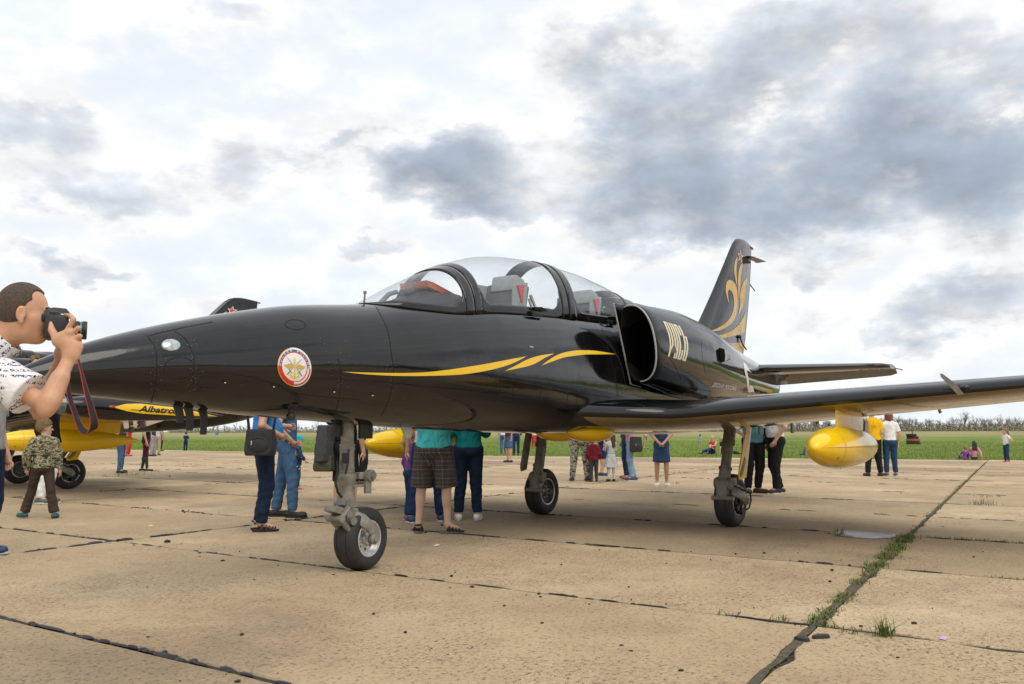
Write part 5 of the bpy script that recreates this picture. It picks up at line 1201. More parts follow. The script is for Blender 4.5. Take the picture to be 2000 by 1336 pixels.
def camo(c1, c2, c3, sc, stretch=(1, 1, 2.2)):
    def f(t, co):
        n = t.noise(t.vmath('MULTIPLY', co, stretch), sc, 3, .55, dist=.8); return t.ramp(n, [(0, c1), (.44, c2), (.50, c3), (.57, c1), (.63, c2)], 'CONSTANT')
    return f
pattern('camo_green', camo((.035, .036, .020), (.16, .15, .085), (.42, .38, .26), 16)); pattern('camo_grey', camo((.035, .035, .033), (.16, .155, .14), (.48, .46, .40), 13))
def plaid(t, co):
    sp = t.node('ShaderNodeSeparateXYZ'); t.put(sp.inputs[0], co); a = t.math('ADD', sp.outputs[0], sp.outputs[1])
    def bars(x, f, w_): return t.mapr(t.math('PINGPONG', t.math('MULTIPLY', x, f), .5), .0, w_, 1, 0)
    s = t.math('ADD', t.math('ADD', bars(a, 22, .17), bars(sp.outputs[2], 22, .17)), t.math('MULTIPLY', t.math('ADD', bars(a, 11, .05), bars(sp.outputs[2], 11, .05)), -.8))
    return t.ramp(t.math('ADD', t.math('MULTIPLY', s, .4), .25), [(0, (.30, .28, .27)), (.22, (.055, .045, .042)), (.6, (.12, .105, .10)), (1, (.27, .25, .245))])
pattern('plaid', plaid)
def prints(bg_, cols, sc):
    def f(t, co):
        v = t.voronoi(co, sc); c = t.voronoi(co, sc, 'F1', 'Color'); return t.mix(t.mapr(v, .28, .34, 1, 0), bg_, t.ramp(c, [(i/len(cols), q) for i, q in enumerate(cols)], 'CONSTANT'))
    return f
pattern('navy_print', prints((.010, .035, .075), [(.5, .06, .12), (.6, .6, .6), (.02, .18, .30), (.45, .10, .10)], 26))
def news(t, co):                                     # white cotton with rows of dark print
    n1 = t.noise(t.vmath('MULTIPLY', co, (1, 1, 1)), 6, 2); sp = t.node('ShaderNodeSeparateXYZ'); rot = t.node('ShaderNodeVectorRotate'); t.put(rot.inputs['Vector'], co); rot.inputs['Axis'].default_value = (.3, 1, .1); t.put(rot.inputs['Angle'], t.ramp(t.voronoi(co, 7, 'F1', 'Color'), [(0, 0), (.5, .8), (1, .3)], 'CONSTANT')); t.put(sp.inputs[0], rot.outputs[0])
    row = t.mapr(t.math('PINGPONG', t.math('MULTIPLY', sp.outputs[2], 46), .5), .20, .26, 1, 0); word = t.mapr(t.noise(t.vmath('MULTIPLY', rot.outputs[0], (150, 150, 30)), 1, 1), .50, .53, 0, 1); patch = t.mapr(t.noise(co, 11, 2), .41, .44, 0, 1)
    return t.mix(t.math('MULTIPLY', t.math('MULTIPLY', row, word), patch), (.78, .78, .79), (.035, .035, .09))
pattern('newsprint', news)
def bulldog(t, co):
    sp = t.node('ShaderNodeSeparateXYZ'); t.put(sp.inputs[0], co); return (.10, .24, .30)
for nm, c in dict(white=(.78, .78, .77), offwhite=(.66, .64, .58), black=(.014, .014, .016), charcoal=(.05, .05, .055), grey=(.30, .31, .32), ltgrey=(.50, .51, .52), jeans=(.020, .052, .115), jeans_dark=(.010, .022, .050), jeans_light=(.22, .34, .48), jeans_mid=(.06, .13, .24), navy=(.014, .030, .085), navy_dress=(.028, .060, .125), blue=(.045, .21, .56), turq=(.06, .48, .50), teal=(.005, .19, .20), teal_tee=(.10, .26, .31), maroon=(.14, .012, .022), plum=(.075, .014, .026), brown=(.055, .036, .028), olive=(.16, .125, .060), yellow=(.80, .45, .01), red=(.55, .03, .025), redpants=(.55, .06, .02), pink=(.62, .30, .34), violet=(.20, .07, .28), beige=(.42, .33, .22), tights=(.62, .56, .56), cap=(.0, .40, .52), khaki=(.20, .12, .05)).items(): cloth(nm, c)
SHOE = {k: simple('shoe_'+k, c, .6, var=.2) for k, c in dict(black=(.015, .015, .016), brown=(.07, .035, .018), white=(.72, .71, .70), pink=(.60, .05, .16), navy=(.02, .05, .13), grey=(.10, .10, .10), sandal=(.035, .033, .03), teal=(.01, .12, .16), tan=(.35, .12, .03)).items()}
SOLE = {k: simple('sole_'+k, c, .8) for k, c in dict(black=(.02, .02, .02), white=(.65, .64, .62), grey=(.16, .16, .16)).items()}
EYE = simple('eye_dark', (.02, .015, .012), .2)
STAND = dict(P=(0, 0, .94), N=(0, 0, 1.46), HD=(.035, 0, 1.625), hipL=(0, .092, .90), hipR=(0, -.092, .90), kneeL=(.03, .10, .49), kneeR=(.03, -.10, .49), ankL=(-.02, .105, .085), ankR=(-.02, -.105, .085),
             shL=(-.005, .170, 1.375), shR=(-.005, -.170, 1.375), elL=(-.03, .230, 1.10), elR=(-.03, -.230, 1.10), wrL=(.04, .235, .88), wrR=(.04, -.235, .88), look=0.0, nod=0.0, toeL=.15, toeR=-.15)
AKIMBO = dict(elL=(-.10, .36, 1.14), elR=(-.10, -.36, 1.14), wrL=(.03, .20, 1.02), wrR=(.03, -.20, 1.02))
CLASP = dict(elL=(.02, .22, 1.12), elR=(.02, -.22, 1.12), wrL=(.17, .06, .95), wrR=(.17, -.06, .95))
PHONE = dict(elL=(.14, .20, 1.20), elR=(.14, -.20, 1.20), wrL=(.26, .07, 1.42), wrR=(.26, -.07, 1.42))
FRONT = dict(elL=(.02, .22, 1.12), elR=(.02, -.22, 1.12), wrL=(.24, .08, 1.12), wrR=(.24, -.08, 1.12))
STRIDE = dict(kneeL=(.17, .10, .50), ankL=(.20, .10, .10), kneeR=(-.06, -.10, .49), ankR=(-.30, -.10, .11))
SIT = dict(P=(0, 0, .12), N=(-.10, 0, .62), HD=(-.06, 0, .79), hipL=(.02, .09, .11), hipR=(.02, -.09, .11), kneeL=(.38, .16, .42), kneeR=(.40, -.14, .16), ankL=(.62, .14, .08), ankR=(.80, -.12, .08),
           shL=(-.10, .175, .57), shR=(-.10, -.175, .57), elL=(.10, .24, .40), elR=(-.22, -.26, .33), wrL=(.30, .18, .40), wrR=(-.26, -.28, .06))
LIE = dict(P=(0, 0, .12), N=(-.52, 0, .13), HD=(-.68, 0, .16), hipL=(.03, .09, .12), hipR=(.03, -.09, .12), kneeL=(.28, .10, .46), kneeR=(.26, -.12, .44), ankL=(.48, .10, .09), ankR=(.44, -.12, .09),
           shL=(-.46, .175, .12), shR=(-.46, -.175, .12), elL=(-.30, .28, .06), elR=(-.62, -.34, .06), wrL=(-.10, .22, .20), wrR=(-.72, -.14, .06))
def bone_frame(a, b, fwd=Vector((1, 0, 0))):
    z = (Vector(b)-Vector(a)).normalized(); y = z.cross(fwd)
    if y.length < 1e-3: y = z.cross(Vector((0, 1, 0)))
    y.normalize(); x = y.cross(z); return Matrix((x, y, z)).transposed()
def hand_mesh(mb, wr, el, s, side, curl=.6):
    """five bent fingers growing from the palm"""
    d = (wr-el).normalized(); palm_dir = d; inn = Vector((0, -side, 0)); inn = (inn-d*inn.dot(d))
    if inn.length < .1: inn = Vector((1, 0, 0))-d*d.x
    inn.normalize(); fw_ = d.cross(inn)*side; fw_.normalize(); kn = wr+d*.095*s
    for k, (off, L) in enumerate(((.028, .070), (.010, .080), (-.009, .074), (-.027, .058))):
        p = kn+fw_*off*s-d*.012*s; q = p+(d*math.cos(curl*.4)+inn*math.sin(curl*.4))*L*.5*s; r_ = q+(d*math.cos(curl*1.4)+inn*math.sin(curl*1.4))*L*.5*s; mb.tube([p, q, r_], [.0105*s, .0095*s, .0075*s], 6)
    p = wr+d*.03*s+fw_*.028*s; q = p+(d*.7+fw_*.6+inn*.35).normalized()*.042*s; mb.tube([p, q, q+(d*.9+fw_*.2+inn*.4).normalized()*.034*s], [.012*s, .011*s, .009*s], 6)
def person(label, px, py, face, H, outfit, pose=None, vox=.016, build=1.0, head=1.0, loc=None, group=None, skin=None, z0=0.0):
    """outfit keys: top, sleeve (0..1 of arm), hem, legs (trousers/shorts/skirt/dress), legcol, leglen, shoe, sole, hair, hairstyle, cap, hood"""
    J = dict(STAND); J.update(pose or {}); s = H/1.75; g = outfit; skin = skin or SKIN
    J = {k: (Vector(v)*s if isinstance(v, tuple) else v) for k, v in J.items()}
    for k in ('shL', 'shR', 'hipL', 'hipR'): J[k] = Vector((J[k].x, J[k].y*(.55+.45*build), J[k].z))
    root = empty('person', loc if loc is not None else ground(px, py, z0), R(face), label, 'person', group)
    TM = bone_frame(J['P'], J['N']); up = TM @ Vector((0, 0, 1)); TL = (J['N']-J['P']).length/s
    def T(f, l, t_): return J['P']+TM @ Vector((f*s, l*s, t_*s*TL/.52))
    hd = J['HD']; HM = Matrix.Rotation(J['look'], 3, 'Z') @ Matrix.Rotation(J['nod'], 3, 'Y'); hs = s*head
    def Hp(x, y, z): return hd+HM @ Vector((x*hs, y*hs, z*hs))
    allp = [v for v in J.values() if isinstance(v, Vector)]; lo = np.array([min(v[i] for v in allp) for i in range(3)])-.26*s; hi = np.array([max(v[i] for v in allp) for i in range(3)])+.26*s; lo[2] = min(lo[2], -.02)
    B = build; tr = TM
    # ---- body
    b = SDF(lo, hi, vox*s**.3); 
    b.ell(T(0, 0, .36), (.10*B*s, .150*B*s, .19*s), .04*s, tr).ell(T(0, 0, .16), (.095*B*s, .13*B*s, .15*s), .05*s, tr).ell(T(0, 0, .0), (.10*B*s, .155*B*s, .12*s), .05*s, tr)
    b.cone(T(-.005, 0, .47), hd, .058*s*(.8+.2*B), .050*s*(.8+.2*B), .03*s)
    for sd_ in 'LR':
        b.cone(J['hip'+sd_], J['knee'+sd_], .080*B*s, .054*s, .04*s).cone(J['knee'+sd_], J['ank'+sd_], .054*s, .034*s, .02*s); kn, an = J['knee'+sd_], J['ank'+sd_]; b.ell(kn.lerp(an, .28)+Vector((-.018*s, 0, 0)), (.048*s, .048*s, .10*s), .03*s)
        tz = J['toe'+sd_]; b.cone(an, an+Vector((.12*math.cos(tz)*s, .12*math.sin(tz)*s, -.045*s)), .036*s, .028*s, .02*s)
        ar = g.get('arm', 1.0); b.cone(J['sh'+sd_], J['el'+sd_], .050*B*s*ar, .040*s*ar, .04*s).cone(J['el'+sd_], J['wr'+sd_], .041*s*ar, .027*s*ar, .015*s*(.4 if ar < 1 else 1)); e_, w_ = J['el'+sd_], J['wr'+sd_]; d = (w_-e_).normalized(); b.cone(w_, w_+d*(.03 if g.get('hook') else .075)*s, .026*s, .030*s, .02*s)
        b.cone(T(0, .04*(1 if sd_ == 'L' else -1), .46), J['sh'+sd_], .05*s, .052*B*s, .04*s)
    b.ell(Hp(-.012, 0, .030), (.098*hs, .078*hs, .104*hs), .02*hs, HM).ell(Hp(.030, 0, -.045), (.062*hs, .057*hs, .078*hs), .03*hs, HM).ell(Hp(.062, 0, -.098), (.026*hs, .030*hs, .022*hs), .025*hs, HM)
    b.cone(Hp(.082, 0, .012), Hp(.112, 0, -.030), .010*hs, .015*hs, .012*hs); b.ell(Hp(.086, 0, .028), (.018*hs, .052*hs, .014*hs), .015*hs, HM); b.ell(Hp(.086, 0, -.068), (.014*hs, .024*hs, .010*hs), .01*hs, HM)
    for sg in (-1, 1): b.ell(Hp(-.012, sg*.082, -.008), (.020*hs, .009*hs, .032*hs), .006*hs, HM); b.ell(Hp(.094, sg*.034, .006), (.014*hs, .018*hs, .010*hs), .008*hs, HM, sub=True)
    ex = MB()
    if g.get('hook'): g['hook'](b, Hp, HM, hs, J)
    for sd_, sg in (('L', 1), ('R', -1)):
        if not g.get('hook'): hand_mesh(ex, J['wr'+sd_], J['el'+sd_], s, sg)
    body = sdf_obj('body', b, skin, root, ex)
    for sg in (-1, 1):
        o = MB(); o.ball(Hp(.083, sg*.034, .006), .0115*hs, 8, 6); o.build('eye', EYE, root)
    # ---- shirt / jacket / dress top
    if g.get('top'):
        t_ = SDF(lo, hi, vox*s**.3); inf = g.get('inf', .016)*s; hem = g.get('hem', -.02)
        t_.ell(T(0, 0, .36), (.10*B*s+inf, .152*B*s+inf, .19*s+inf), .05*s, tr).ell(T(.005, 0, .16), (.10*B*s+inf, .135*B*s+inf, .16*s+inf), .06*s, tr).ell(T(0, 0, -.02), (.108*B*s+inf, .155*B*s+inf, .14*s+inf), .06*s, tr)
        if g.get('belly'): t_.ell(T(.05, 0, .13), ((.10+g['belly'])*s, .14*B*s, .15*s), .06*s, tr)
        t_.plane(T(0, 0, hem), -up)
        for sd_, sg in (('L', 1), ('R', -1)):
            S_, E_, W_ = J['sh'+sd_], J['el'+sd_], J['wr'+sd_]; sl = g.get('sleeve', .55); t_.cone(T(0, .05*sg, .45), S_, .050*s+inf*.4, .046*B*s+inf*.6, .05*s)
            if sl > 0:
                if sl <= 1: t_.cone(S_, S_.lerp(E_, sl), .050*B*s+inf*.7, .050*B*s+inf*1.1, .03*s, (0, 1))
                else: t_.cone(S_, E_, .050*B*s+inf*.8, .046*B*s+inf, .03*s, fold=(.003*s, 26, 0)); t_.cone(E_, E_.lerp(W_, sl-1), .049*B*s+inf, .036*s+inf*.8, .02*s, (0, 1), fold=(.003*s, 24, 1))
        if g.get('hood'): t_.ell(T(-.09, 0, .50), (.07*s, .12*s, .07*s), .03*s, tr)
        nk = T(.015, 0, .50); t_.cone(nk-up*.02*s, nk+up*.2*s, .066*s, .085*s, .01*s, sub=True)
        if g.get('collar_ring'): t_.cone(T(-.01, 0, .44), nk.lerp(hd, .55), .074*s, .064*s, .02*s, (0, 1)); t_.cone(nk.lerp(hd, .1), nk.lerp(hd, 1.1), .050*s, .058*s, .004*s, sub=True)
        sdf_obj(g.get('topname', 'shirt'), t_, CL[g['top']] if isinstance(g['top'], str) else g['top'], root)
    # ---- trousers / shorts / skirt
    k = g.get('legs', 'trousers'); l_ = SDF(lo, hi, vox*s**.3); inf = .012*s; c_ = CL[g['legcol']]
    if k in ('trousers', 'shorts'):
        fl = g.get('flare', 1.0); l_.ell(T(0, 0, -.02), (.108*B*s+inf, .156*B*s+inf, .13*s+inf), .03*s, tr); l_.ell(T(-.05, 0, -.05), (.075*B*s+inf, .13*B*s+inf, .09*s), .04*s, tr)
        for sd_, sg in (('L', 1), ('R', -1)):
            Hh, K_, A_ = J['hip'+sd_], J['knee'+sd_], J['ank'+sd_]; ln = g.get('leglen', 1.99)
            if ln <= 1: l_.cone(Hh, Hh.lerp(K_, ln), .084*B*s+inf, (.074*B*s+inf)*fl, .03*s, (0, 1), fold=(.003*s, 18, sg))
            else: l_.cone(Hh, K_, .084*B*s+inf, .062*B*s+inf*.9, .03*s, fold=(.003*s, 16, sg)); l_.cone(K_, K_.lerp(A_, ln-1), (.062*B*s+inf*.9), (.052*s+inf*.9)*fl, .02*s, (0, 1), fold=(.006*s, 26, sg*2))
        l_.plane(T(0, 0, g.get('waist', .09)), up); sdf_obj('trousers' if k == 'trousers' else 'shorts', l_, c_, root)
    elif k in ('skirt', 'dress'):
        ln = g.get('leglen', .9); bot = (J['kneeL']+J['kneeR'])/2; hp_ = (J['hipL']+J['hipR'])/2; q = hp_.lerp(bot, ln)
        l_.ell(T(0, 0, -.02), (.108*B*s+inf, .158*B*s+inf, .15*s), .04*s, tr); fl = g.get('flare', 1.0)
        for sg in (-1, 1): l_.cone(hp_+Vector((0, sg*.06*s, 0)), q+Vector((0, sg*.075*s*fl, 0)), .105*B*s, .118*B*s*fl, .05*s, (0, 1), fold=(.005*s, 2, sg*9))
        l_.plane(T(0, 0, .13), up); sdf_obj('skirt', l_, c_, root)
        if g.get('tights'):
            l2 = SDF(lo, hi, vox*s**.3)
            for sd_ in 'LR': l2.cone(J['hip'+sd_], J['knee'+sd_], .084*B*s, .058*s, .02*s).cone(J['knee'+sd_], J['ank'+sd_], .060*s, .040*s, .02*s); l2.ell(J['knee'+sd_].lerp(J['ank'+sd_], .28)+Vector((-.018*s, 0, 0)), (.053*s, .053*s, .10*s), .03*s)
            sdf_obj('tights', l2, CL[g['tights']], root)
    if k == 'trousers' and g.get('lower'):      # sheer stockings below cropped leggings
        l2 = SDF(lo, hi, vox*s**.3)
        for sd_ in 'LR': l2.cone(J['knee'+sd_], J['ank'+sd_], .058*s, .039*s, .02*s); l2.ell(J['knee'+sd_].lerp(J['ank'+sd_], .28)+Vector((-.018*s, 0, 0)), (.052*s, .052*s, .10*s), .03*s)
        sdf_obj('stockings', l2, CL[g['lower']], root)
    # ---- shoes
    for sd_, sg in (('L', 1), ('R', -1)):
        A_ = J['ank'+sd_]; tz = J['toe'+sd_]; d = Vector((math.cos(tz), math.sin(tz), 0)); pitch = J.get('lift'+sd_, 0); sh = SDF(np.array(A_)-.30*s, np.array(A_)+.30*s, vox*.62*s**.3); gz = A_.z-.085*s
        he = Vector((A_.x, A_.y, gz+.045*s))-d*.045*s; to = Vector((A_.x, A_.y, gz+.035*s))+d*.145*s; wn = Vector((-d.y, d.x, 0))
        if g.get('shoestyle') == 'sandal':
            sh.cone(he, to, .040*s, .046*s, .01*s); sh.plane((0, 0, gz+.024*s), (0, 0, 1)); 
            for q_, r_ in ((.30, .020), (.52, .016), (.70, .016), (.88, .016)):
                c = he.lerp(to, q_); 
                for i in range(8): a0, a1 = math.pi*i/8, math.pi*(i+1)/8; hh = (.075-.045*q_)*s; sh.cone(c+wn*math.cos(a0)*.048*s+Vector((0, 0, -.02*s+hh*math.sin(a0))), c+wn*math.cos(a1)*.048*s+Vector((0, 0, -.02*s+hh*math.sin(a1))), r_*.62*s, r_*.62*s, .004*s)
            sh.cone(he+Vector((0, 0, .045*s))-d*.02*s+wn*.03*s, he+Vector((0, 0, .045*s))-d*.02*s-wn*.03*s, .012*s, .012*s, .01*s)
        else:
            sh.cone(he, to, .043*s, .040*s, .02*s); sh.ell(he.lerp(to, .82)+Vector((0, 0, -.006*s)), (.055*s, .050*s, .034*s), .02*s); sh.cone(A_+Vector((0, 0, -.015*s)), he.lerp(to, .45), .044*s, .042*s, .02*s); sh.plane(A_+Vector((0, 0, g.get('collar', .0)*s)), (0, 0, 1))
        sh.plane((0, 0, gz+.004), (0, 0, -1)); so = sdf_obj('shoe', sh, SHOE[g.get('shoe', 'black')], root)
        o = MB(); pts = []
        for i in range(18):
            a = 2*math.pi*i/18; c = he.lerp(to, .5); rl = (to-he).length/2+.045*s; pts.append(Vector((c.x, c.y, gz+.002))+d*math.cos(a)*rl+wn*math.sin(a)*(.047+.006*math.cos(a))*s)
        o.slab(pts, (0, 0, .020*s)); o.build('sole', SOLE[g.get('sole', 'black')], so, sharp=50)
    # ---- hair, caps
    hr = g.get('hair', 'brown'); hm = HAIRS[hr]; st = g.get('hairstyle', 'short'); h_ = SDF(np.array(hd)-.40*hs, np.array(hd)+.24*hs, vox*.62*s**.3)
    gr_ = .010 if st == 'buzz' else .0055 if g.get('hairhook') else .016
    h_.ell(Hp(-.014, 0, .034), ((.098+gr_)*hs, (.078+gr_)*hs, (.104+gr_)*hs), .0, HM); 
    fwd3 = HM @ Vector((1, 0, 0)); up3 = HM @ Vector((0, 0, 1))
    if st == 'bald': h_.plane(Hp(0, 0, .045), up3*1.0+fwd3*.25)
    h_.plane(Hp(.062, 0, .075), fwd3-up3*.9) if not g.get('hairhook') else None; h_.plane(Hp(-.03, 0, -.075 if st in ('long', 'bob', 'tail') else -.045), -up3+fwd3*.55)
    if st in ('long',): 
        for sg in (-1, 0, 1): h_.cone(Hp(-.075, sg*.05, .02), Hp(-.10, sg*.075, -.26), .050*hs, .040*hs, .03*hs)
    if st == 'bob':
        for sg in (-1, 1): h_.cone(Hp(-.03, sg*.068, .02), Hp(-.03, sg*.072, -.10), .045*hs, .038*hs, .03*hs)
        h_.cone(Hp(-.08, 0, 0), Hp(-.08, 0, -.12), .06*hs, .05*hs, .03*hs)
    if st == 'tail': h_.ell(Hp(-.125, 0, .035), (.03*hs, .028*hs, .03*hs), .015*hs); h_.cone(Hp(-.13, 0, .03), Hp(-.155, 0, -.10), .026*hs, .034*hs, .02*hs); h_.cone(Hp(-.155, 0, -.10), Hp(-.135, 0, -.24), .034*hs, .012*hs, .02*hs)
    if g.get('hairhook'): g['hairhook'](h_, Hp, HM, hs)
    if st != 'bald': sdf_obj('hair', h_, hm, root)
    if g.get('cap'):
        c2 = SDF(np.array(hd)-.26*hs, np.array(hd)+.26*hs, vox*.6*s**.3)
        if g.get('capstyle') == 'side': c2.cone(Hp(.075, 0, .10), Hp(-.085, 0, .095), .058*hs, .062*hs, .02*hs); c2.cone(Hp(.07, 0, .145), Hp(-.08, 0, .14), .03*hs, .03*hs, .04*hs); c2.plane(Hp(0, 0, .072), -up3)
        elif g.get('capstyle') == 'knit': c2.ell(Hp(-.012, 0, .048), (.116*hs, .096*hs, .108*hs), 0, HM); c2.plane(Hp(0, 0, .035), -up3+fwd3*.15)
        else: c2.ell(Hp(-.012, 0, .045), (.116*hs, .096*hs, .112*hs), 0, HM); c2.plane(Hp(0, 0, .045), -up3); c2.ell(Hp(.125, 0, .050), (.065*hs, .072*hs, .010*hs), .01*hs, HM)
        sdf_obj('cap', c2, CL[g['cap']], root)
    return root
IR, IA, IL, IC = math.degrees(YAW)-90, math.degrees(YAW), math.degrees(YAW)+90, math.degrees(YAW)+180     # facing: image right, away, image left, towards the camera
# ------------------------------------------------------------------ the visitors
TR = lambda top, leg, **k: dict(top=top, legcol=leg, **k)
person('small boy in camouflage jacket and brown trousers walking past the second jet', 78, 1012, IA+38, 1.225, dict(top='camo_green', sleeve=1.95, legcol='brown', shoe='teal', sole='black', hair='light', cap='olive', capstyle='knit', topname='jacket', inf=.03, hem=-.06, flare=1.35, leglen=1.97),
       dict(kneeL=(.14, .13, .50), ankL=(.22, .22, .10), kneeR=(-.10, -.13, .49), ankR=(-.17, -.20, .09), toeL=.5, toeR=-.5, look=-1.5, elL=(-.02, .27, 1.13), wrL=(.08, .25, .90), wrR=(-.02, -.27, .88)), .011, 1.05, 1.22)
person('visitor in black jacket, white trousers and striped trainers standing behind the small boy', 88, 983, IR, 1.76, TR('black', 'white', sleeve=1.9, shoe='grey', sole='white'), None, .02)
person('man in dark grey top and blue jeans standing under the second jet wing', 234, 924, IR, 1.74, TR('charcoal', 'jeans_mid', shoe='black'), dict(ankL=(-.06, .16, .085), ankR=(.06, -.16, .085), kneeL=(-.02, .14, .49), kneeR=(.06, -.13, .49)), .02)
person('woman in plum cropped leggings and dark trainers beside the man in jeans', 283, 921, IR+15, 1.64, TR('black', 'plum', lower='tights_black' if 'tights_black' in CL else 'charcoal', leglen=1.12, shoe='black', sole='white', hair='dark', hairstyle='long'), dict(ankL=(-.10, .10, .085), kneeL=(-.03, .10, .49), ankR=(.07, -.10, .085)), .02, .95)
person('visitor in red trousers and pink shoes seen past the yellow drop tank tip', 250, 891, IR, 1.6, TR('red', 'redpants', shoe='pink'), None, .03)
person('visitor in grey trousers standing far off, left of the beige trousers', 297, 891, IR, 1.72, TR('charcoal', 'grey', shoe='black'), None, .03)
person('visitor in beige trousers standing far off beside the grey trousers', 306, 889, IA, 1.66, TR('ltgrey', 'beige', shoe='grey'), None, .03)
person('visitor in dark green top far off, right of the beige trousers', 313, 881, IR, 1.7, TR('teal', 'charcoal', shoe='brown'), None, .03)
person('child in navy with a yellow belt raising both arms by the grass edge', 362, 883, IA, 1.10, TR('navy', 'jeans_dark', sleeve=1.5, shoe='white', sole='white'), PHONE, .03, 1, 1.2)
person('man in bright blue t-shirt and dark jeans with a black shoulder bag', 511, 1036, IR+22, 1.80, TR('blue', 'jeans_dark', shoe='sandal', shoestyle='sandal', hem=-.07, belly=.05), dict(wrR=(.10, -.20, 1.04), elR=(-.06, -.27, 1.12), wrL=(.22, .16, 1.12), elL=(.02, .24, 1.13), toeR=-.05, kneeL=(.05, .10, .49)), .013, 1.12)
person('man in faded blue jeans and black shoes behind the man with the bag', 556, 1010, IR+10, 1.78, TR('jeans_mid', 'jeans_mid', shoe='black', sleeve=.6), dict(ankL=(-.12, .10, .085), kneeL=(-.06, .10, .49), ankR=(.10, -.10, .085), kneeR=(.09, -.10, .49), elR=(-.10, -.30, 1.14), wrR=(.05, -.20, .98)), .014, 1.05)
person('toddler in turquoise cap and navy patterned overalls', 579, 956, IR+25, .97, dict(top='navy_print', sleeve=1.9, legcol='navy_print', shoe='pink', hair='blond', hairstyle='tail', cap='cap', inf=.035, hem=-.16, topname='overall', flare=1.3), dict(elR=(.06, -.26, 1.14), wrR=(.22, -.26, 1.0), elL=(.0, .26, 1.13)), .013, 1.15, 1.5)
person('woman in black knee-length skirt standing behind the nose gear with a backpack', 672, 1014, IA-18, 1.70, dict(top='black', sleeve=.6, legs='skirt', legcol='black', leglen=1.02, flare=.95, shoe='black', hair='dark', hairstyle='bob', hem=.06), dict(ankL=(.02, .14, .085), ankR=(-.02, -.14, .085)), .014, 1.02, skin=SKIN_P)
person('visitor in grey t-shirt and black trousers right of the nose gear strut', 707, 948, IR+20, 1.70, TR('grey', 'black', shoe='brown', sole='black'), dict(elR=(.0, -.27, 1.14), wrR=(.12, -.25, .98)), .02)
person('child in jeans and pink trainers half hidden behind plaid shorts', 801, 1016, IR+30, 1.12, TR('violet', 'jeans', sleeve=1.8, shoe='pink', sole='white', hair='blond', hairstyle='tail'), None, .014, 1.05, 1.25)
person('man in turquoise t-shirt and grey plaid shorts under the fuselage', 846, 1041, IA-8, 1.74, dict(top='turq', sleeve=.6, hem=-.10, inf=.024, legs='shorts', legcol='plaid', leglen=1.0, flare=1.22, shoe='black', shoestyle='sandal', sole='grey', hair='light'), dict(ankL=(.0, .165, .085), kneeL=(.02, .14, .49), ankR=(.02, -.155, .085), kneeR=(.02, -.14, .49), toeR=-1.15, toeL=.25, elL=(.10, .27, 1.15), wrL=(.24, .12, 1.12), elR=(.10, -.27, 1.15), wrR=(.24, -.12, 1.12)), .012, 1.22, skin=SKIN_P)
person('visitor in navy trousers and blue trainers behind the plaid shorts man', 832, 1020, IA+15, 1.72, TR('white', 'navy', shoe='navy', sole='white'), dict(ankL=(-.05, .19, .085), kneeL=(.02, .13, .49), ankR=(.05, -.19, .085), kneeR=(.02, -.15, .49)), .016)
person('woman in teal shirt and dark blue jeans with her back turned', 914, 1016, IA, 1.66, TR('teal', 'jeans_dark', sleeve=1.2, hem=-.02, inf=.02, shoe='white', sole='white', hair='brown', hairstyle='bob', leglen=1.96), dict(ankL=(.0, .125, .085), ankR=(.0, -.12, .085), elL=(-.02, .25, 1.13), wrL=(.10, .25, .92), elR=(.12, -.22, 1.14), wrR=(.24, -.10, 1.16)), .013, 1.12)
person('visitor in grey t-shirt and denim shorts far off by the starboard wheel', 994, 903, IL+30, 1.74, dict(top='plum', sleeve=.6, legs='shorts', legcol='jeans_mid', leglen=.95, flare=1.1, shoe='black', hair='dark', inf=.02), dict(elL=(.02, .28, 1.14)), .028, 1.1)
person('visitor in white shirt and jeans left of the denim shorts', 983, 886, IA, 1.72, TR('white', 'jeans_mid', shoe='grey'), None, .03)
person('visitor in dark blue behind the starboard wheel leg', 1008, 889, IA, 1.76, TR('navy', 'navy', shoe='black', sleeve=1.7), None, .03)
person('visitor in red trousers with a red rucksack far out on the grass', 1043, 876, IA, 1.62, TR('offwhite', 'redpants', shoe='pink', hair='blond', hairstyle='bob'), None, .03)
person('soldier in grey camouflage trousers and black shoes with his back turned', 1133, 940, IA, 1.78, TR('camo_grey', 'camo_grey', shoe='black', sole='grey', sleeve=1.8, hem=-.1), dict(ankL=(.0, .17, .085), kneeL=(.02, .13, .49), ankR=(.0, -.16, .085), kneeR=(.02, -.13, .49), toeR=-.7), .018, 1.1)
person('small boy in maroon hooded jacket beside the soldier', 1160, 941, IA, .96, dict(top='maroon', sleeve=1.9, legcol='charcoal', shoe='black', sole='black', hair='brown', hood=True, topname='jacket', inf=.035, hem=-.10), dict(look=-1.2, wrR=(.06, -.27, .90)), .013, 1.12, 1.5)
person('woman in navy dress standing between the maroon jacket and the grey dress', 1177, 929, IR, 1.66, dict(top='navy', sleeve=.9, legs='skirt', legcol='navy', leglen=1.1, shoe='navy', hair='brown', hairstyle='bob'), None, .022)
person('little girl in grey dress and white tights with long brown hair', 1194, 940, IA+20, 1.06, dict(top='ltgrey', sleeve=1.8, legs='skirt', legcol='ltgrey', leglen=.95, flare=1.55, tights='tights', shoe='black', hair='brown', hairstyle='long', hem=.05), dict(look=.9, elL=(.10, .22, 1.16), wrL=(.20, .05, 1.12), elR=(.06, -.22, 1.14), wrR=(.20, -.05, 1.10)), .013, .95, 1.35)
person('woman in pale blue jeans and navy slip-on shoes beside the little girl', 1233, 939, IL-5, 1.66, TR('pink', 'jeans_light', shoe='navy', sole='white', hair='blond', hairstyle='long', sleeve=1.5), dict(elL=(.12, .20, 1.15), wrL=(.26, .08, 1.18), ankR=(-.08, -.09, .085)), .018, .98)
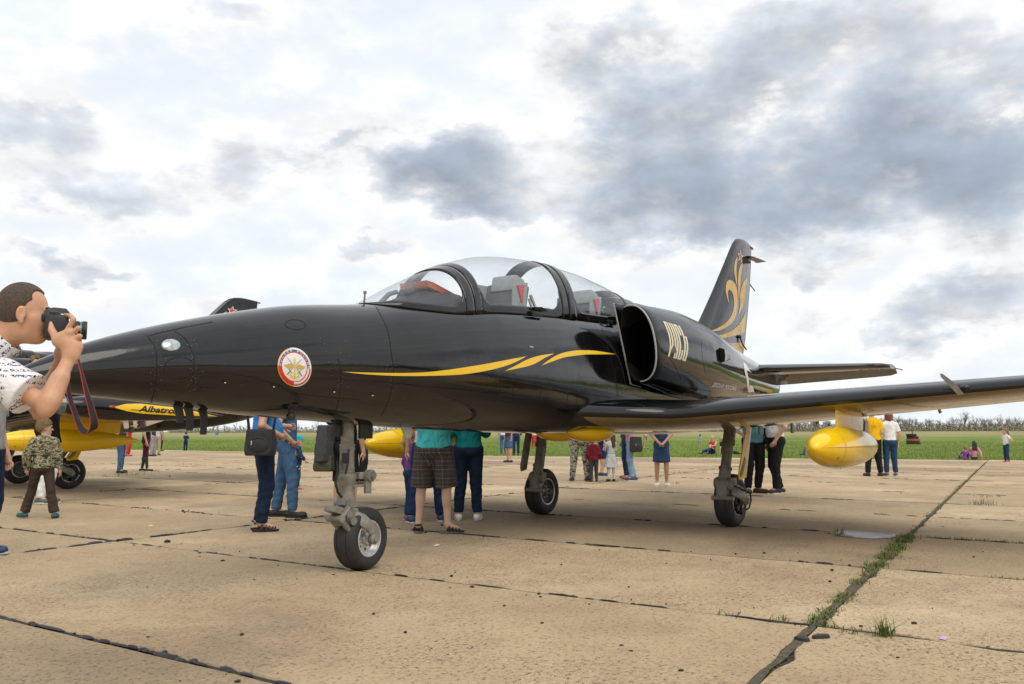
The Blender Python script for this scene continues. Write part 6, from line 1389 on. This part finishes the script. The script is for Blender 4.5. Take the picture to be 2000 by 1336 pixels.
person('man in dark jeans and tan shoes behind the pale blue jeans', 1227, 936, IL+20, 1.78, TR('charcoal', 'jeans', shoe='tan', sole='white', sleeve=1.8), dict(ankL=(.08, .16, .085), ankR=(-.06, -.18, .085)), .02)
person('young woman in navy blue dress and white shoes with clasped hands', 1293, 950, IC-8, 1.62, dict(top='navy_dress', sleeve=.75, legs='dress', legcol='navy_dress', leglen=.92, flare=1.02, shoe='white', sole='white', hair='brown', hairstyle='long', hem=.06), CLASP, .013, .95, skin=SKIN_T)
person('visitor in white top and beige shorts far out on the grass', 1262, 877, IC, 1.62, dict(top='white', sleeve=.6, legs='shorts', legcol='beige', leglen=1.05, shoe='brown', hair='dark'), CLASP, .032)
person('small boy in pale blue shirt standing far out on the grass', 1368, 876, IA, .92, dict(top='jeans_light', legs='shorts', legcol='beige', leglen=1.0, shoe='brown', hair='brown'), None, .03, 1, 1.3)
person('man in red sleeveless shirt sitting on the grass', 1391, 886, IL+45, 1.76, TR('red', 'jeans', sleeve=0, hairstyle='bald', shoe='black'), SIT, .025, 1.12, skin=SKIN)
person('blond woman in black sitting on the grass beside the red shirt', 1413, 887, IR, 1.64, TR('black', 'charcoal', sleeve=.7, hair='blond', hairstyle='bob', shoe='black'), SIT, .025)
person('man in teal printed t-shirt and black trousers with hands on hips', 1474, 963, IC+6, 1.78, TR('teal_tee', 'black', hem=-.06, inf=.022, shoe='brown', belly=.05), dict(AKIMBO, ankL=(.0, .06, .085), ankR=(.0, -.12, .085), toeL=.9), .013, 1.18)
person('man in white t-shirt and black tracksuit trousers standing sideways', 1519, 964, IL+8, 1.80, TR('white', 'black', hem=.02, shoe='black', sole='white', belly=.02), dict(elL=(-.04, .26, 1.14), wrL=(.10, .20, .92), kneeL=(.07, .10, .49), ankL=(.06, .10, .085), ankR=(-.10, -.10, .085)), .013, 1.12)
person('person in blue jeans lying on the grass with knees up', 1588, 889, IL-10, 1.70, TR('charcoal', 'jeans_mid', shoe='black', hair='dark'), LIE, .025)
person('man in yellow polo shirt and black trousers seen from behind', 1708, 930, IA+4, 1.70, TR('yellow', 'black', sleeve=.75, hem=-.07, inf=.024, hair='light', shoe='black'), dict(elL=(-.02, .26, 1.13), wrR=(.16, -.12, .98), ankL=(0, .17, .085), ankR=(0, -.17, .085), kneeL=(.02, .13, .49), kneeR=(.02, -.13, .49)), .015, 1.2)
person('red-haired woman in white t-shirt and jeans seen from behind', 1741, 930, IA-4, 1.62, TR('white', 'jeans', sleeve=.75, hem=-.03, hair='red', hairstyle='bob', shoe='grey', sole='white', leglen=1.95), dict(wrL=(.05, .27, .92), elL=(-.02, .27, 1.13), elR=(-.03, -.25, 1.12), ankL=(0, .12, .085), ankR=(0, -.12, .085)), .015, 1.05)
person('girl in white t-shirt and blue jeans with a plait at the far right', 1967, 903, IL+10, 1.20, TR('white', 'jeans', sleeve=.7, hair='light', hairstyle='tail', shoe='pink', sole='white', hem=-.04), dict(AKIMBO, look=-.2), .02, .95, 1.25)
person('small child in violet sitting at the edge of the grass', 1885, 897, IA, .95, TR('violet', 'violet', sleeve=1.8, hair='light', shoe='black'), SIT, .022, 1.05, 1.4)
person('dark-haired girl in pink sitting beside the violet child', 1903, 897, IA-10, 1.35, TR('pink', 'charcoal', sleeve=1.8, hair='dark', hairstyle='long', shoe='black'), SIT, .025, .95, 1.15)
person('visitor mostly hidden behind the port drop tank, brown hair showing', 1621, 876, IA, 1.68, TR('charcoal', 'charcoal', shoe='black'), None, .03)
# boy in a forage cap standing on the wing root of the second jet
wz = JET2.matrix_basis @ Vector((4.0, -.80, 1.43)); kp = at_axis(67, 706, 2, 0); dr = pix_ray(67, 706); tq = ((wz.x-CAM.x)*FW.x+(wz.y-CAM.y)*FW.y)/(dr.x*FW.x+dr.y*FW.y); kp = CAM+dr*tq
person('boy in blue shirt and olive forage cap up on the second jet', 0, 0, IR-20, 1.02, TR('blue', 'jeans', sleeve=1.8, hair='light', cap='khaki', capstyle='side'), None, .018, 1, 1.3, loc=(kp.x, kp.y, kp.z-.95))
# ------------------------------------------------------------------ the photographer, close on the left
PD = 3.30; PH = 1.78; PS = PH/1.75; base = at_depth(48, 616, PD); PROOT = Vector((base.x, base.y, 0)); PFACE = IR+27; PROT = Matrix.Rotation(R(PFACE), 3, 'Z')
def LP(px_, py_, dy=0.0, d=1.0):
    """pixel at the photographer's depth (+dy metres away) -> his own frame"""
    return PROT.inverted() @ (at_depth(px_, py_, PD+dy)-PROOT)
def LN(px_, py_, dy=0.0): return tuple(LP(px_, py_, dy)/PS)
hand_d = -.075
def photo_hook(b, Hp, HM, hs, J):
    # firmer jaw, cheek, modelled ear, brow and lips
    b.ell(Hp(.050, 0, -.080), (.040*hs, .044*hs, .032*hs), .02*hs, HM); b.ell(Hp(.055, -.045, -.030), (.032*hs, .022*hs, .030*hs), .03*hs, HM); b.ell(Hp(.055, .045, -.030), (.032*hs, .022*hs, .030*hs), .03*hs, HM)
    b.ell(Hp(-.005, 0, -.070), (.050*hs, .055*hs, .045*hs), .03*hs, HM)
    for sg in (-1, 1):
        b.ell(Hp(-.014, sg*.084, -.006), (.021*hs, .010*hs, .032*hs), .004*hs, HM); b.ell(Hp(-.011, sg*.094, -.001), (.012*hs, .008*hs, .020*hs), .003*hs, HM, sub=True); b.ell(Hp(-.008, sg*.084, -.040), (.011*hs, .009*hs, .012*hs), .006*hs, HM)
    for sd2 in 'LR':
        e2, w2 = J['el'+sd2], J['wr'+sd2]; b.cone(e2.lerp(w2, .12), e2.lerp(w2, .52), .041, .033, .012); b.ell(e2+Vector((-.004, 0, -.012)), (.030, .030, .034), .010)
    b.ell(Hp(.094, -.038, .030), (.010*hs, .022*hs, .006*hs), .004*hs, HM); b.cone(Hp(.030, -.060, -.020), Hp(.060, -.040, -.078), .012*hs, .008*hs, .02*hs)
    # right hand wrapped round the grip: palm, four fingers, thumb
    W = J['wrR']; p = lambda x, y, dy: LP(x, y, dy)
    b.cone(W, p(131, 670, hand_d), .026, .030, .012); b.ell(p(125, 664, hand_d), (.034, .017, .034), .012); b.cone(p(114, 668, hand_d), p(134, 650, hand_d), .021, .017, .012)
    F4 = [[(132, 644, hand_d), (144, 624, hand_d+.0), (137, 616, hand_d+.035), (126, 615, hand_d+.055)],
          [(138, 652, hand_d), (153, 641, hand_d+.003), (155, 641, hand_d+.045), (148, 645, hand_d+.07)],
          [(139, 663, hand_d), (156, 657, hand_d+.003), (157, 657, hand_d+.045), (148, 659, hand_d+.07)],
          [(137, 674, hand_d), (153, 673, hand_d+.004), (154, 673, hand_d+.042), (146, 672, hand_d+.062)]]
    for f in F4:
        for i in range(3): b.cone(p(*f[i]), p(*f[i+1]), (.0105, .0102, .0092)[i], (.0102, .0092, .0080)[i], .0035)
    b.cone(p(112, 664, hand_d), p(101, 645, hand_d+.012), .017, .0135, .012); b.cone(p(101, 645, hand_d+.012), p(99, 629, hand_d+.018), .0130, .0105, .006)
    # left hand cupped under the lens
    WL = J['wrL']; b.cone(WL, p(138, 668, .055), .030, .030, .02); b.ell(p(138, 666, .055), (.040, .030, .020), .015)
    for k, yy in enumerate((.02, .04, .06, .08)):
        b.cone(p(146, 666, yy), p(156, 655, yy+.035), .011, .0105, .006); b.cone(p(156, 655, yy+.035), p(152, 640, yy+.05), .0105, .009, .006)
    b.cone(p(130, 662, .05), p(128, 646, .085), .013, .010, .008)
def photo_hair(h_, Hp, HM, hs):
    # receding temples, short back and sides
    f3 = HM @ Vector((1, 0, 0)); u3 = HM @ Vector((0, 0, 1)); h_.plane(Hp(.066, 0, .104), f3-u3*.50)
    for sg in (-1, 1): h_.ell(Hp(.070, sg*.062, .080), (.050*hs, .048*hs, .044*hs), .008*hs, HM, sub=True); h_.ell(Hp(.060, sg*.085, .020), (.062*hs, .040*hs, .055*hs), .006*hs, HM, sub=True); None
    for sg in (-1, 1): h_.ell(Hp(-.012, sg*.095, -.005), (.024*hs, .035*hs, .036*hs), .004*hs, HM, sub=True)
pose = dict(HD=LN(49, 615), N=LN(-14, 706), P=tuple((LP(-14, 706)+Vector((-.50, .0, -.42)))/PS), shR=LN(4, 738, -.15), shL=LN(-14, 730, .19), elR=LN(92, 793, -.17), elL=LN(80, 800, .24), wrR=LN(139, 692, hand_d-.005), wrL=LN(124, 690, .10), look=.02, nod=.06)
Pp = Vector(pose['P']); pose.update(hipL=tuple(Pp+Vector((.02, .10, -.03))), hipR=tuple(Pp+Vector((.02, -.10, -.03))), kneeL=tuple(Pp+Vector((.30, .14, -.34))), kneeR=tuple(Pp+Vector((.22, -.14, -.36))))
for sd_, dx_ in (('L', .02), ('R', -.06)): k = Vector(pose['knee'+sd_]); pose['ank'+sd_] = (k.x-.22+dx_, k.y, .085)
SKIN_H, t, b = material('skin_weathered'); co = t.coords(); n1 = t.noise(co, 14, 6, .65)
t.put(b.inputs['Base Color'], t.mix(t.mapr(t.noise(co, 5, 4), .4, .7, 0, .5), t.ramp(n1, [(.3, (.50, .26, .15)), (.7, (.66, .38, .24))]), (.62, .28, .17))); b.inputs['Roughness'].default_value = .48; b.inputs['Subsurface Weight'].default_value = .08; b.inputs['Subsurface Radius'].default_value = (.02, .008, .004)
t.put(b.inputs['Normal'], t.bump(t.math('ADD', t.noise(co, 120, 4, .6), t.math('MULTIPLY', t.noise(co, 28, 4), .7)), .28, .003))
HAIRS['photog'] = simple('hair_short_brown', (.080, .052, .036), .7, var=.5, scale=110, bump=1.0, bscale=380)
PHOTOG = person('photographer in white newsprint shirt aiming a black camera, leaning in from the left', 0, 0, PFACE, PH, dict(top='newsprint', sleeve=.60, inf=.032, hem=-.08, legcol='charcoal', shoe='navy', arm=.80, collar_ring=True, hair='photog', hook=photo_hook, hairhook=photo_hair), pose, .0058, .94, .865, loc=PROOT, skin=SKIN_H)
# ---- camera in his hands
m_cam = simple('camera_black', (.016, .016, .017), .5, var=.25, scale=40, bump=.35, bscale=220); m_cam_g = simple('camera_gloss', (.012, .012, .013), .2); m_front = simple('lens_glass', (.01, .012, .02), .05, coat=1.0); m_green = simple('lens_ring_teal', (.02, .25, .22), .3); m_redtrim = simple('strap_red', (.55, .03, .03), .7); m_strap = simple('strap_black', (.02, .02, .022), .85, var=.3, scale=80, bump=.5)
o = MB(); hp0 = LP(49, 615); o.ball(hp0+Vector((.080, -.030, .026)), (.010, .020, .005), 10, 6, Matrix.Rotation(-.5, 3, 'Z')); o.build('eyebrow', HAIRS['photog'], PHOTOG)
CAMO = empty('photo_camera', PROOT, R(PFACE), 'black camera held to the photographer\'s eye, strap dangling', 'camera')
def cpt(x, y, dy): return LP(x, y, dy)
c = cpt(108, 640, .0); o = MB(); o.box(c, (.068, .135, .092), None, .012); o.box(c+Vector((.016, -.052, -.002)), (.060, .034, .090), None, .014); bodyc = o.build('camera_body', m_cam, CAMO, sharp=40)
o = MB(); o.loft([[c+Vector((x, y*w_, .040+h_)) for y, h_ in ((-.034, 0), (-.022, hh), (.022, hh), (.034, 0))] for x, w_, hh in ((-.040, .8, .022), (-.010, 1, .036), (.034, .95, .034), (.050, .7, .016))]); o.build('prism_hump', m_cam, bodyc, sharp=30)
o = MB(); o.box(c+Vector((-.038, .0, .036)), (.022, .042, .030), None, .008); o.build('eyepiece', m_cam_g, bodyc, sharp=30)
o = MB(); o.lathe(c+Vector((-.006, -.050, .043)), (0, 0, 1), [(0, .017), (.010, .017), (.012, .014)], 18); o.build('mode_dial', m_cam_g, bodyc); o = MB(); o.lathe(c+Vector((.022, -.054, .042)), (.2, 0, 1), [(0, .009), (.006, .008)], 14); o.build('shutter_button', m_steel, bodyc)
o = MB(); o.box(c+Vector((-.033, -.01, -.004)), (.004, .080, .055), None, .001); o.build('rear_screen', m_cam_g, bodyc, sharp=30)
o = MB(); lc = c+Vector((.030, .012, -.004)); o.lathe(lc, (1, 0, .0), [(0, .034), (.012, .036), (.014, .033), (.030, .033), (.032, .0355), (.050, .0355), (.052, .033), (.062, .0335), (.064, .036), (.078, .036), (.080, .033), (.074, .030), (.066, .026)], 36, (True, False)); lens = o.build('lens', m_cam, CAMO, sharp=30)
o = MB(); o.lathe(lc+Vector((.068, 0, 0)), (1, 0, 0), [(0, .0285), (.004, .020), (.006, .001)], 28, (False, True)); o.build('front_glass', m_front, lens); o = MB(); o.lathe(lc+Vector((.0555, 0, 0)), (1, 0, 0), [(0, .0338), (.003, .0342), (.006, .0338)], 36, (False, False)); o.build('coloured_ring', m_green, lens)
def ribbon(name, pts, wv, m_, parent, off=0.0):
    """flat strap; wv = width vector at each point"""
    P3 = []; n = len(pts); W3 = []
    for i in range(n-1):
        for s_ in range(6):
            t_ = s_/6; q = [Vector(pts[min(max(i+j-1, 0), n-1)]) for j in range(4)]; P3.append(.5*((2*q[1])+(q[2]-q[0])*t_+(2*q[0]-5*q[1]+4*q[2]-q[3])*t_*t_+(3*q[1]-q[0]-3*q[2]+q[3])*t_**3)); W3.append(Vector(wv[i]).lerp(Vector(wv[i+1]), t_))
    P3.append(Vector(pts[-1])); W3.append(Vector(wv[-1])); mb = MB(); rings = []
    for i, p in enumerate(P3):
        d = (P3[min(i+1, len(P3)-1)]-P3[max(i-1, 0)]).normalized(); ww = W3[i]; nn = d.cross(ww).normalized()*.0012; rings.append([p-ww+nn, p+ww+nn, p+ww-nn, p-ww-nn])
    mb.loft(rings); return mb.build(name, m_, parent, sharp=30), P3, W3
sp = [cpt(128, 668, -.03), cpt(147, 688, -.06), cpt(158, 722, -.07), cpt(168, 762, -.07), cpt(180, 805, -.06), cpt(184, 832, -.05), cpt(172, 845, -.02), cpt(158, 836, .02), cpt(146, 806, .05), cpt(136, 775, .07), cpt(130, 730, .08), cpt(118, 668, .07)]
wv = [(.004, .004, 0), (.003, .008, 0), (.004, .010, 0), (.008, .010, 0), (.0115, .008, 0), (.013, .006, 0), (.010, .008, .008), (.010, .008, .006), (.009, .010, 0), (.008, .010, 0), (.005, .008, 0), (.003, .005, 0)]
o, P3, W3 = ribbon('strap', sp, wv, m_strap, CAMO)
for sg in (-1, 1):
    mb = MB(); mb.tube([p+w_*sg*1.0 for p, w_ in zip(P3, W3)], .0016, 5); mb.build('strap_edge', m_redtrim, o)
# ---- shoe of a visitor who stands just outside the frame
person('visitor outside the left edge whose dark blue shoe tip shows', -38, 1086, IR, 1.75, TR('grey', 'jeans_dark', shoe='navy', sole='white'), None, .018)

# ------------------------------------------------------------------ bags and other carried things
m_bag = simple('bag_nylon', (.020, .020, .021), .75, var=.3, scale=20, bump=.5); m_bag_g = simple('bag_grey', (.055, .058, .062), .8, var=.25, scale=16, bump=.5); m_olive = simple('bag_olive', (.07, .065, .035), .85, var=.3, scale=14, bump=.6); m_zip = simple('zip_metal', (.5, .5, .5), .3, .8)
def bag(name, label, ctr, rz, dims, m_, pocket=True, strap=None, group=None):
    root = empty(name, ctr, rz, label, 'bag', group); w_, d_, h_ = dims
    b = SDF((-w_/2, -d_/2, -h_/2), (w_/2, d_/2, h_/2), .010); b.ell((0, 0, -.02*h_), (w_*.72, d_*.85, h_*.76), .02); b.plane((0, 0, h_*.5), (0, 0, 1)); b.plane((0, 0, -h_*.5), (0, 0, -1)); b.plane((w_*.5, 0, 0), (1, 0, .06)); b.plane((-w_*.5, 0, 0), (-1, 0, .06)); b.plane((0, d_*.5, 0), (0, 1, 0)); b.plane((0, -d_*.5, 0), (0, -1, .1))
    sdf_obj('bag_body', b, m_, root, None, None, 2)
    if pocket:
        p = SDF((-w_*.4, -d_*.7, -h_*.45), (w_*.4, -d_*.3, h_*.25), .009); p.ell((0, -d_*.46, -.14*h_), (w_*.40, d_*.22, h_*.30), .0); sdf_obj('front_pocket', p, m_, root, None, None, 1)
        o = MB(); o.tube([(w_*.34*math.cos(a), -d_*.56, -.06*h_+.26*h_*math.sin(a)) for a in np.linspace(.15, math.pi-.15, 12)], .004, 5); o.build('zip', m_bag_g if m_ is m_bag else m_bag, root); o = MB(); o.box((-w_*.24, -d_*.62, -.02*h_), (.012, .006, .05), None, .002); o.build('zip_pull', m_zip, root)
    if strap:
        o, _, _ = ribbon('bag_strap', [Vector(q) for q in strap], [(.006, .026, .006)]*len(strap), m_, root)
    return root
b_l = ground(511, 1036); FWh = Vector((math.cos(YAW), math.sin(YAW), 0))
def near(px_, py_, gx, gy, toward=.0):
    """point seen at a pixel at the distance of ground pixel (gx, gy), moved toward the camera"""
    dep = (ground(gx, gy)-CAM).dot(FW)-toward; return at_depth(px_, py_, dep)
c = near(509, 864, 511, 1036, .24)
top = PROT.inverted() @ (near(545, 690, 511, 1036, .05)-c); 
RZI = Matrix.Rotation(R(IR), 3, 'Z'); s_top = RZI.inverted() @ (near(556, 760, 511, 1036, .17)-c); s_top2 = RZI.inverted() @ (near(482, 740, 511, 1036, .10)-c)
bag('shoulder_bag', 'black nylon shoulder bag hanging at the hip of the blue t-shirt man', c, R(IR), (.30, .15, .285), m_bag, True, [(.13, 0, .12), s_top*.5+Vector((.05, -.01, .06)), s_top, s_top+Vector((-.05, .10, .20)), (s_top2+s_top)*.5+Vector((-.05, .12, .25)), s_top2, (-.13, 0, .13)])
c = near(636, 866, 672, 1014, -.05); bag('backpack', 'dark grey backpack with black straps behind the nose gear', c, R(IR-30), (.18, .20, .46), m_bag_g, False)
c = near(634, 905, 672, 1014, -.02); bag('olive_bag', 'limp olive green bag hanging under the grey backpack', c, R(IR-10), (.24, .16, .20), m_olive, False)
c = near(1242, 868, 1233, 939, .16); bag('backpack', 'black backpack on the visitor beside the pale blue jeans', c, R(IR+20), (.24, .17, .34), m_bag, True)
c = near(1046, 857, 1043, 876, .16); bag('rucksack', 'red rucksack on the visitor in red trousers far out', c, R(IA-90), (.34, .22, .45), simple('bag_red', (.55, .02, .03), .8), False)
c = near(1498, 852, 1474, 963, -.12); bag('small_backpack', 'small black bag worn behind the teal t-shirt man', c, R(IA), (.20, .14, .30), m_bag, False)
# tyres stacked round a post out on the grass
p = ground(1783, 867.5); tz = rise(p.x, p.y); st = MB()
for k, (rr, hh, cc) in enumerate(((.62, .26, m_hose), (.60, .26, None), (.52, .24, m_hose), (.46, .22, m_hose))):
    o = MB(); o.lathe((0, 0, 0), (0, 0, 1), [(0, rr*.6), (0, rr*.9), (hh*.2, rr), (hh*.8, rr), (hh, rr*.9), (hh, rr*.6)], 20, (False, False)); m_ = cc or simple('painted_tyre', (.28, .08, .03), .8)
    o = o.build('old_tyre', m_); o.location = (p.x+random.uniform(-.1, .1), p.y+random.uniform(-.1, .1), tz+sum((.26, .26, .24, .22)[:k])); tag(o, ('bottom black tyre of the stack out on the grass', 'rust-red tyre second from the bottom of the stack on the grass', 'black tyre third from the bottom of the stack on the grass', 'smallest black tyre on top of the stack on the grass')[k], 'tyre', 'tyres stacked round a post')
o = MB(); o.tube([(0, 0, 0), (0, 0, 1.75)], .05, 8); o.build('marker_post', m_bark); o = bpy.data.objects['marker_post']; o.location = (p.x, p.y, tz); tag(o, 'thin dark post standing in the stack of tyres', 'post')
# fence posts below the far trees
for i in range(46):
    px_ = 1545+455*i/45; d = pix_ray(px_, 845); d = Vector((d.x, d.y, 0)).normalized(); q = CAM+d*262; o = MB() if i == 0 else None
    if i == 0: o.box((0, 0, .75), (.14, .14, 1.5)); fp = o.build('fence_post', simple('weathered_post', (.30, .27, .22), .9), smooth=False); ob = fp
    else: ob = fp.copy(); COL.objects.link(ob)
    ob.location = (q.x, q.y, rise(q.x, q.y)-.05); tag(ob, 'weathered fence post in the row below the right-hand trees', 'post', 'fence posts along the far field')
p = ground(420, 862); o = MB(); o.tube([(0, 0, 0), (0, 0, 1.1)], .02, 6); o.add([(0, 0, 1.1), (.45, -.1, 1.0), (.4, .05, .75), (0, 0, .78)], [(0, 1, 2, 3), (3, 2, 1, 0)]); ob = o.build('marker_flag', simple('flag_blue', (.08, .28, .55), .7), smooth=False); ob.location = (p.x, p.y, rise(p.x, p.y)); tag(ob, 'small blue marker flag on the grass left of the nose gear', 'flag')
